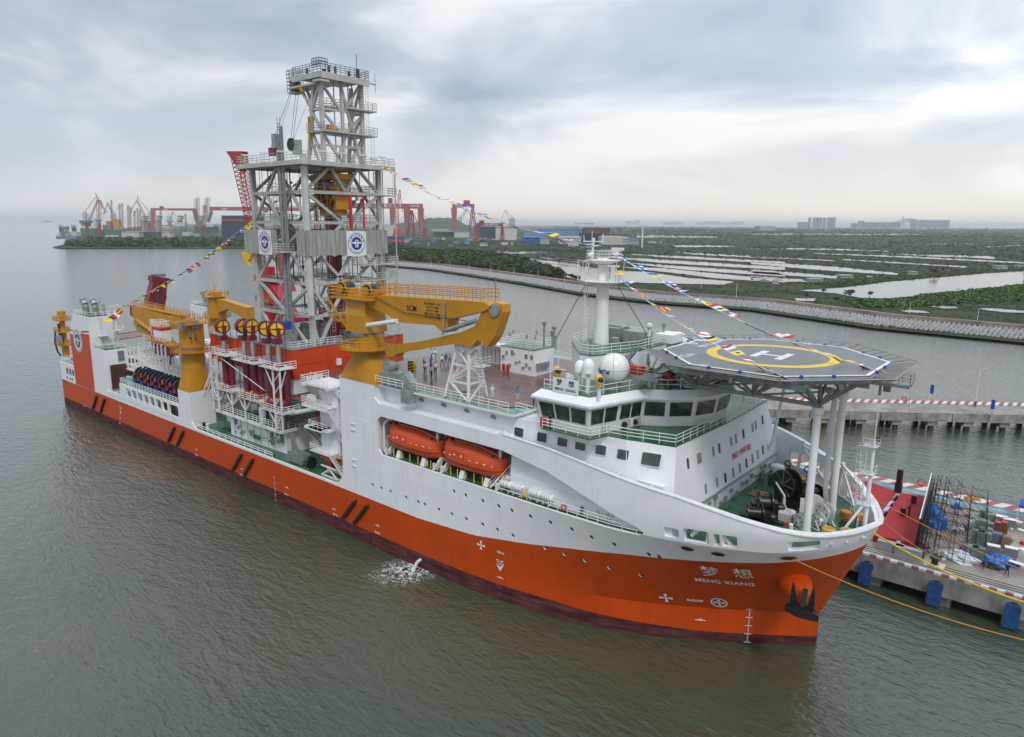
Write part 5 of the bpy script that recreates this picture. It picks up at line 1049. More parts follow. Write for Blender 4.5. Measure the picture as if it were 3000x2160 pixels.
MB().rail([(52, -16.6, 25.4), (56.6, -16.6, 25.4), (56.6, -14.8, 25.4), (52, -14.8, 25.4)], 1.2, 3, .7, .055, closed=True).build('cab_roof_railing', WHITE2, cb)
MB().prism([(35.9, 25.9), (37.9, 25.4), (38.6, 27.8), (37.2, 27.6), (36.2, 27.9)], 'y', jc-.6, jc+.6).build('hook_block', MAROON, ac)
MB().lathe([(.5, 0), (.7, .6), (.5, 1.3)], (53.5, jc, 19.4), 12).build('lifting_block', YEL, ac)
# port side crane (only the head seen) and orange knuckle crane behind
pc = empty('port_aft_crane', (33, 12, 12), 'short yellow crane head on the port side behind the tensioners', 'crane')
p = aY(634, 877, 12)
MB().lathe([(2.1, 10), (2.1, 27)], (p.x, 12, 0), 24).build('column', YEL, pc, smooth=40); ringplat(pc, p.x, 12, 27.2, 2, 3); ringplat(pc, p.x, 12, 22.0, 2.1, 3.2)
MB().prism([(p.x, 27), (p.x+16, 25.6), (p.x+16, 22.5), (p.x+7, 24.5), (p.x, 22.6)], 'y', 11, 13).build('jib', YEL, pc)
MB().cbox((p.x, 12, 27.3), 2.5, 1.6, 1.0).path([(p.x-.5, 12, 28), (p.x-.5, 12, 30), (p.x-2, 12, 30.1)], .12, 5).build('winch', YEL, pc)
# red lattice boom crane beyond the derrick
rc = empty('red_lattice_crane', (60, 12, 12), 'orange red crane with lattice boom rising on the port side behind the derrick', 'crane')
RC = mat('crane vermilion', (.40, .03, .012), .45, var=.1)
T0 = aY(*z_of((650, 600), 3.629)(430, 700), 12); T1 = aY(*z_of((650, 150), 3.2655)(165, 1020), 12)
mb = MB(); 
dvec = (T1-T0).normalized(); side_ = Vector((0, 1, 0)); nn = dvec.cross(side_).normalized(); n_ = 26; Ls = [[], [], [], []]
for i in range(n_+1):
    c = T0.lerp(T1, i/n_); w = .75+.5*i/n_
    for k, (a, b) in enumerate(((-1, -1), (1, -1), (1, 1), (-1, 1))): Ls[k].append(c+nn*a*w+side_*b*w)
for k in range(4):
    for i in range(n_): mb.tube(Ls[k][i], Ls[k][i+1], .12, n=4); mb.tube(Ls[k][i], Ls[(k+1) % 4][i+1], .07, n=4); mb.tube(Ls[k][i], Ls[(k+1) % 4][i], .06, n=4)
mb.build('lattice_boom', RC, rc)
Hd = T1; MB().add([tuple(Hd+Vector(v)) for v in ((-4.2, -.8, 1.6), (2.6, -.8, 1.2), (1.4, -.8, -3.2), (-4.2, .8, 1.6), (2.6, .8, 1.2), (1.4, .8, -3.2))], [(0, 2, 1), (3, 4, 5), (0, 1, 4, 3), (1, 2, 5, 4), (2, 0, 3, 5)]).build('boom_head', RC, rc)
mb = MB(); hkp = aY(726, 750, 12)
for dx in (-.9, -.3, .4, 1.2): mb.tube((hkp.x+dx, 12, 59), (hkp.x+dx*.8, 12, hkp.z+1), .05, n=4)
mb.build('hoist_wires', BLACK, rc)
MB().prism([(hkp.x-2.2, hkp.z+.8), (hkp.x+2.2, hkp.z+.8), (hkp.x+1.5, hkp.z-.6), (hkp.x+.5, hkp.z-1.0), (hkp.x+.8, hkp.z-2.2), (hkp.x-.5, hkp.z-2.3), (hkp.x-.4, hkp.z-1.0), (hkp.x-1.5, hkp.z-.6)], 'y', 11.6, 12.4).build('hook_block', YEL2, rc)
MB().tube((T0.x+2.5, 12, 14), (T0.x+2.5, 12, T0.z+1), 1.5, n=16).prism([(T0.x-1, T0.z), (T0.x+3, T0.z-1), (T0.x+12, T0.z-9), (T0.x+9, T0.z-9.5), (T0.x+1, T0.z-5)], 'y', 10.8, 13.2).prism([(T0.x+5.5, T0.z+8), (T0.x+6.6, T0.z+8), (T0.x+12, T0.z-4), (T0.x+9.5, T0.z-4)], 'y', 11.2, 12.8).box(T0.x+7, T0.x+15, 10.5, 13.5, T0.z-13, T0.z-9.5).build('mast_and_housing', mat('crane scarlet', (.42, .012, .02), .4, var=.15), rc)
ringplat(rc, T0.x+2.5, 12, T0.z-2.0, 1.5, 3.2); ringplat(rc, T0.x+2.5, 12, T0.z-6.5, 1.5, 3.2)
# stern knuckle crane (orange/yellow) on the stern deck
sc_ = empty('stern_crane', (1.5, -13, 11.3), 'small yellow and orange folded crane standing upright at the very stern', 'crane')
s0 = aY(188, 990, -13)
MB().lathe([(.8, 11.2), (.8, 14.5), (.62, 14.6), (.62, 21.5), (.9, 21.6), (.9, 23)], (s0.x, -13, 0), 16).build('column', YEL, sc_, smooth=30)
for z in (20.6, 17.6, 14.2): MB().box(s0.x-1.8, s0.x+1.8, -14.6, -11.6, z, z+.12).rail([(s0.x-1.8, -14.6, z), (s0.x+1.8, -14.6, z), (s0.x+1.8, -11.6, z), (s0.x-1.8, -11.6, z)], 1.1, 3, .9, .06, closed=True).build('platform', YEL, sc_)
MB().cbox((s0.x+1.0, -14.5, 15.2), 2.0, .8, 1.8).build('motor', MIDG, sc_); MB().path([(s0.x-1.2, -14.4, 18), (s0.x-1.9, -14.6, 15), (s0.x-.8, -14.6, 12.6), (s0.x+1.5, -14.6, 11.6)], .22, 6).build('hose', BLACK, sc_)
MB().beam((s0.x+.3, -13.6, 15), (s0.x-.4, -13.6, 19.8), .8).build('inner_jib', RUST, sc_)
# ------------------------------------------------------------ stern houses, funnels
fn = MB().loft([[(9.8, -16.35, 17.4), (19.25, -16.35, 17.4), (19.25, -11.3, 17.4), (9.8, -11.3, 17.4)], [(10.4, -16.35, 24.1), (19.25, -16.35, 24.1), (19.25, -11.3, 24.1), (10.4, -11.3, 24.1)]]).box(7.3, 26.1, -16.2, -11.5, 7.3, 17.3).build('funnel_casing', WHITE, ship)
for sg in (-1, 1):
    if sg > 0: MB().loft([[(9.8, 16.35, 11), (19.25, 16.35, 11), (19.25, 11.3, 11), (9.8, 11.3, 11)], [(10.4, 16.35, 24.1), (19.25, 16.35, 24.1), (19.25, 11.3, 24.1), (10.4, 11.3, 24.1)]]).build('funnel_casing', WHITE, ship)
    MB().rail([(10.6, sg*16.2, 24.1), (19.1, sg*16.2, 24.1), (19.1, sg*11.4, 24.1), (10.6, sg*11.4, 24.1)], 1.0, 2, 1.6, .05, closed=True).build('funnel_railing', WHITE2, ship)
    MB().box(11, 18.8, sg*14-2.2, sg*14+2.2, 24.1, 24.2).build('funnel_top', BLACK, ship)
    for k, (x, y, r) in enumerate(((13.6, sg*14.6, .75), (15.4, sg*13.2, .75), (18.0, sg*12.4, .35))):
        mb = MB(); pts = [(x, y, 24.1), (x, y, 25.6), (x-.2, y, 26.4), (x-.8, y, 27.1), (x-1.5, y, 27.3)]
        for i, (a, b) in enumerate(zip(pts[:-1], pts[1:])): mb.tube(a, b, r, r, n=14, cap=(i == 3))
        ep = mb.build('exhaust_pipe', GALV, ship); MB().tube((x-1.5, y, 27.3), (x-1.58, y, 27.3), r*.85, n=14).build('exhaust_mouth', BLACK, ep)
MB().prism([(7.1, 6.9), (18.7, 6.9), (19.1, 20.2), (13.6, 19.9), (13.4, 18.9), (12.4, 18.5), (7.1, 19.3)], 'y', -16.46, -16.36).build('orange_stripe', DKORANGE, ship)
mb = MB().beam((7.1, -16.46, 20.1), (9.3, -16.46, 20.2), .05, .3).beam((14.5, -16.46, 20.4), (19.2, -16.46, 20.9), .05, .35); mb.build('orange_line', DKORANGE, ship)
emblem(ship, (11.9, -16.52, 18.0), (1, 0, 0), (0, 0, 1), 2.35, square=False)
MB().prism([(26.15, -16.1), (26.25, -16.1), (26.25, -11.6), (26.15, -11.6)], 'z', 8.2, 17.2).build('house_front', WHITE, ship)
MB().box(26.2, 26.35, -15.4, -11.6, 8.4, 13.9).build('rusty_door', mat('brown curtain door', (.09, .03, .022), .6, var=.5, scale=1.2, stretch=(1, 3, .3)), ship)
MB().box(26.2, 26.4, -13.5, -12.2, 14.6, 16.9).build('louvre', STEEL, ship)
MB().box(19.4, 26.1, -16.2, -11.6, 17.3, 17.42).build('house_deck', GREEN, ship); MB().rail([(19.4, -16.2, 17.4), (26, -16.2, 17.4), (26, -11.6, 17.4)], 1.05, 2, 1.3, .05).build('house_railing', WHITE2, ship)
MB().ladder((19.4, -13.8, 17.5), (19.4, -13.8, 24.2), .6, r=.05).box(19.3, 20.4, -14.6, -12.6, 19.6, 19.7).rail([(20.4, -14.6, 19.7), (20.4, -12.6, 19.7)], 1, 3, .6, .05).build('funnel_ladder', WHITE2, ship)
for x in (1.6, 3.6, 5.5): MB().box(x, x+1.1, -16.46, -16.38, 8.8, 10.2).build('stern_window', GLASS, ship)
for x in (1.5, 3.6, 5.0): MB().lathe([(.3, -.05), (.3, .05)], (x, -16.42, 7.7), 12, 'y').build('stern_porthole', BLACK, ship)
MB().rail([(-2.2, -16.2, 11.3), (6.9, -16.2, 11.3)], 1.1, 3, 1.2, .05).rail([(-2.2, -16.2, 11.3), (-2.2, 16.2, 11.3)], 1.1, 3, 1.5, .05).build('stern_railing', WHITE2, ship)
mb = MB()
for k in range(14): mb.cbox((R.uniform(0, 6.5), R.uniform(-15.5, -10), 11.3), .5, .5, R.uniform(.5, 1.8))
mb.each('stern_machine', MIDG, ship)
# A-frame (maroon)
af = empty('stern_a_frame', (28, -7, 8), 'maroon stern gantry frame rising behind the yellow crane jib', 'gantry')
mb = MB()
zA = z_of((150, 800), 3.629)
for (b0, b1, t0, t1) in (((975, 340), (1075, 340), (1050, 60), (1110, 60)), ((1110, 400), (1160, 400), (1130, 60), (1190, 100))):
    vs = [aX(*zA(*c), 26) for c in (b0, b1, t1, t0)]; vs2 = [v+Vector((2.4, 0, .3)) for v in vs]; mb.add([*vs, *vs2], [(3, 2, 1, 0), (4, 5, 6, 7), (0, 1, 5, 4), (1, 2, 6, 5), (2, 3, 7, 6), (3, 0, 4, 7)])
    lo = [v+Vector((.5, 0, 0)) for v in vs[:2]]; mb.beam((lo[0]+lo[1])/2+Vector((.6, 0, 0)), ((lo[0].x+lo[1].x)/2+3, (lo[0].y+lo[1].y)/2, 9), 1.3)
a, b = aX(*zA(1050, 60), 26), aX(*zA(1190, 100), 26); mb.beam(a+Vector((1.2, -.5, .2)), b+Vector((1.2, .5, .4)), 2.2, 1.2); mb.build('frame', MAROON, af)
MB().cbox((a+b)/2+Vector((1.2, 0, .9)), 2, 2.4, .7).lathe([(.7, -.3), (.7, .3)], tuple(aX(*zA(1200, 255), 26.5)), 12, 'y').build('sheaves', STEEL, af)
# aft signal mast and radar
am = empty('aft_radar_mast', (22, -6, 17), 'slim white mast with radar bar and lamps beside the aft funnel', 'mast')
m0 = aX(*zA(710, 730), 23); m1 = aX(*zA(710, 395), 23)
MB().tube((m0.x, m0.y, 9), (m0.x, m0.y, m1.z), .32, .22, n=10).build('pole', WHITE2, am); MB().beam((m0.x, m0.y-1.2, m1.z+.9), (m0.x, m0.y+1.0, m1.z+1.1), .2, .25).tube((m0.x, m0.y, m1.z), (m0.x, m0.y, m1.z+1), .08).build('radar_bar', WHITE2, am)
for dz in (0, 3.4): MB().box(m0.x-.9, m0.x+.9, m0.y-1.1, m0.y+1.1, m1.z-dz-1.2, m1.z-dz-1.1).rail([(m0.x-.9, m0.y-1.1, m1.z-dz-1.1), (m0.x+.9, m0.y-1.1, m1.z-dz-1.1), (m0.x+.9, m0.y+1.1, m1.z-dz-1.1)], 1, 2, .8, .05).cbox((m0.x+.9, m0.y+1, m1.z-dz-1), .3, .5, .7).build('mast_platform', WHITE2, am)
mb = MB(); a = aX(*zA(680, 715), 22); b = aX(*zA(975, 670), 22)
for t in range(12):
    c, e_ = a.lerp(b, t/12), a.lerp(b, (t+1)/12); mb.tube(c, e_, .09, n=4); mb.tube(c+Vector((0, 0, 1.3)), e_+Vector((0, 0, 1.3)), .09, n=4); mb.tube(c, e_+Vector((0, 0, 1.3)), .06, n=4)
lb_ = empty('lattice_handling_boom', tuple(a), 'horizontal orange lattice boom between the aft mast and the maroon gantry', 'boom'); mb.build('lattice', RC, lb_)
# balcony over the side opening, reels with hoses, white pipe racks
MB().box(33.4, 61, -16.3, -8, 10.85, 11.0).build('balcony_deck', GREEN, ship); MB().rail([(33.4, -16.2, 11.1), (60.8, -16.2, 11.1)], 1.1, 3, 1.4, .05).rail([(33.4, -16.2, 11.1), (33.4, -9, 11.1)], 1.1, 3, 1.4, .05).build('balcony_railing', WHITE2, ship)
HB = mat('hose blue', (.02, .035, .16), .5, var=.4, scale=2)
for k in range(6):
    x = 38.6+k*3.3; t = empty('hose_reel', (x, -13.2, 11), '%s dark blue hose reel on the side balcony, counted from the stern' % ('first', 'second', 'third', 'fourth', 'fifth', 'sixth')[k], 'reel', 'hose reels on the side balcony')
    MB().lathe([(1.9, -.12), (1.9, .12)], (x-.9, -13.2, 13.0), 24, 'x').lathe([(1.9, -.12), (1.9, .12)], (x+.9, -13.2, 13.0), 24, 'x').build('flange', BLACK, t); MB().lathe([(1.45, -.8), (1.45, .8)], (x, -13.2, 13.0), 20, 'x').build('hose', HB, t)
    MB().beam((x-.9, -14.6, 11), (x-.9, -13.2, 13.0), .2).beam((x-.9, -11.8, 11), (x-.9, -13.2, 13.0), .2).beam((x+.9, -14.6, 11), (x+.9, -13.2, 13), .2).cbox((x, -15.1, 11), 1.0, .5, 1.6).build('stand', HB, t); MB().cbox((x+.9, -14.9, 12.3), .35, .3, .9).cbox((x-.3, -15.1, 13.4), .3, .3, .8).build('lifting_lug', BOAT, t)
mb = MB()
for (x0, n2, y0, zb) in ((30.6, 5, -13.2, 16.6), (42, 8, -12.8, 15.4)):
    for k in range(n2):
        x = x0+k*1.9
        for y in (y0, y0+2.6, y0+5.0): mb.beam((x, y, zb-3.3), (x, y, zb+1.7), .28).tube((x, y, zb+1.7), (x+.3, y, zb+2.1), .14)
        mb.beam((x, y0, zb-2.2), (x, y0+5, zb-2.2), .35, .3).beam((x, y0, zb-.4), (x, y0+5, zb-.4), .25)
    for y in (y0, y0+2.6, y0+5.0): mb.beam((x0-.8, y, zb-2.2), (x0+n2*1.9, y, zb-2.2), .25, .5).beam((x0-.8, y, zb-.4), (x0+n2*1.9, y, zb-.4), .16)
    mb.box(x0-.8, x0+n2*1.9, y0-.1, y0+5.2, zb-3.5, zb-3.1)
pr = empty('pipe_rack', (45, -10, 11), 'white U shaped pipe storage racks below the aft crane jib', 'rack'); mb.build('rack_frame', WHITE2, pr)
mb = MB()
for k in range(5): p = (50+k*2.3, -7-k*.1, 16); mb.prism([(p[0]-1.1, p[2]-2.5), (p[0]+1.1, p[2]-2.5), (p[0]+.9, p[2]+2.0), (p[0], p[2]+2.9), (p[0]-.9, p[2]+2.0)], 'y', p[1]-.3, p[1]+.3)
mb.build('rack_cradle', WHITE2, pr)
mb = MB()
for k in range(26): x = R.uniform(29, 60); y = R.uniform(-6, 6); mb.cbox((x, y, 7.3), R.uniform(1, 3), R.uniform(1, 3), R.uniform(2, 8))
mb.box(40, 47, -4, 4, 7.3, 19.5); mb.each('aft_machinery', WHITE2, ship)
MB().prism([(40, 7.3), (42, 7.3), (46.5, 21), (44.0, 21.4)], 'y', -7.5, -4.5).prism([(50, 7.3), (53, 7.3), (48.5, 20), (46.5, 20)], 'y', -7, -5).build('white_gantry_leg', WHITE, ship)
MB().lathe([(.35, 0), (.35, 1.5), (.1, 1.7)], (34.6, -15, 11), 10).lathe([(.35, 0), (.35, 1.5), (.1, 1.7)], (35.5, -15, 11), 10).lathe([(.35, 0), (.35, 1.5), (.1, 1.7)], (36.4, -15, 11), 10).build('gas_bottles', mat('pale green', (.25, .42, .40), .4), ship)
# ------------------------------------------------------------ main mast
mt = empty('main_mast', (145.2, 0, 30.6), 'tall white main mast with radar platforms above the bridge', 'mast')
MB().lathe([(1.0, 30.6), (.85, 33), (.72, 40.5)], (145.2, 0, 0), 24).build('pole', WHITE, mt, smooth=40)
def plt(z, rx, ry, nm='mast_platform', rail=1.1):
    pts = [(145.2+rx*math.cos(2*math.pi*k/8+.39), ry*math.sin(2*math.pi*k/8+.39)) for k in range(8)]
    p = MB().loft([[(145.2+(x-145.2)*.45, y*.45, z-.5) for x, y in pts], [(x, y, z-.08) for x, y in pts], [(x, y, z) for x, y in pts]]).build(nm, WHITE, mt)
    if rail: MB().rail([(x, y, z) for x, y in pts], rail, 3, .7, .035, closed=True).build('railing', WHITE2, p)
zmm = z_of((1550, 700), 3.267)
pz = [aY(*zmm(700, 400), 0).z, aY(*zmm(700, 200), 0).z, aY(*zmm(640, 8), 0).z]
plt(pz[0], 3.0, 2.6, rail=.0); plt(pz[1], 2.3, 2.0)
MB().tube((145, 0, pz[1]-.5), (145, 0, pz[1]+.2), .72, n=18).build('pole_top', WHITE, mt)
q0 = aY(*zmm(615, 10), 0); MB().tube((q0.x, 0, pz[1]), (q0.x, 0, q0.z-.2), .16, n=8).beam((q0.x-1.0, -.8, q0.z-.2), (q0.x+1.0, .8, q0.z-.2), .3, .12).path([(q0.x-.9, -.7, q0.z-.2), (q0.x-.95, -.75, q0.z+.6)], .05).path([(q0.x+.9, .7, q0.z-.2), (q0.x+.95, .75, q0.z+.8)], .05).tube((q0.x-.2, 0, q0.z), (q0.x-.2, 0, q0.z+1.1), .04).cbox((q0.x, 0, q0.z-.15), .3, .3, .4).build('topmast', WHITE2, mt)
MB().cbox((146.6, .9, pz[1]+1.2), 1.6, .5, .3).cbox((146.6, .9, pz[1]+.5), .5, .5, .7).cbox((147.2, -.9, pz[0]+1.8), 1.5, .35, .25).cbox((147.2, -.9, pz[0]), .5, .5, 1.8).cbox((147.3, .6, pz[0]), .5, .5, 1.3).build('radar_scanner', WHITE2, mt)
MB().sphere((144.3, -1.6, pz[1]+.55), .42, 12, 8).build('small_dome', WHITE, mt, smooth=60)
mb = MB().ladder((143.6, -1.4, 30.6), (143.6, -1.2, pz[1]), .6, r=.05)
for k in range(9): z = 32+k*1.1; mb.cbox((143.4, -1.4, z), .25, .2, .25)
for x, y in ((147.9, .4), (147.7, -1.0), (142.4, -1.4), (142.5, .8)): mb.tube((x, y, pz[0]), (x, y, pz[0]+2.6), .04, n=4)
mb.rail([(142.5, -1.8, pz[0]), (144.5, -2.4, pz[0])], 2.5, 3, .9, .035).build('ladder', WHITE2, mt)
for a, b in (((143.3, -1.2, pz[0]-.6), (140.8, -3.6, 31.2)), ((146.6, 1.2, pz[0]-.6), (149.6, 4.0, 31.6))): MB().tube(a, b, .045, n=4).build('stay_wire', BLACK, mt)
# ------------------------------------------------------------ radomes and roof gear
def radome(x, y, z, r, lab, ped=.7, stretch_=1.0, nm='radome', seams=True):
    t = empty(nm, (x, y, z), lab, 'radome')
    MB().lathe([(r*.55, 0), (r*.45, ped)], (x, y, z), 18).build('base', MIDG if r > 1 else WHITE2, t)
    d = MB().sphere((x, y, z+ped+r*.9), r, 32, 18).build('dome', mat('radome gelcoat', (.74, .74, .73), .3, var=.02), t, smooth=60)
    if seams:
        for rot_ in (0, 60, 120):
            mb = MB(); c, s_ = math.cos(rad(rot_)), math.sin(rad(rot_)); P_ = [(x+r*1.004*math.cos(u)*c, y+r*1.004*math.cos(u)*s_, z+ped+r*.9+r*1.004*math.sin(u)) for u in [2*math.pi*k/36 for k in range(37)]]; mb.path(P_, .018, 4); mb.build('seam', MIDG, d)
        mb = MB(); P_ = [(x+r*1.004*math.cos(u), y+r*1.004*math.sin(u), z+ped+r*.9) for u in [2*math.pi*k/36 for k in range(37)]]; mb.path(P_, .018, 4); mb.build('seam', MIDG, d)
    return t, (x, y, z+ped+r*.9)
q = aZ(1796, 1138, 27.7); t, c_ = radome(q.x, q.y, 27.7, 1.72, 'largest white radome with black seams on the bridge roof')
dirc = (CAMP-Vector(c_)).normalized(); ang0 = math.atan2(dirc.y, dirc.x)-rad(42)
text('SeaTel', .62, NAVY, lambda u, v: (c_[0]+1.75*math.cos(ang0+u/1.72), c_[1]+1.75*math.sin(ang0+u/1.72), c_[2]+v-.15), 'lettering', t, bold=.02)
q = aY(1722, 1130, -14.0); x = q.x
t = empty('capsule_radome', (x, -14.0, 27.7), 'small white capsule radome on a pedestal by the name board', 'radome')
MB().lathe([(.28, 27.7), (.2, 29.7), (.5, 29.9)], (x, -14.0, 0), 14).build('pedestal', WHITE2, t); MB().lathe([(.62, 29.9), (.64, 30.6), (.55, 31.1), (.3, 31.4), (.02, 31.5)], (x, -14.0, 0), 20).build('dome', WHITE, t, smooth=50)
t = empty('capsule_radome', (x-1.6, -13.2, 27.7), 'second small white radome just behind the pedestal one', 'radome')
MB().lathe([(.25, 27.7), (.2, 29.6), (.5, 29.7)], (x-1.6, -13.2, 0), 14).build('pedestal', WHITE2, t); MB().lathe([(.58, 29.7), (.6, 30.3), (.5, 30.7), (.28, 30.9), (.02, 31)], (x-1.6, -13.2, 0), 20).build('dome', WHITE, t, smooth=50)
for px, py, lab in ((1985, 1018, 'left one of two white domes peeping over the helideck edge'), (2059, 1020, 'right one of two white domes peeping over the helideck edge')):
    q = aY(px, 1004, 9 if px < 2000 else 12); radome(q.x, q.y, q.z-2.6, 1.45, lab, ped=1.3, seams=False)
    MB().box(q.x-1.2, q.x+1.2, q.y-1.2, q.y+1.2, 23.5, q.z-2.6).build('dome_base', WHITE, ship)
q = aX(*zmm(1153, 820), 150.5); radome(q.x, q.y, 31.7, .42, 'tiny white dome on a post above the mast house railing', ped=.9, seams=False, nm='small_radome')
MB().tube((q.x, q.y, 30.6), (q.x, q.y, 32.6), .08).build('dome_post', WHITE2, ship)
for px, py, lab in ((1755, 1166, 'yellow searchlight beside the largest radome'), (1901, 1135, 'yellow searchlight under the helideck stair'), (1632, 1137, 'yellow searchlight behind the ship name board')):
    q = aZ(px, py, 27.7); t = empty('searchlight', (q.x, q.y, 27.7), lab, 'lamp')
    MB().lathe([(.22, 0), (.18, 1.2)], (q.x, q.y, 27.7), 10).build('post', WHITE2, t); MB().cbox((q.x, q.y, 28.9), .7, .6, .45).build('housing', mat('searchlight yellow', (.62, .42, .08), .4), t)
    hd_ = MB().tube((q.x-.35, q.y+.3, 29.75), (q.x+.35, q.y-.35, 29.65), .42, n=16).build('lamp_head', mat('searchlight yellow', (.62, .42, .08), .4), t); MB().tube((q.x+.34, q.y-.34, 29.65), (q.x+.37, q.y-.37, 29.64), .33, n=16).build('lens', GLASS, hd_)
t = empty('foam_tank', (160.6, -7, 27.7), 'dark red pressure tank on the bridge roof below the helideck', 'tank'); q = aZ(1960, 1133, 27.7)
MB().lathe([(.1, .3), (.8, .6), (.85, 1.3), (.6, 1.8), (.05, 2.0)], (q.x, q.y, 27.6), 18).build('vessel', MAROON, t, smooth=50); mb = MB()
for k in range(7): mb.tube((q.x+R.uniform(-1.4, 1.4), q.y+R.uniform(-1, 1), 27.7), (q.x+R.uniform(-1.4, 1.4), q.y+R.uniform(-1, 1), 29.3), .08)
mb.build('pipework', STEEL, t)
for px, py, lab in ((1830, 1256, 'left outdoor air conditioning unit on the bridge deck'), (1861, 1248, 'right outdoor air conditioning unit on the bridge deck')):
    q = aZ(px, py, 23.5); t = empty('air_conditioner', (q.x, q.y, 23.5), lab, 'air conditioner')
    bd = MB().cbox((q.x, q.y, 23.6), .7, 1.15, .95, rad(-62)).build('casing', mat('aged beige', (.42, .39, .33), .5), t); n_ = Vector((math.cos(rad(-62)), math.sin(rad(-62)), 0)); MB().tube(Vector((q.x, q.y, 24.05))+n_*.33, Vector((q.x, q.y, 24.05))+n_*.38, .32, n=16).build('fan_grille', BLACK, bd)
MB().stair((154.6, -13.6, 23.5), (153, -12, 23.6), .5).build('small_ladder', MIDG, ship)
mb = MB()
for k in range(12): x, y = R.uniform(148.5, 151), R.uniform(-15, -11); mb.cbox((x, y, 27.7), .3, .3, R.uniform(.4, 1.8))
mb.path([(148.4, -15, 27.7), (148.4, -15, 29.9), (150.4, -15, 30.1)], .05).tube((149, -14.4, 27.7), (149, -14.4, 33.5), .035).each('roof_fitting', WHITE2, ship)
mb = MB()
for x, y, h in ((141.8, -7.6, 2.8), (142.3, -6.5, 1.6), (141.4, -5, 1.9), (143.4, -7.4, 1.3), (148.6, -7.6, 1.5), (150.3, 7, 1.9)): mb.tube((x, y, 30.6), (x, y, 30.6+h), .13, n=6).cbox((x, y, 30.6+h), .5, .4, .35)
mb.each('mast_house_lamp', GALV, ship)
# ------------------------------------------------------------ lifeboats with davits
def lifeboat(cx, lab):
    t = empty('lifeboat', (cx, -14.4, 17.2), lab, 'lifeboat', 'enclosed lifeboats in the side recess')
    L_ = 10.4; n = 26; rings = []
    for i in range(n+1):
        s_ = i/n; x = cx-L_/2+L_*s_; w = 1.75*(1-abs(2*s_-1)**3.2)**.5 if 0 < s_ < 1 else .12; w = max(w, .18)
        keel = 15.25+.5*(max(0, s_-.8)/.2)**2*1.1+.35*(max(0, .12-s_)/.12)**2; gun = 16.35+.12*abs(2*s_-1)**2
        topz = 18.75+(.35 if .06 < s_ < .2 else 0)-.55*(max(0, s_-.55)/.45)**1.6*1.6-1.0*(max(0, .07-s_)/.07)
        r_ = []
        for k in range(9): a = math.pi*k/8; r_.append((x, -14.4-w*math.cos(a), gun-(gun-keel)*math.sin(a)**.8))
        for k in range(1, 10): a = math.pi*k/10; r_.append((x, -14.4+w*.93*math.cos(a), gun+(topz-gun)*math.sin(a)**.62))
        rings.append(r_)
    MB().loft(rings).build('hull_and_canopy', BOAT, t, smooth=38)
    mb = MB()
    for sg in (0, 8): mb.path([(r[sg][0], r[sg][1]+(-.03 if sg == 0 else .03), r[sg][2]) for r in rings], .055, 5)
    mb.build('rubbing_strake', BLACK, t)
    MB().path([(rings[i][13][0], rings[i][13][1]-.5, rings[i][12][2]+.1) for i in range(5, 24)], .025, 4).build('grab_line', WHITE2, t)
    for x in (cx-2.1, cx-.9): f_ = MB().box(x-.42, x+.42, -16.03, -15.9, 16.65, 17.75).build('door', mat('lifeboat door', (.62, .065, .012), .35), t); MB().box(x-.06, x+.06, -16.06, -16.0, 17.1, 17.5).box(x-.2, x+.2, -16.06, -16.0, 17.25, 17.35).build('door_cross', PWHITE, f_)
    for k in range(8):
        x = cx-4.1+k*1.15; MB().box(x-.18, x+.18, -16.03+.12*max(0, abs(x-cx)-2.3)**1.3, -15.8, 17.02, 17.1).build('reflective_tape', PWHITE, t)
    for x, z in ((cx-4.3, 18.6), (cx-3.2, 18.8), (cx+3.6, 17.9)): MB().cbox((x, -15.25 if x < cx else -15.1, z), .35, .3, .28).build('window', BLACK, t)
    MB().box(cx-.4, cx+.2, -14.6, -14.2, 14.9, 15.4).build('keel_plate', BOAT, t); MB().tube((cx+4.5, -14.9, 17.8), (cx+4.5, -14.9, 19.6), .07).cbox((cx+4.5, -14.9, 18.2), .3, .3, .8).tube((cx-4.7, -14.9, 18.4), (cx-4.7, -14.9, 19.7), .07).build('lifting_hook', WHITE2, t)
    d = empty('lifeboat_davit', (cx, -13, 14.4), 'white sloping davit tracks cradling the %s lifeboat' % lab.split()[0].lower(), 'davit', 'lifeboat davits')
    for x in (cx-4.4, cx+4.9): MB().prism([(-16.2, 14.4), (-15.2, 14.4), (-11.2, 17.6), (-11.2, 19.5), (-12, 19.5), (-12.2, 18.2)], 'x', x-.14, x+.14).beam((x, -16.0, 14.4), (x, -16.0, 15.3), .25).build('track', WHITE2, d)
    MB().lathe([(.55, -.12), (.55, .12)], (cx-.3, -13.4, 15.3), 18, 'y').cbox((cx+.4, -13, 14.4), 1.2, .9, 1.2).build('winch', WHITE2, d)
lifeboat(125.9, 'Aft orange enclosed lifeboat in the side recess'); lifeboat(136.6, 'Forward orange enclosed lifeboat in the side recess')
for k, x in enumerate((121.6, 123.0, 124.4, 126.2, 127.8, 129.2, 130.2, 131.4, 133.8, 135.0, 136.2, 137.8, 139.2, 140.4)):
    t = MB().tube((x, -16.0, 14.4), (x, -16.0, 15.5), .06, n=6); t = t.build('edge_post', YEL2, ship)
for x in (123.8, 128.6, 135.6, 139.7): MB().prism([(-16.1, 14.4), (-15.3, 14.4), (-15.3, 15.0), (-15.7, 15.4)], 'x', x-.35, x+.35).build('white_locker', WHITE2, ship)
MB().path([(120.6, -15.6, 14.4), (120.6, -15.6, 18.5), (121.2, -15.2, 19.3), (122, -15, 19.4)], .16, 8).build('vent_pipe', WHITE2, ship)
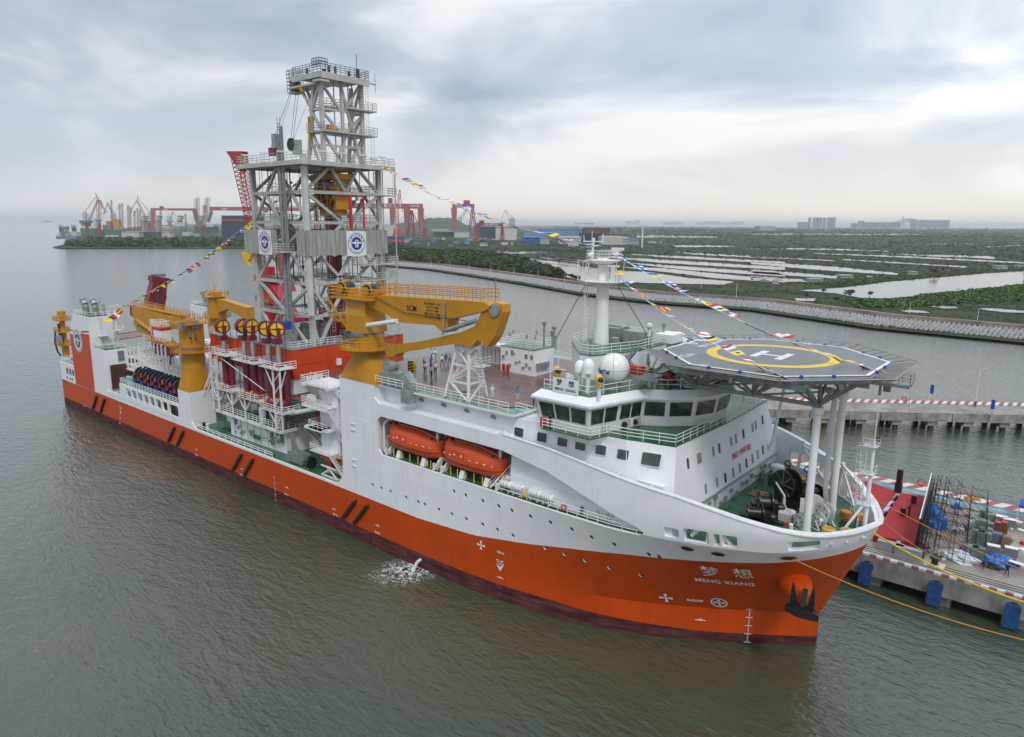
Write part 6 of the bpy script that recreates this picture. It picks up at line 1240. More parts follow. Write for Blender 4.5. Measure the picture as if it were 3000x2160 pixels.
MB().stair((140.8, -15.9, 14.4), (142.4, -13.4, 17.4), .9, side=(1, 0, 0)).rail([(142.2, -13.2, 17.4), (143.3, -13.2, 17.4)], 1, 3, .6).build('boat_deck_stair', WHITE2, ship)
# life raft canisters in racks
idx = 0
for x0 in (142.7, 147.0):
    for j in (0, 1):
        for i in (0, 1):
            x = x0+i*1.75; y = -15.6+j*.95; z = 15.35+j*.35; idx += 1
            side = 'outer' if j == 0 else 'inner'; t = empty('liferaft_canister', (x, y, z), 'white liferaft canister, %s row, %s of four towards the bow' % (side, ('first', 'second', 'third', 'fourth')[(0 if x0 < 145 else 2)+i]), 'liferaft', 'liferaft canisters on the side deck')
            MB().lathe([(.02, -.82), (.3, -.8), (.42, -.68), (.44, 0), (.42, .68), (.3, .8), (.02, .82)], (x, y, z), 16, 'x').build('shell', WHITE, t, smooth=40)
            for dx in (-.45, -.15, .15, .45): MB().lathe([(.45, -.03), (.45, .03)], (x+dx, y, z), 16, 'x').build('strap', MIDG, t)
    MB().beam((x0-.5, -16, 14.5), (x0-.5, -14.2, 15.2), .1).beam((x0+.5, -16, 14.5), (x0+.5, -14.2, 15.2), .1).beam((x0+1.3, -16, 14.5), (x0+1.3, -14.2, 15.2), .1).beam((x0+2.3, -16, 14.5), (x0+2.3, -14.2, 15.2), .1).beam((x0-.8, -16, 14.8), (x0+2.6, -16, 14.8), .08).build('raft_rack', WHITE2, ship)
MB().beam((145.3, -16, 14.4), (145.3, -16, 15.7), .1).beam((146.1, -16, 14.4), (146.1, -16, 15.7), .1).beam((145.3, -16, 15.6), (146.1, -16, 15.6), .08).beam((145.3, -16, 15), (146.1, -16, 15), .08).build('yellow_gate', YEL2, ship)
MB().rail([(149.2, -16.1, 14.38), (157, -16.0, 14.38), (160.2, -15.6, 14.38)], 1.0, 3, 1.4, .045).build('side_deck_railing', WHITE2, ship)
for x in (155.4, 156.6): MB().lathe([(.32, -.12), (.4, 0), (.32, .12), (.2, 0), (.32, -.12)], (x, -15.2, 15.2), 16, 'y', cap=False).tube((x-.35, -15.1, 14.4), (x-.35, -15.1, 15.1), .1).build('mushroom_vent', WHITE2, ship)
MB().lathe([(.16, 0), (.16, .9)], (153.2, -15.3, 14.4), 10).build('green_vent', GREEN, ship)
for k, (x, z) in enumerate(((146.7, 16.6), (150.0, 16.6), (152.1, 16.3), (154.0, 16.4), (155.8, 16.2), (145.2, 16.9))): y_ = -12.95 if x < 150.9 else -13.8; MB().lathe([(.3, -.06), (.3, .06)], (x, y_, z), 14, 'y').build('porthole', GLASS, ship); MB().lathe([(.36, -.03), (.36, .03)], (x, y_, z), 14, 'y').build('porthole_ring', WHITE2, ship)
t = empty('lifebuoy', (151.4, -16.1, 15), 'orange lifebuoy hanging on the side deck railing', 'lifebuoy'); MB().lathe([(.25, -.06), (.38, -.06), (.38, .06), (.25, .06), (.25, -.06)], (151.4, -16.15, 15.0), 16, 'y', cap=False).build('ring', BOAT, t)
# ------------------------------------------------------------ foredeck machinery
Zd = 14.4; z9 = z_of((2200, 1350), 4.667)
def dz(a, b): return aZ(*z9(a, b), Zd)
def winch(x, y, r, L_, rz, lab, nm='anchor_windlass'):
    t = empty(nm, (x, y, Zd), lab, 'winch', rz=rz)
    w = MB().lathe([(r, -L_/2-.12), (r, -L_/2), (r*.6, -L_/2), (r*.6, L_/2), (r, L_/2), (r, L_/2+.12)], (0, 0, r+.35), 26, 'y').build('drum', BLACK, t, local=True)
    mb = MB()
    for k in range(8): a = math.pi*k/4; mb.beam((0, -L_/2-.16, r+.35), (r*.92*math.cos(a), -L_/2-.16, r+.35+r*.92*math.sin(a)), .1)
    mb.build('spokes', STEEL, w, local=True)
    MB().cbox((0, -L_/2-.5, 0), 1.1, .5, r*1.2).cbox((0, L_/2+.5, 0), 1.2, .6, r*1.4).lathe([(.5, L_/2+.7), (.5, L_/2+1.3), (.3, L_/2+1.5)], (0, 0, r*.9), 16, 'y').build('gearbox', BLACK, t, local=True)
    MB().box(-r-.5, r+.5, -L_/2-.8, L_/2+.8, 0, .15).build('foundation', BLACK, t, local=True)
    return t
q = dz(480, 545); winch(q.x, q.y, 1.7, 1.1, rad(-28), 'largest black anchor winch standing port side of the foredeck')
q = dz(130, 760); winch(q.x+.3, q.y, 1.35, 1.2, rad(-60), 'black anchor winch close to the superstructure, starboard side')
q = dz(-40, 870); winch(q.x+.4, q.y+.5, .95, 1.4, rad(-60), 'smaller black winch with yellow hub behind the starboard bulwark', 'mooring_winch')
q = dz(820, 560); winch(q.x, q.y, .8, 1.8, rad(-28), 'low black chain winch in front of the largest anchor winch', 'chain_winch')
for k, (a, b, c, d_, lab) in enumerate(((600, 390, 920, 410, 'port anchor chain running to the chain stopper'), (230, 740, 480, 880, 'starboard anchor chain running forward from the winch'))):
    p0, p1 = aZ(*z9(a, b), Zd+1.3), aZ(*z9(c, d_), Zd+1.0); t = empty('anchor_chain', tuple(p0), lab, 'chain'); mb = MB(); n = 11
    for i in range(n):
        c_ = p0.lerp(p1, i/n)+Vector((0, 0, -.5*math.sin(math.pi*i/n)))
        mb.cbox(c_, .32, .14, .26, math.atan2(p1.y-p0.y, p1.x-p0.x)+(0 if i % 2 else .5))
    mb.build('links', BLACK, t); MB().cbox(p1, .5, .3, .3, .4).build('red_stopper', RED, t)
for a, b, lab in ((550, 820, 'white'),):
    q = dz(450, 800); t = empty('deck_capstan_box', tuple(q), 'white lidded steel box with red valve beside the thin davit', 'box')
    MB().loft([[(q.x-.9, q.y-.6, Zd), (q.x+.9, q.y-.6, Zd), (q.x+.9, q.y+.6, Zd), (q.x-.9, q.y+.6, Zd)], [(q.x-1, q.y-.7, Zd+.9), (q.x+1, q.y-.7, Zd+.9), (q.x+1, q.y+.7, Zd+.9), (q.x-1, q.y+.7, Zd+.9)], [(q.x-.7, q.y-.5, Zd+1.15), (q.x+.7, q.y-.5, Zd+1.15), (q.x+.7, q.y+.5, Zd+1.15), (q.x-.7, q.y+.5, Zd+1.15)]]).build('casing', WHITE2, t); MB().tube((q.x+1, q.y-.3, Zd+.6), (q.x+1.5, q.y-.5, Zd+.7), .33, n=14).build('red_cap', RED, t)
q = dz(440, 690); t = empty('deck_davit', tuple(q), 'thin white stub davit leaning over the foredeck winches', 'davit'); MB().tube((q.x, q.y, Zd), (q.x, q.y, Zd+1.8), .22, .13).tube((q.x, q.y, Zd+1.8), (q.x-1.0, q.y-.2, Zd+3.2), .13, .1).beam((q.x-.4, q.y-.3, Zd), (q.x, q.y, Zd+1), .12).beam((q.x+.4, q.y+.3, Zd), (q.x, q.y, Zd+1), .12).build('arm', WHITE2, t)
def reel(a, b, r, lab, rz=rad(-30)):
    q = dz(a, b); t = empty('cable_reel', (q.x, q.y, Zd), lab, 'reel', rz=rz)
    MB().lathe([(r, -.4), (r, -.34), (r*.35, -.34), (r*.35, .34), (r, .34), (r, .4)], (0, 0, r+.25), 24, 'y').build('flanges', WHITE2, t, local=True)
    mb = MB(); 
    for k in range(6): a_ = math.pi*k/3; mb.tube((r*.62*math.cos(a_), -.43, r+.25+r*.62*math.sin(a_)), (r*.62*math.cos(a_), -.39, r+.25+r*.62*math.sin(a_)), .09, n=8)
    mb.build('lightening_holes', BLACK, t, local=True)
    MB().beam((-r, -.5, 0), (0, -.5, r+.25), .1).beam((r, -.5, 0), (0, -.5, r+.25), .1).beam((-r, .5, 0), (0, .5, r+.25), .1).beam((r, .5, 0), (0, .5, r+.25), .1).beam((-r, -.6, .05), (r, -.6, .05), .1).beam((-r, .6, .05), (r, .6, .05), .1).build('stand', WHITE2, t, local=True)
reel(990, 860, 1.05, 'largest white cable reel in the middle of the foredeck'); reel(675, 925, .72, 'lone white cable reel left of the starboard helideck column'); reel(925, 925, .6, 'smallest white cable reel beside the largest one')
q = dz(760, 720); t = empty('hose_cabinet', (q.x, q.y, Zd), 'open white cabinet with orange hose reel behind the helideck column', 'reel'); MB().cbox((q.x, q.y, Zd), 1.5, .12, 1.7, rad(20)).lathe([(1.0, -.3), (1.0, -.24)], (q.x+.6, q.y+.9, Zd+1.2), 20, 'y').build('cabinet', WHITE2, t); MB().lathe([(.6, -.3), (.6, .3)], (q.x+.6, q.y+1.1, Zd+1.2), 16, 'y').build('hose', BOAT, t)
def bitt(a, b, lab, m, rope=True, dxy=(1.1, .2)):
    q = dz(a, b); t = empty('mooring_bitt', (q.x, q.y, Zd), lab, 'bollard')
    for k in (0, 1): x, y = q.x+dxy[0]*k, q.y+dxy[1]*k; MB().lathe([(.42, 0), (.42, .8), (.5, .85), (.5, 1.0)], (x, y, Zd), 16).build('post', m if not rope else mat('bitt tan', (.45, .26, .07), .6), t); 
    if rope:
        mb = MB()
        for k in (0, 1):
            x, y = q.x+dxy[0]*k, q.y+dxy[1]*k
            for i in range(4): mb.lathe([(.52, 0), (.66, .09), (.52, .19), (.45, .09), (.52, 0)], (x, y, Zd+.3+i*.19), 16, cap=False)
        mb.build('rope_turns', m, t)
bitt(590, 300, 'port mooring bitt wrapped in yellow rope', ROPE, dxy=(.9, -.5)); bitt(1050, 1050, 'mooring bitt wrapped in yellow rope by the starboard bulwark', ROPE, dxy=(1.5, .9)); bitt(1290, 810, 'mooring bitt under orange brown covers near the bow mast', mat('tan cover', (.45, .17, .02), .7), dxy=(1.3, .3)); bitt(760, 370, 'black bollards with yellow tops behind the chain stopper', BLACK, rope=False, dxy=(.3, -.8))
q = dz(345, 290); t = empty('mushroom_ventilator', (q.x, q.y, Zd), 'white round ventilator next to the green pump by the superstructure', 'ventilator'); MB().lathe([(.45, 0), (.45, 1.5), (.8, 1.6), (.8, 2.1), (.5, 2.25)], (q.x, q.y, Zd), 18).build('cowl', WHITE2, t); MB().lathe([(.35, 0), (.4, 1.2)], (q.x-.3, q.y-1.0, Zd), 12).build('pump', GREEN, t)
for a, b, lab in ((180, 480, 'flat ochre chain locker hatch beside the largest anchor winch'),):
    q = dz(a, b); t = empty('ochre_hatch', (q.x, q.y, Zd), lab, 'hatch'); MB().prism([(q.x-1.6, q.y-.9), (q.x+1.2, q.y-1.2), (q.x+2.0, q.y), (q.x+1.0, q.y+1.1), (q.x-1.4, q.y+1.0)], 'z', Zd, Zd+.12).build('plate', mat('ochre paint', (.35, .17, .03), .5), t)
# port fairleads and the tubular foundation frames of the helideck
mb = MB()
for p in (((166.8, 13.2, 14.4), (167.3, 13, 19.0)), ((172.6, 10.2, 14.4), (172.9, 9.9, 18.2)), ((175.9, 6.6, 14.4), (175.9, 6.6, 16.9))): mb.tube(*p, .2, n=10)
for p in (((167.3, 13, 18.3), (172.9, 9.9, 17.9)), ((172.9, 9.9, 17.9), (175.9, 6.6, 16.7)), ((167.6, 12.9, 17.9), (171.8, 9.8, 14.6)), ((173, 9.7, 17.6), (175.4, 6.2, 14.6))): mb.beam(*p, .24)
mb.build('tubular_frame', WHITE2, ship); mb = MB()
for p in (((166.9, -13.4, 14.4), (166.9, -13.4, 17.4)), ((173, -7.6, 14.4), (173, -7.9, 16.6))): mb.tube(*p, .2, n=10)
for p in (((164.8, -14.3, 17.3), (166.9, -13.4, 17.2)), ((166.9, -13.4, 17.2), (173.4, -9.6, 15.6)), ((166.9, -13.4, 16.9), (169.0, -12.2, 14.5)), ((166.9, -13.4, 16.9), (165.4, -14.0, 15.2))): mb.beam(*p, .26, .3)
mb.build('tubular_frame', WHITE2, ship)
for a, b in ((485, 75), (752, 165)):
    q = dz(a, b+80); f = MB().lathe([(.3, -.12), (.42, -.12), (.42, .12), (.3, .12), (.3, -.12)], (q.x, q.y+.3, Zd+1.1), 14, 'y', cap=False).beam((q.x, q.y+.2, Zd), (q.x+.2, q.y+.4, Zd+.8), .15); f.build('roller_fairlead', BLACK, ship)
# ------------------------------------------------------------ mooring ropes
def rope(p, q, sag, r, m, lab, n=24):
    p = Vector(p); q = Vector(q); pts = [p.lerp(q, i/n)+Vector((0, 0, -sag*4*(i/n)*(1-i/n))) for i in range(n+1)]
    o = MB().path(pts, r, 6).build('mooring_rope', m); return tag(o, lab, 'rope')
h3 = onhull(2314, 1633); rope(h3+Vector((0, -.1, 0)), aZ(3200, 1915, 3.0), 1.2, .055, OROPE, 'thin orange mooring rope from the bow fairlead crossing the open water', 40)
rope((177.6, 3.6, 15.5), (183.0, 20.6, 4.9), .5, .06, OROPE, 'slack orange rope from the bow down to the black quay bollard')
rope((178.6, -1, 15.2), aZ(3060, 1782, 5.5), .8, .11, ROPE, 'thick yellow mooring rope from the bow tip along the quay edge', 40)
rope((175.9, 6.6, 16.4), (194.5, 24, 4.4), .6, .05, OROPE, 'thin orange rope running over the red stage to the quay')
# ------------------------------------------------------------ quay, stage, jetty
ZQ = 4.0
PINK = mat('faded red kerb paint', (.33, .10, .10), .7, var=.25, scale=1.5); CREAM = mat('cream kerb paint', (.62, .56, .50), .7, var=.15, scale=1.5)
QBLUE = mat('sky blue quay paint', (.16, .36, .45), .6, var=.2, scale=.7); DARK = mat('dark underdeck concrete', (.03, .03, .028), .7, var=.4)  # near-black of DARK includes the shade below the quay; jetty piles share it
qy = empty('quay', (200, 30, 0), 'concrete quay with red and white kerb and blue fenders beside the bow', 'quay')
QX0, QX1, QF, QB = 128, 330, 18.3, 49.8
MB().box(QX0, QX1, QF, QB, 2.9, ZQ).build('deck_slab', PAVE, qy)
MB().box(QX0, QX1, QF-.25, QF+.6, 1.4, ZQ-.02).box(QX0, QX1, QB-.6, QB+.2, 1.0, ZQ-.02).build('edge_beam', CONC, qy)
mb = MB(); k = 0
for i in range(22):
    x = 128+i*7.75+.6; mb.box(x-1.0, x+1.6, QF+.4, QF+4.5, -1.5, 1.4)
    for y in (24, 30, 36, 42, 48): mb.box(x-.5, x+.5, y-.5, y+.5, -2, 3)
mb.build('pier_caps', CONC, qy)
MB().box(QX0, QX1, QF+5, QF+5.3, -1, 2.9).build('underdeck_shade_sheet', DARK, qy)  # dark sheet stands in for the shade in the gaps below the deck
for i in range(7):
    x = 174.35+i*7.75; MB().box(x, x+1.45, QF-1.0, QF-.7, .3, 3.3).build('fender_panel', mat('fender blue', (.015, .07, .22), .5, var=.3, scale=1.5), qy); MB().lathe([(.75, -.6), (.75, .35)], (x+.75, QF-.3, 2.6), 16, 'y').build('rubber_fender', BLACK, qy)
mk = MB(); mk2 = MB()
for i in range(int((QX1-QX0)/.8)): (mk if i % 2 else mk2).box(QX0+i*.8, QX0+i*.8+.8, QF-.28, QF+.1, ZQ-.02, ZQ+.28)
mk.build('red_kerb', PINK, qy); mk2.build('white_kerb', CREAM, qy)
MB().box(QX0, QX1, QF+.1, QF+1.0, ZQ, ZQ+.02).box(QX0, QX1, QB-3.4, QB-2.2, ZQ, ZQ+.02).build('blue_band', QBLUE, qy)
mb = MB()
for y in (QF+1.3, QF+1.9, QF+2.6): mb.box(QX0, QX1, y, y+.16, ZQ, ZQ+.03)
mb.build('crane_rail', BLACK, qy)
mk = MB(); mk2 = MB()
for i in range(150):
    x = QX0+i*1.3; (mk if i % 2 else mk2).add([(x, QB-2.2, ZQ+.3), (x+1.3, QB-2.2, ZQ+.3), (x+2.4, QB-.1, ZQ+.35), (x+1.1, QB-.1, ZQ+.35)], [(0, 1, 2, 3)])
mk.build('red_stripes', PINK, qy); mk2.build('white_stripes', CREAM, qy); MB().box(QX0, QX1, QB-2.15, QB-.1, ZQ, ZQ+.28).build('back_kerb', CREAM, qy)
mb = MB()
for i in range(70): x = QX0+3*i; mb.tube((x, QB-.2, ZQ), (x, QB-.2, ZQ+1.1), .03, n=4)
mb.beam((QX0, QB-.2, ZQ+1.1), (QX1, QB-.2, ZQ+1.1), .05).build('back_railing', MIDG, qy)
z4_ = z_of((2450, 1350), 3.629)
def q4(a, b, z=ZQ): return aZ(*z4_(a, b), z)
MB().add([tuple(q4(a, b, ZQ+.035)) for a, b in ((60, 760), (395, 790), (640, 335), (370, 225), (150, 180), (0, 300))], [(0, 1, 2, 3, 4, 5)]).build('red_carpet', CARPET, qy)
sg = empty('stage', (176, 35, 4), 'raised red carpeted stage with steps on the quay by the bow', 'stage')
P_ = [q4(395, 790, 5.0), q4(833, 880, 5.0), q4(958, 375, 5.0), q4(690, 345, 5.0)]
MB().loft([[(p.x, p.y, ZQ+.05) for p in P_], [(p.x, p.y, 5.0) for p in P_]]).build('platform', CARPET, sg)
mb = MB()
for k in range(3): p = q4(500+k*4, 850+k*16, 4.9-k*.3); mb.box(p.x, p.x+2.6, p.y-.15, p.y+.35, ZQ+.03, 4.75-k*.25)
mb.build('front_steps', CARPET, sg)
def thing1(nm, lab, cat, mb, m, loc, part, group=None):
    t = empty(nm, loc, lab, cat, group); mb.build(part, m, t); return t
DKRED = mat('lectern dark red', (.06, .01, .012), .4)
for a, b, lab in ((705, 585, 'dark red lectern in the middle of the red stage'), (820, 450, 'dark red lectern at the far side of the red stage')):
    p = q4(a, b, 5.0); t = empty('lectern', (p.x, p.y, 5), lab, 'lectern'); MB().cbox((p.x, p.y, 5.0), .65, .55, 1.15).build('body', DKRED, t); MB().cbox((p.x, p.y, 6.15), .8, .7, .08).build('top', DKRED, t)
p = q4(655, 335, ZQ); t = empty('loudspeaker_stack', (p.x, p.y, ZQ), 'tall black loudspeaker stack at the back corner of the stage', 'loudspeaker'); MB().cbox((p.x, p.y, ZQ), 1.0, .8, 1.5).cbox((p.x, p.y, ZQ+1.5), .8, .6, 2.3).build('cabinets', BLACK, t)
for a, b, lab in ((645, 425, 'black wedge monitor nearest the loudspeaker stack'), (600, 500, 'second black wedge monitor along the stage edge'), (545, 585, 'third black wedge monitor along the stage edge'), (490, 670, 'black wedge monitor closest to the ship')):
    p = q4(a, b, ZQ+.05); thing1('stage_monitor', lab, 'loudspeaker', MB().prism([(p.x-.5, ZQ+.05), (p.x+.5, ZQ+.05), (p.x+.2, ZQ+.75), (p.x-.2, ZQ+.75)], 'y', p.y-.45, p.y+.45), BLACK, (p.x, p.y, ZQ), 'cabinet', 'wedge monitors along the stage edge')
p0, p1 = q4(515, 545, ZQ+.2), q4(600, 440, ZQ+.2); t = empty('flower_box', tuple(p0), 'long box of lilac flowers along the stage front', 'flowers'); MB().beam(p0, p1, .6, .3).build('planter', mat('lilac flowers', (.45, .40, .62), .8, var=.5, scale=9), t)
# backdrop wall and scaffolding
wl = empty('stage_backdrop', (180, 35, 4), 'tall dark backdrop frame along the side of the red stage, seen edge on', 'backdrop')
a, b = P_[1]+Vector((.25, -.3, 0)), P_[2]+Vector((.25, .3, 0)); H_ = 4.6
MB().add([(a.x, a.y, ZQ), (b.x, b.y, ZQ), (b.x, b.y, ZQ+H_), (a.x, a.y, ZQ+H_), (a.x+.25, a.y, ZQ), (b.x+.25, b.y, ZQ), (b.x+.25, b.y, ZQ+H_), (a.x+.25, a.y, ZQ+H_)], [(3, 2, 1, 0), (4, 5, 6, 7), (3, 7, 6, 2), (0, 4, 7, 3), (1, 2, 6, 5)]).build('panel', BLACK, wl)
MB().beam((a.x, a.y, ZQ+H_), (b.x, b.y, ZQ+H_), .12).build('top_edge', WHITE2, wl)
mb = MB(); nl = 10
for i in range(nl+1):
    c = a.lerp(b, i/nl); mb.tube((c.x+.5, c.y, ZQ), (c.x+.5, c.y, ZQ+H_-.2), .04, n=4)
    for k in range(5): z = ZQ+.85*k+.4; d = a.lerp(b, min(1, (i+1)/nl)); mb.tube((c.x+.5, c.y, z), (d.x+.5, d.y, z), .04, n=4); mb.tube((c.x+.25, c.y, z), (c.x+1.0, c.y, z), .04, n=4)
mb.build('wall_frame', BLACK, wl)
sf = empty('scaffolding', (183, 33, 4), 'black scaffold towers behind the stage backdrop, stepping down to the right', 'scaffolding')
mb = MB(); DX = (.9, 2.0, 3.6, 5.4, 7.4)
for i, dx in enumerate(DX):
    hN = (4.6, 4.6, 4.4, 4.0, 3.5)[i]
    for j in range(7):
        c = a.lerp(b, j/6); x, y = c.x+dx, c.y; pr_ = (0, .45) if i < 3 and j % 2 == 0 else (0,)
        for e_ in pr_: mb.tube((x+e_, y, ZQ), (x+e_, y, ZQ+hN), .03, n=4)
        if len(pr_) > 1: [mb.tube((x, y, ZQ+.7*k+.3), (x+.45, y, ZQ+.7*k+.3), .03, n=4) for k in range(int(hN/.7))]
        if i < 4:
            nx = c.x+DX[i+1]
            for k in range(4): z = ZQ+.35+1.1*k; mb.tube((x, y, z), (nx, y, min(z, ZQ+3.4)), .03, n=4)
            mb.tube((x, y, ZQ+hN-.1), (nx, y, ZQ+2.0), .03, n=4); mb.tube((x, y, ZQ+2.0), (nx, y, ZQ+.3), .03, n=4)
        if j < 6:
            d = a.lerp(b, (j+1)/6)
            for k in range(4): z = ZQ+.35+1.1*k; mb.tube((x, y, z), (d.x+dx, d.y, z), .03, n=4)
            mb.tube((x, y, ZQ+.3+1.1*(j % 3)), (d.x+dx, d.y, ZQ+1.4+1.1*(j % 3)), .03, n=4)
mb.build('tubes', BLACK, sf)
# flight cases and clutter
CASE = mat('flight case grey green', (.14, .19, .18), .45, var=.2)
cs = [(1590, 600, 0), (1640, 640, 0), (1550, 700, 0), (1600, 730, 0), (1530, 760, 1), (1585, 790, 0), (1500, 870, 1), (1560, 890, 1), (1430, 1040, 1), (1500, 1060, 1), (1660, 985, 2), (1850, 1010, 2), (1830, 700, 2), (1750, 670, 2), (1560, 880, 0)]
nm_ = ['by the back kerb', 'behind the scaffold corner', 'in the middle of the case row', 'right of the case row', 'tall stack in the case row', 'next to the tall stack', 'with an orange cloth on top', 'beside the orange topped case', 'pair nearest the ship side, left', 'pair nearest the ship side, right', 'open rack case by the blue sheets', 'open rack case near the seated worker', 'open rack near the blue tent', 'narrow case near the blue tent', 'low case between the stacks']
for i, (a_, b_, t_) in enumerate(cs):
    p = q4(a_, b_); t = empty('flight_case', (p.x, p.y, ZQ), 'grey green equipment case, '+nm_[i], 'case', 'equipment cases on the quay')
    h = (1.0, 1.7, 1.1)[t_]; MB().cbox((p.x, p.y, ZQ), 1.5, .95, h, rad(8)).build('shell', CASE if t_ < 2 else STEEL, t); MB().cbox((p.x, p.y, ZQ+h), 1.4, .85, .06, rad(8)).build('lid', CASE if t_ < 2 else WHITE2, t)
    mb = MB()
    for sx in (-.72, .72): mb.cbox((p.x+sx*math.cos(rad(8)), p.y+sx*math.sin(rad(8)), ZQ), .07, 1.0, h+.03, rad(8))
    mb.build('edge_trim', MIDG, t)
for a_, b_, lab in ((1700, 800, 'left stack of brown cane chairs with crimson seats'), (1770, 800, 'right stack of brown cane chairs with crimson seats')):
    p = q4(a_, b_); t = empty('chair_stack', (p.x, p.y, ZQ), lab, 'chairs'); mb = MB()
    for k in range(7): mb.box(p.x-.4, p.x+.4, p.y-.4, p.y+.4, ZQ+.25*k+.2, ZQ+.25*k+.3)
    for sx in (-.4, .4):
        for sy in (-.4, .4): mb.beam((p.x+sx, p.y+sy, ZQ), (p.x+sx, p.y+sy, ZQ+2.2), .08)
    mb.build('frames', mat('cane brown', (.22, .10, .03), .6), t); MB().cbox((p.x, p.y, ZQ+1.95), .8, .8, .12).build('seat', mat('crimson seat', (.55, .03, .08), .6), t)
for a_, b_, w, lab in ((1790, 930, 1.0, 'tall stack of brown cardboard boxes on the quay'), (1700, 900, 1.3, 'stack under a grey blue cloth beside the cardboard boxes')):
    p = q4(a_, b_); t = empty('box_stack', (p.x, p.y, ZQ), lab, 'boxes'); mb = MB()
    for k in range(4): mb.cbox((p.x+R.uniform(-.1, .1), p.y, ZQ+.45*k), w, 1.0, .42, R.uniform(0, .2))
    mb.build('boxes', mat('cardboard', (.24, .16, .10), .8) if w == 1.0 else mat('grey blue cloth', (.12, .14, .20), .8), t)
def heap(a_, b_, r, h, m, lab, nm='tarpaulin_heap'):
    p = q4(a_, b_); mb = MB(); vs = []; n = 14
    rings = []
    for k in range(6):
        rr = r*(1-k/5.5)**.6; rings.append([(p.x+rr*math.cos(2*math.pi*i/n)*(1+.25*math.sin(i*2.3+k)), p.y+rr*.7*math.sin(2*math.pi*i/n)*(1+.2*math.cos(i*1.7+k*2)), ZQ+h*(k/5)**.8+.12*math.sin(i*3+k*1.3)*(k > 0)) for i in range(n)])
    mb.loft(rings); o = mb.build(nm, m); tag(o, lab, 'tarpaulin'); return o
TARP = mat('blue tarpaulin', (.02, .13, .45), .45, var=.4, scale=3)
heap(1020, 700, 1.7, 3.3, TARP, 'bright blue tarpaulin bundle inside the scaffolding'); heap(1300, 1040, 2.3, 1.0, mat('white sheeting', (.55, .57, .6), .6, var=.25, scale=3), 'pile of white and blue plastic sheeting at the scaffold foot'); heap(1740, 1080, 2.0, .9, TARP, 'rumpled blue tarpaulin beside the standing worker'); heap(1280, 510, .8, .7, TARP, 'small blue tarpaulin bundle near the back kerb'); heap(1660, 1130, 1.2, .4, BLACK, 'heap of black cables next to the worker'); heap(890, 960, 1.1, .5, GREEN, 'dark green cloth heap at the stage corner'); heap(905, 915, 1.0, .5, MAROON, 'maroon cloth heap at the stage corner')
heap(1400, 950, 1.0, .5, mat('purple cloth', (.2, .05, .3), .7), 'purple and pink cloth spread on cases'); heap(1440, 430, 1.1, 1.0, mat('orange cloth', (.45, .2, .03), .7), 'orange tarpaulin heap near the back kerb')
srt = sorted(R.uniform(1150, 1990) for _ in range(44))
def ordq(i): u = ['first', 'second', 'third', 'fourth', 'fifth', 'sixth', 'seventh', 'eighth', 'ninth', 'tenth', 'eleventh', 'twelfth', 'thirteenth', 'fourteenth', 'fifteenth', 'sixteenth', 'seventeenth', 'eighteenth', 'nineteenth']; n_ = i+1; return u[i] if i < 19 else {20: 'twentieth', 30: 'thirtieth', 40: 'fortieth'}.get(n_) or ('twenty ', 'thirty ', 'forty ')[n_//10-2]+u[n_ % 10-1]
for i in range(44):
    a_, b_ = srt[i], R.uniform(560, 1060); p = q4(a_, b_)
    if i % 2: o = MB().cbox((p.x, p.y, ZQ), R.uniform(.3, 1.0), R.uniform(.3, .8), R.uniform(.1, .5), R.uniform(0, 3)).build('packing_box', R.choice([WHITE2, CASE, TARP, mat('cardboard', (.24, .16, .10), .8), BLACK, RED]))
    else: o = MB().cbox((p.x, p.y, ZQ), R.uniform(.5, 1.4), R.uniform(.3, .8), .06, R.uniform(0, 3)).build('packing_box', R.choice([WHITE2, CREAM, QBLUE]))
    tag(o, 'loose %s %s lying on the quay, %s in the clutter from the left' % (o.data.materials[0].name.split()[0], 'box' if i % 2 else 'panel', ordq(srt.index(a_))), 'box', 'loose boxes lying on the quay')
# tents, tables
def tent(x, y, w, lab):
    t = empty('blue_tent', (x, y, ZQ), lab, 'tent'); mb = MB().loft([[(x-w, y-w, ZQ+2.3), (x+w, y-w, ZQ+2.3), (x+w, y+w, ZQ+2.3), (x-w, y+w, ZQ+2.3)], [(x-w, y-w, ZQ+2.6), (x+w, y-w, ZQ+2.6), (x+w, y+w, ZQ+2.6), (x-w, y+w, ZQ+2.6)], [(x-.05, y-.05, ZQ+3.5), (x+.05, y-.05, ZQ+3.5), (x+.05, y+.05, ZQ+3.5), (x-.05, y+.05, ZQ+3.5)]]); mb.build('canopy', mat('tent blue', (.015, .05, .42), .5), t)
    for sx in (-1, 1):
        for sy in (-1, 1): MB().tube((x+sx*w, y+sy*w, ZQ), (x+sx*w, y+sy*w, ZQ+2.4), .05, n=5).build('leg', WHITE2, t)
    return t
p = q4(1985, 640); tent(p.x+.9, p.y+.2, 1.6, 'blue pop up tent at the right edge of the quay'); tent(165.2, 22.5, 1.6, 'blue tent on the quay seen through the port bulwark opening')
for a_, b_, lab in ((1920, 1150, 'white folding table beside the seated worker'), (1890, 690, 'white folding table under the blue tent')):
    p = q4(a_, b_); t = empty('folding_table', (p.x, p.y, ZQ), lab, 'table'); MB().cbox((p.x, p.y, ZQ+.75), 1.8, .7, .05, rad(-12)).build('table_top', WHITE2, t)
    for dx, dy in ((-.8, -.25), (.8, -.3), (-.75, .3), (.8, .2)): MB().tube((p.x+dx, p.y+dy, ZQ), (p.x+dx, p.y+dy, ZQ+.75), .03, n=5).build('leg', STEEL, t)
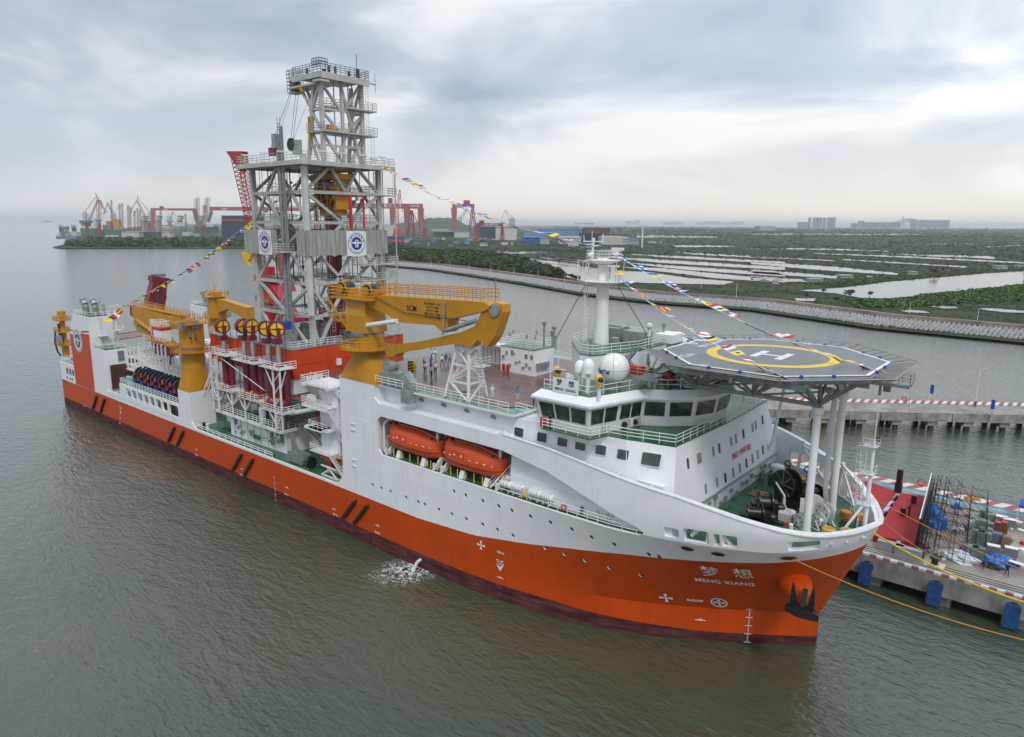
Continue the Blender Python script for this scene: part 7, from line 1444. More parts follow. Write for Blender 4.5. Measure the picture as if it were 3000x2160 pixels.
# bollard, grey boxes
p = q4(1040, 1120); t = empty('quay_bollard', tuple(p), 'black quay bollard on a white base holding the orange ropes', 'bollard'); MB().cbox((p.x, p.y+.2, ZQ), 2.2, 1.5, .2).build('base', CREAM, t); MB().lathe([(.4, 0), (.35, .5), (.65, .75), (.6, .95)], (p.x, p.y+.2, ZQ+.2), 16).build('head', BLACK, t)
for a_, b_, lab in ((570, 960, 'long grey steel box on the quay below the person in white'), (760, 1020, 'second long grey steel box nearer the bollard')):
    p = q4(a_, b_); thing1('grey_steel_box', lab, 'box', MB().cbox((p.x, p.y, ZQ), 3.0, .9, 1.15).cbox((p.x, p.y, ZQ+1.15), 3.05, .95, .06), mat('box grey', (.28, .29, .33), .5), tuple(p), 'casing')
for a_, b_, lab in ((890, 1020, 'left black and yellow cable ramp on the quay'), (1085, 1020, 'right black and yellow cable ramp on the quay')):
    p = q4(a_, b_); t = empty('cable_ramp', tuple(p), lab, 'ramp'); MB().cbox((p.x, p.y, ZQ), .9, 1.6, .08).build('rubber', BLACK, t); MB().cbox((p.x, p.y, ZQ+.08), .25, 1.6, .03).build('yellow_lid', YEL2, t)
p = aZ(*z4_(920, 265), ZQ); t = empty('quay_lifebuoy', (p.x, p.y, ZQ), 'orange lifebuoy on the railing behind the stage', 'lifebuoy'); MB().lathe([(.42, -.08), (.6, -.08), (.6, .08), (.42, .08), (.42, -.08)], (p.x, QB-.3, ZQ+1.0), 18, 'y', cap=False).build('ring', BOAT, t)
MB_ = MB().box(166, 170.5, 24.8, 25.0, ZQ, 7.2); t = empty('event_poster_wall', (168, 25, ZQ), 'white and blue event poster wall seen through the bow bulwark', 'banner'); MB_.build('panel', WHITE2, t); MB().box(166, 168.6, 24.7, 24.79, 5.8, 7.15).build('blue_field', NAVY, t); MB().box(169.2, 169.9, 24.7, 24.79, 4.3, 5.3).build('pink_field', mat('pink print', (.6, .02, .12), .6), t)
# jetty
jt = empty('jetty', (165, 102, 0), 'long concrete jetty on piles crossing the water behind the helideck', 'jetty')
ja = Vector((138.7, 83.0, 0)); jd = Vector((45.3, 33.0, 0)).normalized(); jn = Vector((-jd.y, jd.x, 0)); WJ = 8.6
def J(s, t, z): p = ja+jd*s+jn*t; return (p.x, p.y, z)
def jbox(mb, s0, s1, t0, t1, z0, z1): mb.loft([[J(s0, t0, z0), J(s1, t0, z0), J(s1, t1, z0), J(s0, t1, z0)], [J(s0, t0, z1), J(s1, t0, z1), J(s1, t1, z1), J(s0, t1, z1)]])
mb = MB(); jbox(mb, -80, 220, 0, WJ, 3.6, 4.0); mb.build('roadway', PAVE, jt)
mb = MB(); jbox(mb, -80, 220, -.15, .5, 2.0, 3.98); jbox(mb, -80, 220, WJ-.5, WJ+.1, 2.0, 3.98); mb.build('edge_beam', CONC, jt)
mb = MB(); mb2 = MB()
for i in range(36):
    s = -74+i*7.9; jbox(mb, s-1.1, s+1.1, .2, WJ-.3, .9, 2.4)
    for t_ in (.9, 4.2, 7.6): jbox(mb2, s-.45, s+.45, t_-.45, t_+.45, -2, 1.0)
mb.build('cross_beam', CONC, jt); mb2.build('piles', DARK, jt)
mb = MB()
for i in range(36): s = -70+i*7.9; jbox(mb, s-.06, s+.06, -.2, -.14, 2.0, 3.8)
mb.build('expansion_joint', BLACK, jt)
mk = MB(); mk2 = MB()
for i in range(300): s = -80+i; (mk if i % 2 else mk2).add([J(s, WJ-.9, 4.2), J(s+1, WJ-.9, 4.2), J(s+1.9, WJ-.05, 4.8), J(s+.9, WJ-.05, 4.8)], [(0, 1, 2, 3)])
mk.build('red_stripes', PINK, jt); mk2.build('white_stripes', CREAM, jt); mb = MB(); jbox(mb, -80, 220, WJ-1.5, WJ-.9, 4.0, 4.05); mb.build('blue_band', QBLUE, jt)
mb = MB().rail([J(-80, .05, 4), J(220, .05, 4)], .9, 2, 3, .03).rail([J(-80, WJ-.02, 4.6), J(220, WJ-.02, 4.6)], .9, 2, 3, .03); mb.build('railing', MIDG, jt)
zw_ = z_of((2200, 1130), 2.835)
for a_, b_, lab in ((1785, 118, 'blue banner flying above the far edge of the jetty'), (1988, 200, 'blue banner on the roadway of the jetty, right one'), (740, 150, 'blue banner half hidden behind the helideck columns')):
    p = aZ(*zw_(a_, b_), 4.0) if a_ != 1785 else Vector(J(39.5, WJ, 4)); t = empty('jetty_banner', tuple(p), lab, 'banner'); z0 = 4.2 if a_ != 1785 else 6.5
    MB().tube((p.x, p.y, 4), (p.x, p.y, z0+2.2), .04, n=5).build('pole', WHITE2, t); MB().box(p.x, p.x+.75, p.y-.04, p.y+.04, z0, z0+2.2).build('cloth', BLUE, t)
p = aZ(*zw_(1860, 175), 4); t = empty('jetty_lamp_post', tuple(p), 'slender lamp post with blue foot on the far side of the jetty', 'lamp post'); MB().tube((p.x, p.y, 4), (p.x, p.y, 13), .1, .06, n=6).tube((p.x, p.y, 13), (p.x+1.0, p.y-.4, 13.3), .05, n=5).build('pole', WHITE2, t); MB().tube((p.x, p.y, 4), (p.x, p.y, 5.3), .16, n=8).build('foot', NAVY, t)
p = aZ(*zw_(1310, 175), 4); t = empty('jetty_lifebuoy_stand', tuple(p), 'red lifebuoy stand on the jetty right of the helideck', 'lifebuoy'); MB().tube((p.x, p.y, 4), (p.x, p.y, 6.0), .07, n=5).build('post', RED, t); MB().lathe([(.35, -.08), (.55, -.08), (.55, .08), (.35, .08), (.35, -.08)], (p.x-1.1, p.y, 5.7), 16, 'y', cap=False).build('ring', BOAT, t)
# ------------------------------------------------------------ people
HAIR = mat('black hair', (.01, .008, .007), .6)
def person(p, head, shirt, pants, lab, pose='stand', grp=None, h=1.72, cap=None):
    t = empty('person', tuple(p), lab, 'person', grp, rz=head); s = h/1.72
    J_ = {'pel': (0, 0, .92), 'bel': (0, 0, 1.08), 'che': (0, 0, 1.3), 'nek': (.01, 0, 1.46), 'hed': (.02, 0, 1.58), 'top': (.02, 0, 1.69)}
    wk = .22 if pose == 'walk' else .03
    for sg, n in ((-1, 'r'), (1, 'l')):
        f = wk*sg; J_['hip'+n] = (0, .1*sg, .88); J_['kne'+n] = (f*.6+.02, .11*sg, .48); J_['ank'+n] = (f*1.1-.02, .11*sg, .07); J_['toe'+n] = (f*1.1+.16, .12*sg, .03)
        J_['sho'+n] = (0, .19*sg, 1.4); a = -f*.9
        if pose == 'photo' or (pose == 'point' and sg > 0): J_['elb'+n] = (.18, .26*sg, 1.25); J_['wri'+n] = (.22, .1*sg, 1.5) if pose == 'photo' else (.4, .3, 1.55); J_['han'+n] = (J_['wri'+n][0]+.06, J_['wri'+n][1]-.04*sg, J_['wri'+n][2]+.06)
        else: J_['elb'+n] = (a*.3-.02, .25*sg, 1.12); J_['wri'+n] = (a+.05, .26*sg, .88); J_['han'+n] = (a+.09, .25*sg, .79)
    names = list(J_); E = [('pel', 'bel'), ('bel', 'che'), ('che', 'nek'), ('nek', 'hed'), ('hed', 'top')]+[e for n in 'rl' for e in (('pel', 'hip'+n), ('hip'+n, 'kne'+n), ('kne'+n, 'ank'+n), ('ank'+n, 'toe'+n), ('che', 'sho'+n), ('sho'+n, 'elb'+n), ('elb'+n, 'wri'+n), ('wri'+n, 'han'+n))]
    RR = {'pel': .15, 'bel': .135, 'che': .155, 'nek': .06, 'hed': .1, 'top': .07, 'hip': .1, 'kne': .065, 'ank': .045, 'toe': .04, 'sho': .075, 'elb': .05, 'wri': .035, 'han': .035}
    me = D.meshes.new('person_body'); me.from_pydata([tuple(c*s for c in J_[n]) for n in names], [(names.index(a), names.index(b)) for a, b in E], [])
    ob = D.objects.new('tmp', me); scene.collection.objects.link(ob); sk = ob.modifiers.new('s', 'SKIN'); sk.use_smooth_shade = True; sub = ob.modifiers.new('u', 'SUBSURF'); sub.levels = 1
    if not me.skin_vertices: me.skin_vertices.new() if hasattr(me.skin_vertices, 'new') else None
    for i, n in enumerate(names): r = RR[n[:3]]*s; me.skin_vertices[0].data[i].radius = (r, r)
    me.skin_vertices[0].data[0].use_root = True
    dg = bpy.context.evaluated_depsgraph_get(); dg.update(); m2 = D.meshes.new_from_object(ob.evaluated_get(dg)); D.objects.remove(ob)
    m2.materials.clear(); [m2.materials.append(m) for m in (SKIN, shirt, pants, BLACK)]
    mi = []
    for pl_ in m2.polygons:
        c = pl_.center/s; arm = abs(c.y) > .2 and c.z > .7
        mi.append(3 if c.z < .09 else 0 if (c.z > 1.47 or (arm and ((c.z < 1.1) or (pose == 'photo' and c.x > .17)))) else 2 if c.z < .93 and not arm else 1)
    m2.polygons.foreach_set('material_index', mi); o = D.objects.new('body', m2); scene.collection.objects.link(o); o.parent = t
    MB().lathe([(.09*s, 1.56*s), (.108*s, 1.62*s), (.09*s, 1.69*s), (.02*s, 1.73*s)], (-.015, 0, 0), 12).build('hair' if not cap else 'cap', cap or HAIR, t, local=True, smooth=60)
    return t
LBL = mat('light blue cloth', (.20, .32, .60), .8); NV = mat('navy cloth', (.02, .03, .10), .8); WT = mat('white cloth', (.66, .67, .68), .8); DKC = mat('dark cloth', (.015, .015, .02), .8); BLC = mat('royal blue cloth', (.03, .09, .40), .8); TEAL = mat('teal cloth', (.05, .25, .40), .8)
zp = z_of((950, 800), 3.24); gp = 'visitors standing on the wooden deck'
for a_, b_, sh, pa, pose, hd_, lab in ((960, 955, WT, DKC, 'stand', 2.6, 'visitor in white shirt at the left front of the deck group'), (1018, 992, WT, DKC, 'walk', 2.0, 'visitor in white shirt nearest the camera in the left group'), (1057, 957, WT, DKC, 'stand', 3.0, 'visitor in white shirt standing right in the left group'), (948, 920, BLC, DKC, 'stand', 1.2, 'visitor in blue shirt at the far left of the group'), (1010, 905, BLC, DKC, 'stand', .3, 'visitor in blue shirt in the middle of the left group'), (1040, 865, WT, WT, 'stand', 1.8, 'visitor all in white behind the left group'), (1018, 822, WT, DKC, 'stand', 1.0, 'visitor in white shirt at the back left'), (1050, 822, WT, DKC, 'stand', 2.0, 'visitor in white shirt at the back beside another'), (1118, 880, WT, DKC, 'walk', 0, 'visitor in white walking behind the one in blue overalls'), (1155, 864, BLC, BLC, 'walk', 2.6, 'visitor in royal blue overalls striding left'), (1190, 868, LBL, NV, 'walk', 2.8, 'visitor in light blue shirt walking just right of the overalls'), (1240, 857, WT, DKC, 'point', 0, 'rightmost visitor of the group, pointing, in white shirt'), (1325, 860, BLC, NV, 'stand', 1, 'visitor in blue half hidden behind the lattice tower')):
    p = aZ(*zp(a_, b_), 24.2); person(p, hd_, sh, pa, lab, pose, gp)
person(aZ(*zp(1595, 1192), 24.12), 2.4, WT, WT, 'officer in white uniform and cap standing at the deck rail', 'stand', cap=WT); person(aZ(*zp(1832, 1210), 24.2), 2.2, TEAL, mat('cream trousers', (.6, .56, .5), .8), 'person in blue top and cream trousers taking a photo', 'photo')
person(aZ(*zp(1985, 1245), 24.1), .5, DKC, DKC, 'person in black crouching by a tripod near the bridge', 'stand', h=1.25)
q = aZ(*z_of((1600, 1150), 3.489)(65, 360), 23.5); person(Vector((149.2, -16.0, 23.5)), 1.2, DKC, DKC, 'dark clothed person on the bridge wing beside the red locker'); MB().box(147.9, 148.3, -16.1, -15.4, 23.5, 24.6).build('red_locker', RED, ship)
person(q4(770, 590, 5.0), 2.8, DKC, DKC, 'person in black dancing beside the lectern on the stage', 'point'); person(q4(650, 962), 1.2, WT, NV, 'person in white shirt and dark shorts walking by the stage steps', 'walk'); person(q4(1808, 1225), 2.0, DKC, DKC, 'person in black trousers walking beside the white table', 'walk'); person(q4(1885, 1110), 1.0, mat('grey cloth', (.2, .2, .2), .8), DKC, 'worker bent beside the white folding table', 'stand', h=1.2)
person(Vector((163.8, 21.5, ZQ)), 0, DKC, DKC, 'dark clothed person under the blue tent behind the bulwark', 'stand')
t = empty('camera_tripod', (141.4, -8, 24.1), 'small black tripod beside the crouching person near the bridge', 'tripod'); p = aZ(*zp(2020, 1255), 24.1)
MB().tube((p.x, p.y, 25.5), (p.x+.5, p.y, 24.1), .03, n=5).tube((p.x, p.y, 25.5), (p.x-.4, p.y+.3, 24.1), .03, n=5).tube((p.x, p.y, 25.5), (p.x-.3, p.y-.4, 24.1), .03, n=5).build('legs', BLACK, t)
# ------------------------------------------------------------ signal flags
FC = {'r': mat('flag red', (.55, .02, .05), .7, var=.05), 'w': mat('flag white', (.75, .75, .75), .7, var=.05), 'b': mat('flag blue', (.03, .16, .60), .7, var=.05), 'y': mat('flag yellow', (.75, .62, .02), .7, var=.05), 'k': mat('flag black', (.015, .02, .03), .7, var=.05)}
PAT = ['rr/ww', 'bw/bw', 'yb/yb', 'rw/wr', 'bb/ww/bb', 'yy/bb', 'ryry/ryry', 'ww/rr', 'yy/yy', 'bwb/wbw/bwb', 'rrw/rwr/wrr', 'kk/yy', 'bb/yy', 'wrw/rrr/wrw', 'yk/ky', 'wbw/bbb/wbw', 'rr/bb', 'yyy/yky/yyy']
def flags(p, q, sag, n, lab, size=1.25, seed=1):
    p = Vector(p); q = Vector(q); rr = random.Random(seed); t = empty('signal_flag_line', tuple(p), lab, 'flags')
    f = lambda u: p.lerp(q, u)+Vector((0, 0, -4*sag*u*(1-u))); MB().path([f(i/30) for i in range(31)], .02, 4).build('halyard', WHITE2, t)
    for i in range(n):
        u0 = (i+.12)/n; a = f(u0); b = f(min(1, (i+.12)/n+size*.9/(q-p).length)); pat = rr.choice(PAT).split('/'); rows = len(pat); cols = len(pat[0]); NX, NY = 6, 6; wind = Vector((.75, .35, rr.uniform(-.35, .5))).normalized(); tri = rr.random() < .2; ph = rr.uniform(0, 6)
        mb = MB(); cl = sorted(set(''.join(pat))); vs = []
        for j in range(NY+1):
            for k in range(NX+1):
                s_ = j/NY; v = k/NX; nar = (1-s_*.85) if tri else 1; c = a.lerp(b, .5+(v-.5)*nar)+wind*size*1.05*s_+Vector((0, 0, -.25*size*s_))+Vector((-.35, .75, .4))*(.16*math.sin(ph+s_*5+v*2)*s_); vs.append(c)
        mb.v = [tuple(v) for v in vs]
        for j in range(NY):
            for k in range(NX):
                mb.f.append((j*(NX+1)+k, j*(NX+1)+k+1, (j+1)*(NX+1)+k+1, (j+1)*(NX+1)+k)); mb.m.append(cl.index(pat[min(rows-1, k*rows//NX)][min(cols-1, j*cols//NY)]))
        mb.build('signal_flag', FC[cl[0]], t, mats=[FC[c] for c in cl[1:]])
mtop = (146.0, .3, pz[1]+1.0)
flags(mtop, aZ(2570, 1085, 31.75), 1.2, 31, 'signal flags from the main mast to the far right helideck corner', 1.12, 3)
flags((146.5, -.5, pz[1]-1.2), aZ(2308, 1108, 31.75), 1.2, 22, 'signal flags from the main mast crossing the helideck ring', 1.1, 5)
flags((94.9, 6.5, 54.9), (144.2, -.3, pz[1]+1.6), 1.5, 40, 'signal flags from the derrick to the main mast', 1.15, 9)
e4 = aX(352, 900, 28); flags((76.5, 4, 54.5), tuple(e4), 2.0, 42, 'signal flags from the derrick down to the stern', 1.15, 12)
flags(tuple(e4), (aX(282, 945, 24)), .5, 5, 'short run of signal flags by the aft radar mast', 1.3, 15)
# ------------------------------------------------------------ land
GZ = 1.0
def G(px, py, z=GZ): return aZ(px, py, z)
def gpoly(name, pts, z, m, depth=0): return MB().add([tuple(G(a, b, z)) for a, b in pts], [tuple(range(len(pts)))]).build(name, m)
LAND = mat('overgrown land', (.030, .052, .026), .9, var=.5, scale=.03, col2=(.062, .082, .040), detail=10, spec=.1)
POND = D.materials.new('pond water'); POND.use_nodes = True
_t = POND.node_tree; _b = _t.nodes['Principled BSDF']; _b.inputs['Base Color'].default_value = (.10, .11, .09, 1); _b.inputs['Roughness'].default_value = .12; _n = _t.nodes.new('ShaderNodeTexNoise'); _n.inputs['Scale'].default_value = .25; _g = _t.nodes.new('ShaderNodeNewGeometry'); _t.links.new(_g.outputs['Position'], _n.inputs['Vector']); _p = _t.nodes.new('ShaderNodeBump'); _p.inputs['Strength'].default_value = .12; _p.inputs['Distance'].default_value = .2; _t.links.new(_n.outputs['Fac'], _p.inputs['Height']); _t.links.new(_p.outputs[0], _b.inputs['Normal'])
coast = [(1126, 779), (1245, 789), (1365, 806), (1530, 832), (1700, 862), (1900, 886), (2200, 908), (2550, 960), (3000, 1004), (3300, 1045), (4200, 1180)]
far = [(5200, 690), (3000, 669.5), (2000, 662.5), (1100, 656.5), (700, 655), (560, 656), (420, 662), (300, 676), (238, 686), (226, 695)]
near = [(208, 705), (190, 716), (150, 724.5), (176, 727.5), (300, 728), (560, 727), (760, 727), (1000, 731), (1100, 745), (1126, 765)]
o = gpoly('land', coast+far+near, GZ, LAND); tag(o, kind='structure')
# raised crust under the coast so the shore has a real bank
za_ = z_of((0, 540), 3.24); zc_ = z_of((1100, 550), 3.78); z7_ = z_of((1500, 650), 2.835); zr_ = z_of((2200, 600), 2.835)
ponds = []
def pd(zf, pts): ponds.append([zf(a, b) for a, b in pts])
pd(zc_, [(500, 712), (800, 697), (1170, 713), (1120, 722), (560, 722)]); pd(zc_, [(1180, 700), (1640, 712), (1520, 738), (1420, 728)]); pd(zc_, [(1470, 780), (1720, 785), (2268, 850), (2268, 885), (1700, 826)]); pd(zc_, [(1720, 852), (2268, 892), (2268, 1020), (2060, 985), (2040, 935), (1850, 900)]); pd(zc_, [(1760, 762), (2268, 795), (2268, 824), (1900, 790)])
pd(z7_, [(0, 245), (300, 248), (310, 262), (0, 268)]); pd(z7_, [(120, 350), (300, 345), (700, 385), (2268-1500+100, 400), (820, 470), (560, 490), (400, 420), (240, 390)]); pd(z7_, [(200, 300), (600, 318), (820, 345), (800, 362), (500, 335)])
pd(z7_, [(1350, 250), (2268, 300), (2268, 312), (1500, 272)]); pd(z7_, [(850, 262), (1500, 290), (2268, 332), (2268, 352), (1300, 298)]); pd(z7_, [(820, 290), (1300, 318), (2268, 378), (2268, 402), (1300, 345), (900, 312)]); pd(z7_, [(830, 330), (1300, 362), (2268, 428), (2268, 455), (1450, 400)]); pd(z7_, [(860, 372), (1250, 385), (1900, 450), (2268, 478), (2268, 505), (1700, 470), (1400, 432)]); pd(z7_, [(800, 400), (1150, 420), (1450, 465), (1850, 496), (1760, 522), (1100, 508), (800, 490)])
pd(z7_, [(1020, 103), (1720, 122), (1700, 133), (1040, 130)]); pd(z7_, [(1330, 193), (1850, 198), (1840, 210), (1360, 212)]); pd(z7_, [(2000, 216), (2268, 219), (2268, 226), (2010, 222)]); pd(z7_, [(1540, 76), (2268, 80), (2268, 84), (1560, 80)])
for P in ([(0, 238), (1450, 243), (1440, 252), (0, 251)], [(0, 356), (720, 366), (1150, 384), (1140, 390), (700, 378), (0, 366)], [(420, 345), (710, 353), (700, 359), (430, 352)], [(500, 400), (1300, 428), (2268, 478), (2268, 488), (1300, 440), (520, 408)], [(1030, 403), (2030, 430), (2020, 450), (1500, 430)], [(760, 450), (1800, 512), (1780, 522), (770, 460)], [(0, 425), (700, 462), (700, 470), (0, 436)], [(0, 472), (700, 515), (1230, 570), (1210, 584), (600, 545), (0, 492)], [(0, 536), (740, 592), (720, 614), (300, 588), (0, 568)], [(0, 590), (440, 622), (430, 638), (200, 642), (0, 625)], [(400, 712), (760, 690), (1100, 645), (1500, 610), (1900, 575), (2268, 550), (2268, 655), (1900, 710), (1600, 722), (1400, 757), (1100, 780), (900, 772), (700, 735)], [(1470, 843), (1600, 838), (1700, 846), (1725, 860), (1600, 862)], [(1240, 880), (1330, 872), (1440, 882), (1495, 898), (1400, 898), (1300, 893)], [(1900, 862), (2000, 858), (2150, 872), (2268, 880), (2268, 898), (2100, 893), (1980, 880)], [(1830, 350), (2268, 335), (2268, 345), (1850, 358)], [(1440, 325), (1900, 320), (1890, 328), (1450, 333)], [(360, 775), (540, 778), (530, 800), (380, 800)], [(2090, 230), (2250, 234), (2240, 241), (2100, 238)], [(1160, 316), (1240, 318), (1230, 322), (1165, 321)], [(2150, 355), (2268, 352), (2268, 362), (2160, 363)]): pd(zr_, P)
def rough(P):
    out = []
    for i in range(len(P)):
        a, b = P[i], P[(i+1) % len(P)]; n = max(1, int(math.hypot(b[0]-a[0], b[1]-a[1])/9))
        for k in range(n): u = k/n; out.append((a[0]+(b[0]-a[0])*u+(R.uniform(-2, 2) if 0 < k else 0), a[1]+(b[1]-a[1])*u+(R.uniform(-.45, .45) if 0 < k else 0)))
    return out
ponds = [rough(P) for P in ponds]
for k, P in enumerate(ponds): o = gpoly('pond', P, GZ+.3, POND); tag(o, kind='structure')
def inpoly(x, y, P):
    c = False; j = len(P)-1
    for i in range(len(P)):
        if (P[i][1] > y) != (P[j][1] > y) and x < (P[j][0]-P[i][0])*(y-P[i][1])/(P[j][1]-P[i][1]+1e-9)+P[i][0]: c = not c
        j = i
    return c
# breakwater: rock toe, concrete armour blocks, wave wall, earth track
def cpt(off, z):  # polyline parallel to the coast, shifted inland in picture rows is avoided: use ground normals
    P = [G(a, b, 0) for a, b in coast]; out = []
    for i, p in enumerate(P):
        d = (P[min(i+1, len(P)-1)]-P[max(i-1, 0)]).normalized(); n = Vector((-d.y, d.x, 0))
        if n.y < 0: n = -n
        q = p+n*off; out.append(Vector((q.x, q.y, z)))
    return out
def strip(name, o0, z0, o1, z1, m, n=1, jit=0):
    A, B = cpt(o0, z0), cpt(o1, z1); mb = MB()
    for i in range(len(A)-1): mb.add([A[i], A[i+1], B[i+1], B[i]], [(0, 1, 2, 3)])
    return mb.build(name, m)
def dense(o, z, step):
    P = cpt(o, z); out = []
    for a, b in zip(P[:-1], P[1:]):
        n = max(1, int((b-a).length/step)); out += [a.lerp(b, i/n) for i in range(n)]
    return out
bwk = strip('breakwater', -4, -.5, 16, 3.0, mat('rubble brown', (.10, .095, .08), .9, var=.5, scale=.8, bump=1)); tag(bwk, 'long sloping rubble breakwater edging the far bank of the river', 'breakwater')
mb = MB()
for p in dense(-1.5, 0, 2.6): mb.cbox((p.x+R.uniform(-1, 1), p.y+R.uniform(-1.5, 1.5), -.2+R.uniform(0, .5)), R.uniform(1, 2), R.uniform(1, 2), R.uniform(.4, 1.0), R.uniform(0, 3))
o = mb.build('toe_rocks', mat('dark wet rock', (.05, .048, .04), .8, var=.4)); tag(o, 'band of dark rocks at the waterline of the breakwater', 'rocks', kind='stuff')
mb = MB(); BLK = mat('armour block concrete', (.42, .42, .42), .8, var=.25, scale=1.2)
for off, zz0 in ((3.0, 1.0), (5.0, 1.7), (7.0, 2.3), (9, 2.9), (11, 3.4)):
    for p in dense(off, 0, 1.9):
        if p.x < -420: continue
        c = Vector((p.x+R.uniform(-.3, .3), p.y+R.uniform(-.4, .4), zz0)); a = R.uniform(-.4, .4)
        for k in range(3): t_ = a+k*2.09; mb.beam(c, c+Vector((math.cos(t_)*.95, math.sin(t_)*.95, -.6)), .8, .8, .6, .6)
        mb.beam(c, c+Vector((0, 0, .9)), .8, .8, .55, .55)
o = mb.build('armour_blocks', BLK); tag(o, 'rows of pale grey concrete armour blocks on the breakwater slope', 'concrete blocks', kind='stuff')
wv = strip('wave_wall', 14, 2.4, 17.5, 5.0, mat('stained wave wall', (.12, .10, .09), .9, var=.45, scale=.15)); tag(wv, 'dark stained sloping wave wall above the pale concrete blocks', 'wall')
trk = strip('dirt_track', 17.5, 5.02, 24, 4.6, mat('red earth', (.30, .17, .11), .9, var=.3, scale=.1)); tag(trk, kind='structure')
strip('embankment', 24, 4.6, 34, 1.02, LAND); tag(D.objects['embankment'], kind='structure')
# vegetation
LEAFM = mat('dense dark foliage', (.022, .046, .018), .85, var=.45, scale=.10, col2=(.085, .125, .045), spec=.15)
LEAF2 = mat('bright reeds', (.07, .12, .035), .85, var=.4, scale=.3, spec=.15)
def clump(mb, c, r, h, n, rr, flat=.35):
    for i in range(n):
        a = rr.uniform(0, 6.283); el = rr.random()**.7; rad_ = r*math.sqrt(1-el*el*.9)*rr.uniform(.75, 1.05); p = Vector((c[0]+rad_*math.cos(a), c[1]+rad_*math.sin(a), c[2]+h*el*rr.uniform(.8, 1.05)))
        s_ = r*rr.uniform(.28, .5); u = Vector((rr.uniform(-1, 1), rr.uniform(-1, 1), rr.uniform(-.3, .6))).normalized()*s_; w = Vector((rr.uniform(-1, 1), rr.uniform(-1, 1), rr.uniform(-.4, .4))).normalized()*s_
        mb.add([p-u, p-w, p+u, p+w], [(0, 1, 2, 3)])
rr = random.Random(4)
forest = [zc_(a, b) for a, b in ((80, 655), (240, 640), (420, 700), (620, 725), (900, 720), (1180, 745), (1400, 775), (1560, 800), (1820, 905), (2040, 985), (2060, 1015), (1900, 1005), (1500, 960), (1000, 905), (500, 855), (100, 825))]
mb = MB(); cnt = 0
while cnt < 1500:
    x, y = rr.uniform(1110, 1660), rr.uniform(715, 825)
    if not inpoly(x, y, forest): continue
    p = G(x, y); r = rr.uniform(3.2, 6.0); clump(mb, (p.x, p.y, .8), r, rr.uniform(4.5, 8.5), 42, rr); cnt += 1
o = mb.build('mangrove_wood', LEAFM); tag(o, 'dense dark green mangrove wood behind the breakwater', 'wood', kind='stuff')
mb = MB(); cnt = 0
land_px = coast+far+near
while cnt < 12000:
    y = 668+(rr.random()**1.15)*310; x = rr.uniform(1150, 3030)
    if not inpoly(x, y+4, land_px) or any(inpoly(x, y, P) for P in ponds) or inpoly(x, y, forest): continue
    if x < 1950 and y < 704: continue
    if cnt < 3400:      # bushes straddling the pond banks
        P = ponds[cnt % len(ponds)]; i = rr.randrange(len(P)); a_, b_ = P[i-1], P[i]; u = rr.random(); x = a_[0]+(b_[0]-a_[0])*u+rr.uniform(-3, 3); y = a_[1]+(b_[1]-a_[1])*u+rr.uniform(-.6, .8)
    p = G(x, y); dcam = (p-CAMP).length
    if dcam > 9000: continue
    # keep clear of the track
    r = max(.9, dcam*.0021)*rr.uniform(.7, 1.4); ok = not any(inpoly(x, y-2.2, P) or inpoly(x, y-1.0, P) for P in ponds)
    clump(mb, (p.x, p.y, .5), r, min(3.2, r*rr.uniform(.5, 1.0))*(1 if ok else .35), 8, rr); cnt += 1
o = mb.build('scrub', LEAFM); tag(o, 'dark scrub and low bushes covering the dikes between the ponds', 'scrub', kind='stuff')
mb = MB(); cnt = 0
reed = [zr_(a, b) for a, b in ((500, 660), (1100, 610), (1400, 590), (2268, 520), (2268, 545), (1500, 603), (1100, 640), (760, 685))]; reed2 = [zr_(a, b) for a, b in ((750, 800), (1200, 790), (1600, 735), (2268, 665), (2268, 800), (1400, 850), (900, 860))]
while cnt < 2600:
    x, y = rr.uniform(2350, 3020), rr.uniform(770, 930); 
    if not (inpoly(x, y, reed) or inpoly(x, y, reed2)) or any(inpoly(x, y, P) for P in ponds): continue
    p = G(x, y); r = rr.uniform(1.2, 2.4); clump(mb, (p.x, p.y, .8), r, r*.8, 8, rr); cnt += 1
o = mb.build('reed_bed', LEAF2); tag(o, 'brighter green reeds along the canal banks at the right', 'reeds', kind='stuff')
mb = MB(); cnt = 0
while cnt < 700:
    x = rr.uniform(200, 1120); y = rr.uniform(706, 724.5)
    if not inpoly(x, y+2, land_px): continue
    p = G(x, y); clump(mb, (p.x, p.y, .8), rr.uniform(5, 11), rr.uniform(5, 14)*(.6 if x < 240 else 1), 16, rr); cnt += 1
o = mb.build('spit_scrub', LEAFM); tag(o, 'dark scrub covering the low spit below the shipyard cranes', 'scrub', kind='stuff')
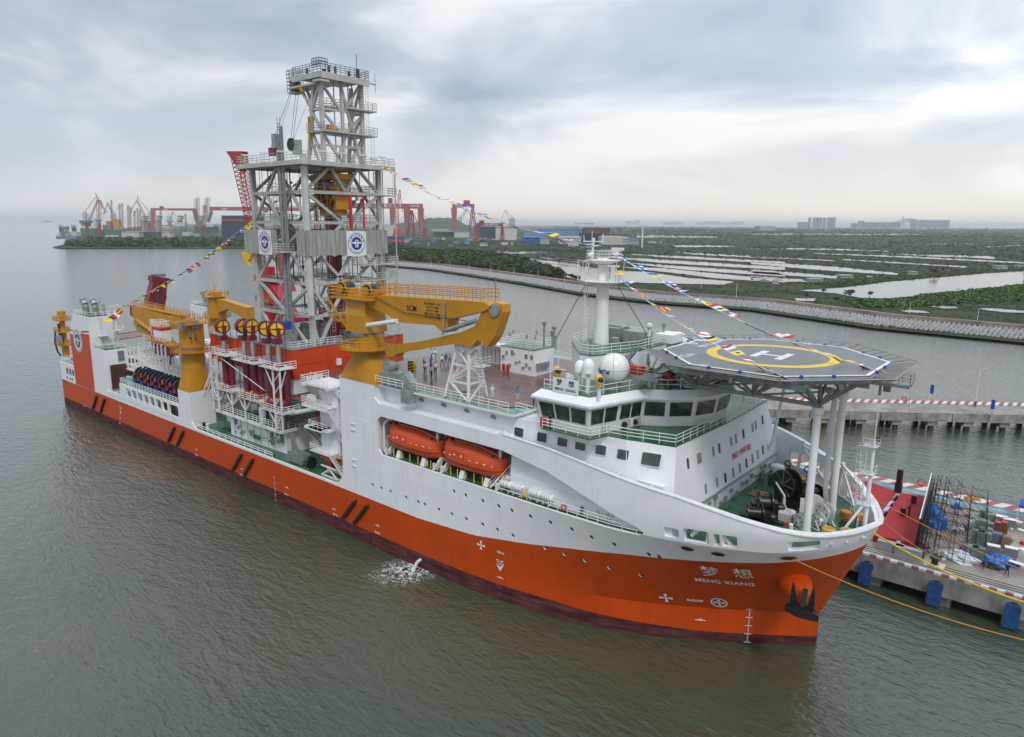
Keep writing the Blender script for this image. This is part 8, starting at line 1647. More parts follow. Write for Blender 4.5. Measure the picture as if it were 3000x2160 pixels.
# single trees along the far bank
trees = [(460, 785, 62, 'broad dark tree right of the canal mouth'), (600, 745, 52, 'dark bushy tree left of the canal mouth'), (815, 790, 100, 'largest spreading tree beside the canal'), (985, 775, 66, 'thin airy tree beside the largest canal tree'), (700, 815, 60, 'low palm like bush before the largest canal tree'), (1525, 596, 75, 'round dark tree on the far canal bank'), (1410, 760, 28, 'small palm on the near canal bank')]
def tree(px, py, hpx, lab, n=170):
    p = G(px, py, 1.2); dep = (p-CAMP).dot(FW); h = hpx/2.835*dep/F_PX; t = empty('tree', tuple(p), lab, 'tree', 'single trees on the far bank'); w = h*.62
    tb = MB().tube(p, p+Vector((0, 0, h*.55)), h*.035, h*.02, n=7)
    for k in range(4): a = rr.uniform(0, 6.28); tb.tube(p+Vector((0, 0, h*.35)), p+Vector((math.cos(a)*w*.5, math.sin(a)*w*.5, h*.72)), h*.018, h*.008, n=5)
    tb.build('trunk', RUST, t); mb = MB()
    for k in range(9): a = rr.uniform(0, 6.28); q_ = rr.uniform(0, .62)*w; clump(mb, (p.x+q_*math.cos(a), p.y+q_*math.sin(a), p.z+h*rr.uniform(.35, .66)), w*rr.uniform(.28, .42), h*.25, n//9, rr)
    mb.build('crown', LEAFM, t)
for a_, b_, h_, lab in trees: tree(*zr_(a_, b_), h_, lab)
for a_, b_, h_, lab in ((400, 388, 60, 'left tree of the pair by the earth track'), (435, 388, 40, 'right tree of the pair by the earth track'), (340, 392, 42, 'low tree left of the pair by the earth track')): tree(*z_of((1550, 700), 3.267)(a_, b_), h_*.87, lab)
# lamp posts on the breakwater
lp = [(*zc_(a, b), h) for a, b, h in ((178, 815, 60), (615, 890, 85), (825, 915, 92), (1038, 935, 95), (1277, 955, 92), (1532, 985, 98), (1800, 980, 75), (2095, 1040, 70), (435, 815, 28), (287, 800, 30), (262, 745, 45))]+[(*zr_(1315, 905), 95), (*zr_(1880, 960), 100), (*z7_(1862, 630), 110), (*z7_(1570, 560), 60)]
ORD = ['first', 'second', 'third', 'fourth', 'fifth', 'sixth', 'seventh', 'eighth', 'ninth', 'tenth', 'eleventh', 'twelfth', 'thirteenth', 'fourteenth', 'fifteenth', 'sixteenth', 'seventeenth', 'eighteenth', 'nineteenth', 'twentieth']
def ordn(i): return ORD[i] if i < 20 else ('twenty ', 'thirty ', 'forty ')[(i+1)//10-2]+ORD[(i+1) % 10-1] if (i+1) % 10 else ('', '', '', 'thirtieth', 'fortieth')[(i+1)//10]
lp.sort(key=lambda q: q[0]); LPN = ['slim pale lamp post, %s from the left along the far river bank' % ordn(i) for i in range(len(lp))]
for i, (px, py, h) in enumerate(lp):
    p = G(px, py, 4.6 if h > 55 else 1.2); dep = (p-CAMP).dot(FW); hh = h/(3.78 if px < 1680 else 2.835)*dep/F_PX; t = empty('lamp_post', tuple(p), LPN[i], 'lamp post', 'lamp posts along the far bank')
    MB().tube(p, p+Vector((0, 0, hh)), hh*.012+.05, hh*.008+.04, n=5).build('pole', WHITE2, t); MB().beam(p+Vector((0, 0, hh)), p+Vector((.9, -.4, hh+.1)), .2, .12).build('lamp_head', WHITE2, t)
# ------------------------------------------------------------ helpers for far things
def basis(px, dist=None, py=None):
    if dist is None: p = G(px, py, GZ)
    else:
        r = ray(px, 660); h_ = Vector((r.x, r.y, 0)).normalized(); p = Vector((CAMP.x+h_.x*dist, CAMP.y+h_.y*dist, GZ))
    return p
class Far:
    """beams and boxes laid out in the upright plane through a real ground point, facing the viewer side, with real thickness"""
    def __init__(s, px, py=None, dist=None):
        s.p = basis(px, dist, py); s.dep = (s.p-CAMP).dot(_fw); s.mb = MB(); s.k = s.dep/F_PX
    def P(s, px, py, back=0):
        r = ray(px, py); t = (s.p-CAMP).dot(_fw)/r.dot(_fw); return CAMP+r*t+_fw*back
    def line(s, pts, w, lat=False, gap=0):
        for a, b in zip(pts[:-1], pts[1:]):
            A, B = s.P(*a), s.P(*b)
            if not lat: s.mb.beam(A, B, w)
            else:
                g_ = gap; d = (B-A).normalized(); nrm = d.cross(_fw).normalized(); n = max(3, int((B-A).length/(g_*1.1)))
                for sa in (-.5, .5):
                    for sb in (-.5, .5): s.mb.beam(A+nrm*g_*sa+_fw*g_*sb, B+nrm*g_*sa+_fw*g_*sb, w)
                for i in range(n):
                    sg_ = 1 if i % 2 else -1
                    for sb in (-.5, .5): s.mb.beam(A.lerp(B, i/n)+nrm*g_*.5*sg_+_fw*g_*sb, A.lerp(B, (i+1)/n)-nrm*g_*.5*sg_+_fw*g_*sb, w*.7)
        return s
    def box(s, x0, x1, y0, y1, th, back=0):
        A, B = s.P(x0, y1), s.P(x1, y1); C = s.P(x0, y0); h = C.z-A.z; vs = []
        for q in (A+_fw*back, B+_fw*back, B+_fw*(back+th), A+_fw*(back+th)): vs.append(q)
        zlo = (A.z+B.z)/2; s.mb.loft([[(q.x, q.y, zlo) for q in vs], [(q.x, q.y, zlo+h) for q in vs]]); return s
    def build(s, nm, m, parent=None): o = s.mb.build(nm, m, parent); s.mb = MB(); return o
CR = mat('shipyard crane red', (.26, .03, .035), .6, var=.15, scale=.05); CRP = mat('gantry crimson', (.34, .03, .06), .6, var=.1, scale=.05); SAL = mat('gantry leg salmon', (.42, .09, .075), .6, var=.1, scale=.05)
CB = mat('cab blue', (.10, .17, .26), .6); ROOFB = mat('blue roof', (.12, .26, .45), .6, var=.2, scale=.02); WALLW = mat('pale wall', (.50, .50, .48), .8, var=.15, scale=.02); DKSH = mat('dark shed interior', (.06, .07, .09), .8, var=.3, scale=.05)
PALE = mat('city block grey', (.34, .36, .38), .8, var=.1, scale=.01)
def luff(nm, zf, base, ped, cab, tower, jib, link, back, lab, sc=1.0, m=CR):
    b = zf(*base); F_ = Far(b[0], py=b[1]); t = empty(nm, tuple(F_.p), lab, 'crane', 'shipyard cranes'); k = F_.k; S3 = 3.24 if zf is za_ else 3.78
    (x0, y0), (x1, y1) = zf(*ped[0]), zf(*ped[1]); A, B = F_.P((x0+x1)/2, y0), F_.P((x0+x1)/2, y1); w = abs(x1-x0)*k
    MB().loft([[(B.x+dx*w*.5, B.y+dy*w*.5, B.z) for dx, dy in ((-1, -1), (1, -1), (1, 1), (-1, 1))], [(A.x+dx*w*.28, A.y+dy*w*.28, A.z) for dx, dy in ((-1, -1), (1, -1), (1, 1), (-1, 1))]]).build('pedestal', m, t)
    if cab: (cx0, cy0), (cx1, cy1) = zf(*cab[0]), zf(*cab[1]); F_.box(cx0, cx1, cy0, cy1, (cx1-cx0)*k*.8, -(cx1-cx0)*k*.4).build('machine_house', CB, t)
    F_.line([zf(*q) for q in tower], 1.0*sc*k, True, 8*k).build('tower', m, t); F_.line([zf(*q) for q in jib], .6*sc*k, True, 4*k).build('jib', m, t)
    F_.line([zf(*q) for q in link], 1.4*k*sc).build('fly_jib', m, t); F_.line([zf(*q) for q in back], 1.0*k*sc).build('tie_bar', m, t)
luff('luffing_crane', za_, (835, 488), ((805, 370), (868, 488)), ((775, 344), (860, 370)), [(815, 345), (815, 268)], [(848, 345), (930, 145)], [(905, 82), (932, 148), (998, 262), (985, 285)], [(918, 112), (800, 268), (780, 300)], 'tall red luffing crane at the left end of the yard')
luff('luffing_crane', za_, (942, 492), ((925, 365), (962, 492)), ((927, 338), (957, 362)), [(940, 340), (940, 150)], [(942, 150), (968, 190)], [(968, 190), (1022, 275)], [(930, 150), (935, 120)], 'slim red crane just right of the leftmost one')
luff('luffing_crane', za_, (1090, 420), ((1070, 330), (1112, 420)), None, [(1085, 330), (1080, 290)], [(1085, 300), (1018, 185)], [(1018, 160), (1018, 190), (980, 288)], [(1025, 185), (1108, 290)], 'red crane bent left behind the yellow ship gear')
luff('luffing_crane', za_, (1425, 445), ((1402, 370), (1450, 445)), ((1395, 347), (1466, 370)), [(1425, 345), (1425, 272)], [(1398, 345), (1300, 155)], [(1308, 108), (1300, 155), (1262, 215), (1240, 278)], [(1312, 130), (1425, 270), (1450, 300)], 'tall red luffing crane leaning left, right of the white shed')
luff('luffing_crane', za_, (1612, 410), ((1595, 350), (1630, 410)), ((1590, 345), (1640, 362)), [(1608, 345), (1605, 300)], [(1612, 345), (1642, 265)], [(1642, 262), (1668, 300)], [(1590, 262), (1605, 300)], 'small hazy red crane under the left gantry beam', sc=.8)
for i, (a_, t_, b_) in enumerate(((1057, 150, 330), (1135, 185, 380), (1160, 180, 385), (1215, 195, 330), (1235, 215, 330), (1275, 250, 340), (1305, 225, 350), (1330, 240, 360), (1930, 200, 330), (1948, 195, 330), (1525, 250, 360), (1760, 280, 370))):
    px, py = za_(a_, b_); F_ = Far(px, py=695); t = empty('shipyard_mast_crane', tuple(F_.p), '%s slender red crane mast in the yard, counted from the left' % ('first', 'second', 'third', 'fourth', 'fifth', 'sixth', 'seventh', 'eighth', 'eleventh', 'twelfth', 'ninth', 'tenth')[i], 'crane', 'slender crane masts in the shipyard')
    F_.line([za_(a_, t_), za_(a_+6, 470)], .45*F_.k, True, 3.2*F_.k).build('lattice_mast', CR, t); F_.line([za_(a_, t_+4), za_(a_+R.uniform(-28, 28), t_+55)], .8*F_.k).build('jib', CR, t)
for a_, lab in ((1870, 'left pair'), (1967, 'right pair')):
    F_ = Far(*za_(a_, 0)[:1], py=690); t = empty('jack_up_legs', tuple(F_.p), 'tall grey lattice jack up legs, %s' % lab, 'rig'); F_.line([za_(a_-14, 135), za_(a_-14, 350)], .6*F_.k, True, 6*F_.k).build('lattice_leg', STEEL, t); F_.line([za_(a_+11, 122), za_(a_+11, 350)], .6*F_.k, True, 6*F_.k).build('lattice_leg', STEEL, t); F_.box(*[za_(a_-22, 0)[0], za_(a_+22, 0)[0], za_(0, 390)[1], za_(0, 440)[1]], 60).build('rig_deck', CR, t)
for i, a_ in enumerate((1360, 1493, 1697, 1895)):
    F_ = Far(za_(a_, 0)[0], py=688); t = empty('striped_spud_leg', tuple(F_.p), '%s tan column with black and white striped top' % ('first', 'second', 'third', 'fourth')[i], 'column', 'striped columns in the shipyard'); F_.box(za_(a_-11, 0)[0], za_(a_+11, 0)[0], za_(0, 335)[1], za_(0, 450)[1], 22*F_.k).build('column', mat('tan steel', (.34, .30, .24), .7), t)
    for k in range(4): F_.box(za_(a_-12, 0)[0], za_(a_+12, 0)[0], za_(0, 300+k*9)[1], za_(0, 309+k*9)[1], 24*F_.k, -F_.k).build('striped_top', PWHITE if k % 2 else BLACK, t)
def gantry(zf, x0, x1, y0, y1, legs, dist, lab, txts=(), hut=None, lattice=()):
    c = zf((x0+x1)/2, 0)[0]; F_ = Far(c, dist=dist); t = empty('gantry_crane', tuple(F_.p), lab, 'gantry crane', 'gantry cranes of the shipyard'); s3 = 3.24 if zf is za_ else 3.78
    F_.box(zf(x0, 0)[0], zf(x1, 0)[0], zf(0, y0)[1], zf(0, y1)[1], 8).build('main_girder', CRP, t)
    for a_, b_, w0, yb in legs: A, B = F_.P(*zf(a_, y1)), F_.P(*zf(b_, yb)); A += _fw*4; B += _fw*4; F_.mb.beam(A, B, w0/s3*F_.k, w0/s3*F_.k, w0*.55/s3*F_.k, w0*.55/s3*F_.k); F_.build('leg', SAL, t)
    for a_, b_, yb in lattice: F_.line([zf(a_, y1), zf(b_, yb)], 1.6*F_.k, True, 5*F_.k).build('lattice_leg', CR, t)
    for b_, xx, sz, col in txts:
        p = F_.P(*zf(xx, (y0+y1)/2+1), -.4); text(b_, sz/s3*F_.k, PWHITE, lambda u, v, p=p: p+_rt*u+Vector((0, 0, v)), 'girder_lettering', t, bold=.05*sz/s3*F_.k*.3)
    if hut: F_.box(zf(hut[0], 0)[0], zf(hut[1], 0)[0], zf(0, hut[2])[1], zf(0, hut[3])[1], 10).build('trolley_house', CR, t)
gantry(za_, 1430, 1860, 228, 250, [(1448, 1448, 34, 460)], 3600, 'left crimson gantry crane with white letters', [('CSSC', 1572, 20, 0)], (1515, 1545, 208, 228), [(1840, 1870, 360), (1850, 1890, 360)])
gantry(za_, 1990, 3010, 217, 253, [(3000, 3000, 36, 480)], 3300, 'long crimson gantry crane passing behind the derrick', [('CSSC', 2128, 26, 0)], None, [(2010, 1975, 360)])
gantry(zc_, -720, 525, 175, 230, [(345, 345, 50, 520), (500, 500, 50, 520), (185, 185, 45, 480)], 2700, 'crimson gantry crane with white Chinese characters right of the derrick', [('黄 埔 文 冲', 190, 40, 0), ('SWL900t', 440, 26, 0), ('CSSC', -80, 36, 0)], (140, 185, 115, 175))
gantry(zc_, 850, 1095, 180, 222, [(870, 875, 46, 520)], 3000, 'middle gantry crane before the hill, with A shaped right legs', [('CSSC', 925, 34, 0)], (975, 1045, 140, 182), [(1078, 1035, 520), (1078, 1112, 520)])
gantry(zc_, 1105, 1412, 392, 425, [(1128, 1133, 40, 605)], 1350, 'low red gantry crane in front of the blue roofed halls', [('CSSC 黄埔文冲', 1280, 24, 0)], (1148, 1200, 363, 392), [(1402, 1390, 605), (1402, 1418, 605)])
# right hand shipyard cranes
luff('luffing_crane', zc_, (240, 605), ((195, 450), (285, 605)), None, [(238, 450), (236, 275)], [(245, 280), (270, 30)], [(268, 20), (302, 270)], [(255, 60), (215, 280)], 'bright red luffing crane standing by the white ship', m=mat('bright crane red', (.5, .05, .06), .6))
luff('luffing_crane', zc_, (545, 545), ((525, 450), (568, 545)), ((525, 422), (580, 450)), [(540, 422), (542, 350)], [(540, 400), (495, 240)], [(495, 240), (520, 300)], [(560, 340), (495, 245)], 'red crane with pale blue cab at the right gantry leg')
luff('luffing_crane', zc_, (930, 480), ((895, 410), (965, 480)), None, [(932, 410), (935, 330)], [(935, 330), (1015, 245)], [(1010, 240), (1075, 340)], [(1015, 248), (960, 350)], 'brown crane framed by the middle gantry crane', m=RUST)
luff('luffing_crane', zc_, (1515, 440), ((1485, 402), (1550, 440)), ((1480, 345), (1545, 402)), [(1510, 345), (1515, 330)], [(1500, 400), (1442, 250)], [(1442, 245), (1400, 335)], [(1445, 255), (1545, 350), (1575, 382)], 'brown level luffing crane standing alone on the right', m=RUST)
for px_, nmz in ((400, 'lattice derrick mast beside the white ship'),):
    F_ = Far(zc_(400, 0)[0], py=705); t = empty('red_lattice_mast', tuple(F_.p), nmz, 'crane'); F_.line([zc_(400, 250), zc_(350, 545)], 1.6*F_.k, True, 5*F_.k).line([zc_(402, 250), zc_(430, 540)], 1.6*F_.k, True, 5*F_.k).line([zc_(402, 255), zc_(500, 460)], 2*F_.k).build('lattice', CR, t)
# ships and sheds of the yard
def block(nm, zf, x0, x1, y0, y1, dist, m, lab, cat, th=30, roof=None, wins=0, py=None):
    F_ = Far(zf((x0+x1)/2, 0)[0], dist=dist); t = empty(nm, tuple(F_.p), lab, cat); X0_, X1_ = zf(x0, 0)[0], zf(x1, 0)[0]; Y0, Y1 = zf(0, y0)[1], zf(0, y1)[1]
    F_.box(X0_, X1_, Y0, Y1, th).build('walls', m, t)
    if roof: F_.box(X0_-.8, X1_+.8, Y0-1.6, Y0, th+2, -1).build('roof', roof, t)
    for k in range(wins):
        w = (X1_-X0_)/wins
        for r_ in (0, 1):
            F_.box(X0_+w*(k+.3), X0_+w*(k+.75), Y0+(Y1-Y0)*(.2+.38*r_), Y0+(Y1-Y0)*(.38+.38*r_), .5, -.45)
    if wins: F_.build('windows', DKSH, t)
    return t, F_
def hull(zf, x0, x1, ytop, ybot, dist, m, lab, stripe=None, sup=(), bowx=0):
    F_ = Far(zf((x0+x1)/2, 0)[0], dist=dist); t = empty('moored_ship', tuple(F_.p), lab, 'ship', 'ships lying in the shipyard'); A = [F_.P(*zf(a, b)) for a, b in ((x0, ytop), (x1, ytop), (x1, ybot), (x0+bowx, ybot))]; w = 26
    F_.mb.add(A+[p+_fw*w for p in A], [(3, 2, 1, 0), (4, 5, 6, 7), (0, 1, 5, 4), (0, 4, 7, 3), (1, 2, 6, 5)]); h_ = F_.build('hull', m, t)
    if stripe: F_.box(zf(x0, 0)[0], zf(x1, 0)[0], zf(0, stripe[0])[1], zf(0, stripe[1])[1], .8, -.9).build('stripe', BOAT, h_)
    for a, b, c, d, mm_, nm in sup: F_.box(zf(a, 0)[0], zf(b, 0)[0], zf(0, c)[1], zf(0, d)[1], 14, 4).build(nm, mm_, t)
    return t
hull(za_, 758, 905, 420, 486, 2560, mat('ship green', (.03, .16, .13), .5), 'green hulled ship at the left end of the yard', sup=((762, 800, 350, 420, WALLW, 'deckhouse'), (880, 905, 330, 420, WALLW, 'deckhouse'), (800, 880, 400, 420, WALLW, 'hatches')), bowx=14)
hull(za_, 962, 1150, 432, 488, 2500, mat('ship teal', (.06, .15, .13), .5), 'teal hulled ship with yellow deck gear', sup=((970, 1050, 385, 432, STEEL, 'cargo_frame'), (1072, 1130, 335, 432, mat('deck gear yellow', (.45, .3, .05), .5), 'yellow_gear'), (1000, 1040, 350, 385, YEL, 'crane_post'), (1130, 1150, 400, 432, WALLW, 'deckhouse')))
hull(za_, 1500, 1700, 415, 440, 2700, mat('ship grey', (.25, .29, .33), .6), 'grey ship behind the open shed', sup=((1650, 1760, 365, 400, WALLW, 'deckhouse'), (1530, 1600, 400, 415, WALLW, 'deckhouse')))
hull(za_, 1850, 2040, 405, 462, 2350, mat('ship dark grey', (.07, .08, .1), .6), 'dark grey workboats moored before the dark hull', sup=((1855, 1890, 360, 405, STEEL, 'deckhouse'), (1945, 2010, 380, 405, WALLW, 'deckhouse')))
hull(za_, 2103, 2470, 297, 516, 1650, mat('ship slate blue', (.03, .042, .075), .6, var=.1, scale=.05), 'huge slate blue hull with orange line left of the derrick', stripe=(336, 348), sup=((2165, 2180, 400, 516, BLACK, 'dock_door'), (2110, 2160, 440, 446, STEEL, 'gangway'), (2110, 2160, 470, 476, STEEL, 'gangway')))
hull(zc_, 95, 262, 500, 545, 1800, WALLW, 'white ship behind the bright red crane', sup=((100, 250, 430, 500, WALLW, 'deckhouse'), (140, 200, 415, 430, WALLW, 'bridge')))
hull(zc_, 100, 305, 540, 575, 1650, mat('hull navy', (.03, .05, .12), .6), 'long navy hull at the foot of the bright red crane')
bg_ = hull(za_, 530, 722, 490, 522, 1560, mat('barge grey', (.2, .23, .28), .6), 'jack up barge with four striped legs off the spit', sup=((535, 560, 460, 490, WALLW, 'house'), (640, 715, 450, 490, WALLW, 'house')))
F_ = Far(za_(625, 0)[0], dist=1562)
for a_ in (546, 562, 667, 688): F_.box(za_(a_-5, 0)[0], za_(a_+5, 0)[0], za_(0, 385)[1], za_(0, 490)[1], 5, 8).build('leg', STEEL, bg_); [F_.box(za_(a_-6, 0)[0], za_(a_+6, 0)[0], za_(0, 386+k*14)[1], za_(0, 393+k*14)[1], 6, 7.5).build('white_band', PWHITE, bg_) for k in (0, 1)]
F_.line([za_(595, 430), za_(620, 490)], 3).line([za_(620, 405), za_(655, 490)], 4).line([za_(595, 425), za_(650, 405)], 4).line([za_(605, 480), za_(650, 415)], 3).build('pile_gripper', mat('gripper green grey', (.22, .25, .2), .6), bg_)
block('white_shed', za_, 1155, 1320, 455, 502, 2050, WALLW, 'white shed with a low arched roof in front of the cranes', 'shed', roof=PALE)
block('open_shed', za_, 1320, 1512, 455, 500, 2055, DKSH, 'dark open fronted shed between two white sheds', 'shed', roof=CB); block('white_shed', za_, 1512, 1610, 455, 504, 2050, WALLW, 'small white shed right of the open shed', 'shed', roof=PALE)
for i, (a, b, c, d) in enumerate(((1640, 1715, 430, 480), (1715, 1800, 455, 490), (1830, 1870, 470, 498), (2050, 2100, 470, 500), (1000, 1100, 486, 502), (1240, 1300, 490, 505))): block('yard_workshop', za_, a, b, c, d, 2200, [CASE, WALLW, PALE][i % 3], '%s low workshop on the quay of the left yard' % ('first', 'second', 'third', 'fourth', 'fifth', 'sixth')[i], 'building', th=20)
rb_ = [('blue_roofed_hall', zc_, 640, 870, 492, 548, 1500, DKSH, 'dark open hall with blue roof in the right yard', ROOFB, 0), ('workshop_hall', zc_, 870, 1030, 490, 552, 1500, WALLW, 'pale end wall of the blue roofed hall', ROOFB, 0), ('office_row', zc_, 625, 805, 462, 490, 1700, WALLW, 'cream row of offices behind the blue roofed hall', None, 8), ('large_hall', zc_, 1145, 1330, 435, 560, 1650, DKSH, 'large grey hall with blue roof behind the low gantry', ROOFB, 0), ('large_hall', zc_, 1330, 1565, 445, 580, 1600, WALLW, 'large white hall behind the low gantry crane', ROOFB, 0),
       ('factory_hall', z7_, 220, 608, 60, 118, 1750, ROOFB, 'long blue factory hall behind the main mast', PALE, 0), ('factory_hall', z7_, 608, 812, 52, 112, 1720, mat('rust red wall', (.16, .05, .05), .7), 'rust red end of the long factory hall', ROOFB, 0), ('blue_shed', z7_, 100, 232, 130, 185, 1250, mat('deep blue shed', (.03, .09, .25), .6), 'deep blue shed with pale doors left of the white offices', ROOFB, 0), ('blue_shed', z7_, 232, 312, 140, 186, 1250, PALE, 'pale blue end shed beside the deep blue one', ROOFB, 0), ('white_office', z7_, 395, 575, 124, 184, 1180, WALLW, 'white office block with two rows of windows', None, 9),
       ('dark_plant', z7_, 575, 740, 96, 205, 1200, mat('dark plant', (.025, .035, .06), .7), 'dark plant building behind the top of the main mast', None, 0), ('cream_warehouse', z7_, 742, 922, 122, 190, 1120, mat('cream wall', (.48, .45, .40), .8), 'cream warehouse right of the main mast top', None, 0), ('white_office', z7_, 922, 968, 130, 186, 1125, WALLW, 'small white office at the end of the cream warehouse', None, 4), ('low_shed', z7_, 968, 1055, 150, 190, 1150, PALE, 'low pale shed beside the radio mast', ROOFB, 0), ('blue_shed', z7_, 300, 430, 95, 125, 1500, ROOFB, 'blue shed behind the white office block', None, 0), ('blue_shed', zc_, 1645, 1800, 510, 560, 1450, ROOFB, 'bright blue shed behind the flag line', None, 0), ('blue_shed', zc_, 1800, 1960, 505, 545, 1480, ROOFB, 'second bright blue shed behind the flag line', PALE, 0)]
for nm, zf, a, b, c, d, ds, m, lab, rf, wn in rb_: block(nm, zf, a, b, c, d, ds, m, lab, 'building', th=40, roof=rf, wins=wn)
hut = sorted([(zc_, R.uniform(120, 1750)) for i in range(38)]+[(z7_, R.uniform(330, 1000)) for i in range(10)], key=lambda q: q[0](q[1], 0)[0])
for i, (zf, a) in enumerate(hut):
    b = R.uniform(560, 640) if zf is zc_ else R.uniform(165, 205); w = R.uniform(18, 90)
    px, py = zf(a, b+14); p = G(px, py); d_ = math.hypot(p.x-CAMP.x, p.y-CAMP.y)
    t, _ = block('yard_hut', zf, a, a+w, b-R.uniform(4, 16), b+14, d_, R.choice([WALLW, DKSH, CB, PALE, RUST, WALLW, DKSH]), 'low hut or steel stack, %s from the left, in the right hand yard' % ordn(i), 'hut', th=14, roof=R.choice([ROOFB, PALE, None])); t['group'] = 'low huts and stacked steel in the right hand yard'
for i, (a, b) in enumerate(((1100, 352), (1140, 352), (1185, 350))): block('white_farmhouse', z7_, a+R.uniform(0, 50), a+60, 168-i*2, 178, 1500+i*150, WALLW, '%s white farmhouse among the far fields' % ('left', 'middle', 'right')[i], 'house', th=12, roof=PALE)
for i, (a, b, c, d, lab) in enumerate(((745, 850, 590, 612, 'long white shed on the dike left of the canal'), (1340, 1385, 560, 585, 'small white hut on the far canal bank'), (490, 600, 620, 640, 'white house with red roof by the parked cars'), (2040, 2130, 512, 540, 'white farm building on the far bank at the right'), (2225, 2268, 508, 528, 'white building at the right picture edge'))): px, py = zr_((a+b)/2, d); p = G(px, py); block('farm_building', zr_, a, b, c, d, math.hypot(p.x-CAMP.x, p.y-CAMP.y), WALLW, lab, 'building', th=8, roof=PALE)
def car(px, py, lab, rz=.4):
    p = G(px, py, 1.3); t = empty('parked_car', tuple(p), lab, 'car', 'white cars parked by the fields', rz=rz)
    MB().prism([(-2.2, .35), (2.2, .35), (2.2, .85), (1.3, .95), (.7, 1.45), (-1.2, 1.45), (-1.9, .95), (-2.2, .9)], 'y', -.85, .85).build('body', PWHITE, t, local=True); MB().prism([(-1.75, .95), (1.15, .95), (.65, 1.4), (-1.15, 1.4)], 'y', -.87, .87).build('window', GLASS, t, local=True)
    for x in (-1.4, 1.4): MB().lathe([(.33, -.9), (.33, .9)], (x, 0, .33), 12, 'y').build('wheel', BLACK, t, local=True)
car(*zr_(205, 662), 'white car parked near the pond at the left'); car(*zr_(440, 645), 'white car parked beside the house with red roof'); car(*zr_(985, 605), 'white car parked alone on the reed dike')
# radio mast
F_ = Far(z7_(1085, 0)[0], py=z7_(0, 215)[1]); t = empty('radio_mast', tuple(F_.p), 'white radio mast standing by the right end of the factories', 'mast'); F_.line([z7_(1080, 215), z7_(1086, 30)], 3.2*F_.k).build('pole', WHITE2, t); F_.line([z7_(1076, 36), z7_(1096, 30)], 1.5*F_.k).build('antenna_ring', MIDG, t)
# hills (terrain)
def hill(name, zf, prof, dist, th, m):
    F_ = Far(zf(sum(a for a, b in prof)/len(prof), 0)[0], dist=dist); mb = MB(); base = zf(0, prof[0][1])[1]; rows = 7; vs = []; n = len(prof)
    for j in range(rows):
        s_ = j/(rows-1); k = math.sin(math.pi*s_)
        for a, b in prof: p = F_.P(*zf(a, b)); vs.append((p.x+_fw.x*th*(s_-.5), p.y+_fw.y*th*(s_-.5), GZ+max(0, p.z-GZ)*k))
    fs = [(j*n+i, j*n+i+1, (j+1)*n+i+1, (j+1)*n+i) for j in range(rows-1) for i in range(n-1)]; o = mb.add(vs, fs).build(name, m, smooth=80); tag(o, kind='structure')
HM = mat('wooded hill', (.045, .075, .045), .95, var=.4, scale=.02, spec=.1)
prof = [(250+i*22, 438-max(0, 60*math.exp(-((i*22-80)/110)**2)+112*math.exp(-((i*22-470)/270)**4)+5*math.sin(i*1.3)+3*math.sin(i*3.1)-8)) for i in range(45)]
hill('hill', zc_, [(a, min(438, b)) for a, b in prof], 4300, 900, HM)
hill('hill', zr_, [(950+i*25, 181-66*math.exp(-((i*25-370)/170)**2)-2*math.sin(i)) for i in range(32)], 42000, 2500, HM)
# far treeline and city
mb = MB(); 
for i in range(2400):
    x = R.uniform(1620, 3030); row = R.choice((669.5, 671, 673, 676, 681, 689)); d_ = (G(x, row+.009*(x-1500)*.6+0)); dd = (d_-CAMP).length
    if dd > 16000: continue
    clump(mb, (d_.x, d_.y, 1), dd*.0028, dd*.0022*R.uniform(.6, 1.6), 6, rr)
o = mb.build('far_treeline', LEAFM); tag(o, 'distant dark tree lines fading into haze below the city', 'trees', kind='stuff')
TOWER = mat('tower grey blue', (.17, .20, .25), .8, var=.35, scale=.08, stretch=(1, 1, .02))
ci = [(475, 498, 110), (512, 552, 110), (555, 590, 110), (598, 622, 112), (632, 668, 110), (670, 700, 110), (1325, 1357, 130), (1359, 1385, 130), (1395, 1418, 131), (1420, 1443, 131), (1450, 1480, 132), (1482, 1512, 132), (1518, 1550, 132), (1552, 1584, 132), (1586, 1616, 132), (1618, 1648, 133), (390, 430, 148), (432, 472, 150), (835, 890, 158), (890, 940, 138), (942, 980, 150), (982, 1040, 150), (1042, 1100, 150), (1102, 1170, 150), (1172, 1245, 150)]
for i, (a, b, tp_) in enumerate(ci):
    F_ = Far(zr_((a+b)/2, 0)[0], dist=9500+(i % 5)*60+(1500 if 6 <= i < 16 else 0)); t = empty('tower_block', tuple(F_.p), ('%s pale hazy tower from the left in the left city cluster' % ordn(i) if i < 6 else '%s pale hazy tower from the left in the right city cluster' % ordn(i-6) if i < 16 else '%s low hazy block from the left between the tower clusters' % ordn(i-16)), 'tower block', ('left city towers', 'right city towers', 'low hazy city blocks')[0 if i < 6 else 1 if i < 16 else 2])
    F_.box(zr_(a+1.5, 0)[0], zr_(b-2.5, 0)[0], zr_(0, tp_-4)[1], zr_(0, 193)[1], 25).build('walls', TOWER, t)
for i, (a, b, tp_) in enumerate(((760, 800, 152), (805, 838, 158), (850, 890, 148), (1110, 1180, 168), (1185, 1260, 160), (1262, 1300, 164), (1430, 1500, 166), (1505, 1640, 158), (1650, 1760, 170), (1765, 1880, 160))):
    z3_ = z_of((1600, 600), 3.24); F_ = Far(z3_((a+b)/2, 0)[0], dist=17500+i*50); t = empty('distant_block', tuple(F_.p), 'faint hazy building on the horizon, %s from the left' % ordn(i), 'building', 'faint buildings on the horizon'); F_.box(z3_(a, 0)[0], z3_(b, 0)[0], z3_(0, tp_)[1], z3_(0, 190)[1], 80).build('walls', PALE, t)
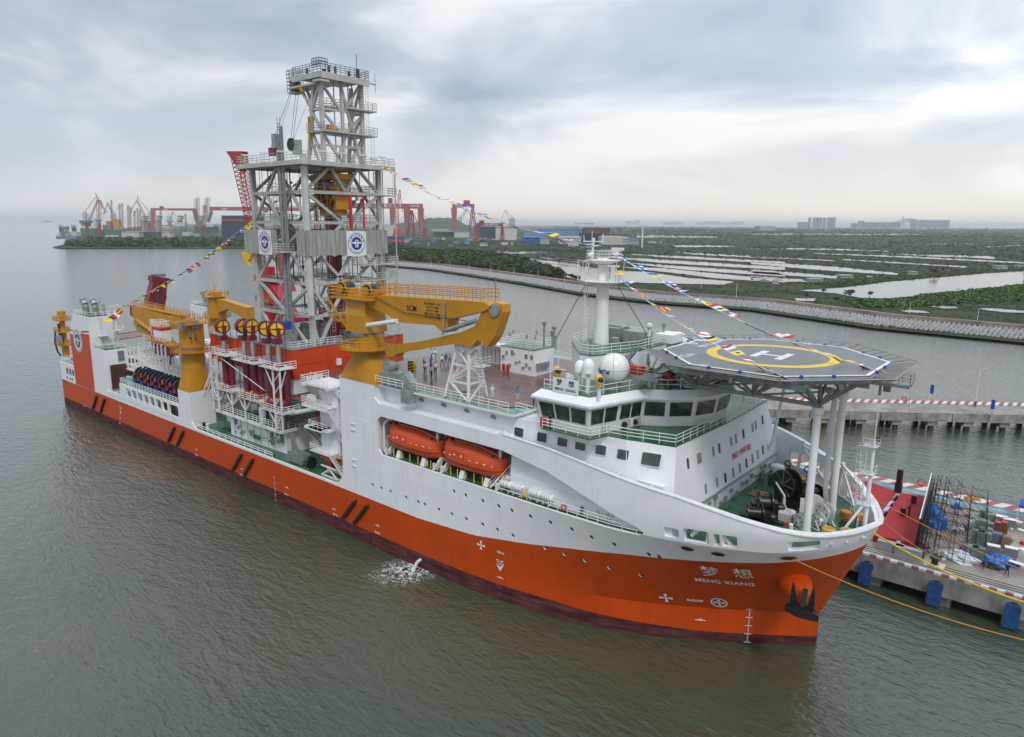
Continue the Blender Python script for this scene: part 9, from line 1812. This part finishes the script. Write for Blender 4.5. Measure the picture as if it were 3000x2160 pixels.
F_ = Far(zr_(1265, 0)[0], dist=15000); t = empty('bridge_pylon', tuple(F_.p), 'faint A shaped bridge pylon on the horizon', 'pylon'); F_.line([zr_(1255, 185), zr_(1267, 97)], 2.2*F_.k).line([zr_(1272, 185), zr_(1268, 97)], 2.2*F_.k).build('legs', PALE, t)
block('terminal_building', z_of((1600, 600), 3.24), 270, 460, 172, 188, 9000, PALE, 'hazy stepped building on the horizon above the flag line', 'building', th=60); block('hazy_warehouse', zr_, 72, 202, 177, 214, 4200, PALE, 'boxy grey warehouse in the hazy fields', 'warehouse', th=80)
F_ = Far(za_(432, 0)[0], dist=7000); hull(za_, 392, 472, 352, 358, 6500, STEEL, 'distant low barge on the open water at the left', sup=((440, 455, 348, 352, STEEL, 'deckhouse'),))
# foam from the cooling water outlet
FOAM = D.materials.new('foam'); FOAM.use_nodes = True; _t = FOAM.node_tree; _b = _t.nodes['Principled BSDF']; _b.inputs['Base Color'].default_value = (.7, .72, .7, 1); _b.inputs['Roughness'].default_value = .7
_g = _t.nodes.new('ShaderNodeNewGeometry'); _v = _t.nodes.new('ShaderNodeTexVoronoi'); _v.feature = 'DISTANCE_TO_EDGE'; _v.inputs['Scale'].default_value = 1.5; _nn = _t.nodes.new('ShaderNodeTexNoise'); _nn.inputs['Scale'].default_value = 1.1; _nn.inputs['Detail'].default_value = 6
_mx = _t.nodes.new('ShaderNodeVectorMath'); _mx.operation = 'MULTIPLY_ADD'; _t.links.new(_nn.outputs['Color'], _mx.inputs[0]); _mx.inputs[1].default_value = (2.4, 2.4, 0); _t.links.new(_g.outputs['Position'], _mx.inputs[2]); _t.links.new(_g.outputs['Position'], _nn.inputs['Vector']); _t.links.new(_mx.outputs[0], _v.inputs['Vector'])
_at = _t.nodes.new('ShaderNodeAttribute'); _at.attribute_name = 'dens'; _mr = _t.nodes.new('ShaderNodeMath'); _mr.operation = 'SUBTRACT'; _mr.use_clamp = True; _t.links.new(_v.outputs['Distance'], _mr.inputs[1]); _ml = _t.nodes.new('ShaderNodeMath'); _ml.operation = 'MULTIPLY'; _t.links.new(_at.outputs['Fac'], _ml.inputs[0]); _t.links.new(_nn.outputs['Fac'], _ml.inputs[1]); _t.links.new(_ml.outputs[0], _mr.inputs[0]); _m3 = _t.nodes.new('ShaderNodeMath'); _m3.operation = 'MULTIPLY'; _m3.use_clamp = True; _m3.inputs[1].default_value = 9; _t.links.new(_mr.outputs[0], _m3.inputs[0]); _t.links.new(_m3.outputs[0], _b.inputs['Alpha'])
fc_ = aZ(1150, 1682, 0); mb = MB(); n = 24; dens = []; ax1 = (aZ(1235, 1668, 0)-aZ(1030, 1712, 0)).normalized(); ax2 = Vector((-ax1.y, ax1.x, 0)); vs = []; L1_ = (aZ(1235, 1668, 0)-aZ(1020, 1715, 0)).length/2*1.1
for j in range(n+1):
    for i in range(n+1):
        u, v = i/n*2-1, j/n*2-1; p = fc_+ax1*u*L1_*1.5+ax2*v*L1_*1.25; vs.append((p.x, p.y, .03)); r_ = math.sqrt((u-.25)**2*1.3+v*v*1.6); dens.append(max(0, .34*(1-r_*1.05)))
mb.add(vs, [(j*(n+1)+i, j*(n+1)+i+1, (j+1)*(n+1)+i+1, (j+1)*(n+1)+i) for j in range(n) for i in range(n)]); o = mb.build('foam', FOAM); tag(o, 'patch of white foam beside the dark red waterline of the hull', 'foam', kind='stuff')
at = o.data.attributes.new('dens', 'FLOAT', 'POINT'); at.data.foreach_set('value', dens)
t_ = aY(1232, 1655, -16.5); MB().path([(t_.x, -16.4, 1.3), (t_.x-.1, -17.0, 1.1), (t_.x-.1, -17.5, .5), (t_.x-.1, -17.8, 0)], .22, 8).build('water_jet', mat('falling water', (.6, .62, .6), .4), ship)
# ------------------------------------------------------------ air
hz = MB().box(-30000, 33000, -9000, 45000, -1.0, 190).build('haze', WHITE); tag(hz, kind='stuff'); tag(hz, 'pale haze over the river, yard and city', 'haze')
hm = D.materials.new('haze'); hm.use_nodes = True; ht = hm.node_tree; [ht.nodes.remove(n_) for n_ in list(ht.nodes)]; ho = ht.nodes.new('ShaderNodeOutputMaterial'); hv = ht.nodes.new('ShaderNodeVolumePrincipled'); hv.inputs['Color'].default_value = (.95, .97, 1, 1); hv.inputs['Density'].default_value = 7.0e-5; hv.inputs['Anisotropy'].default_value = 0.0; ht.links.new(hv.outputs[0], ho.inputs['Volume'])
hz.data.materials.clear(); hz.data.materials.append(hm)
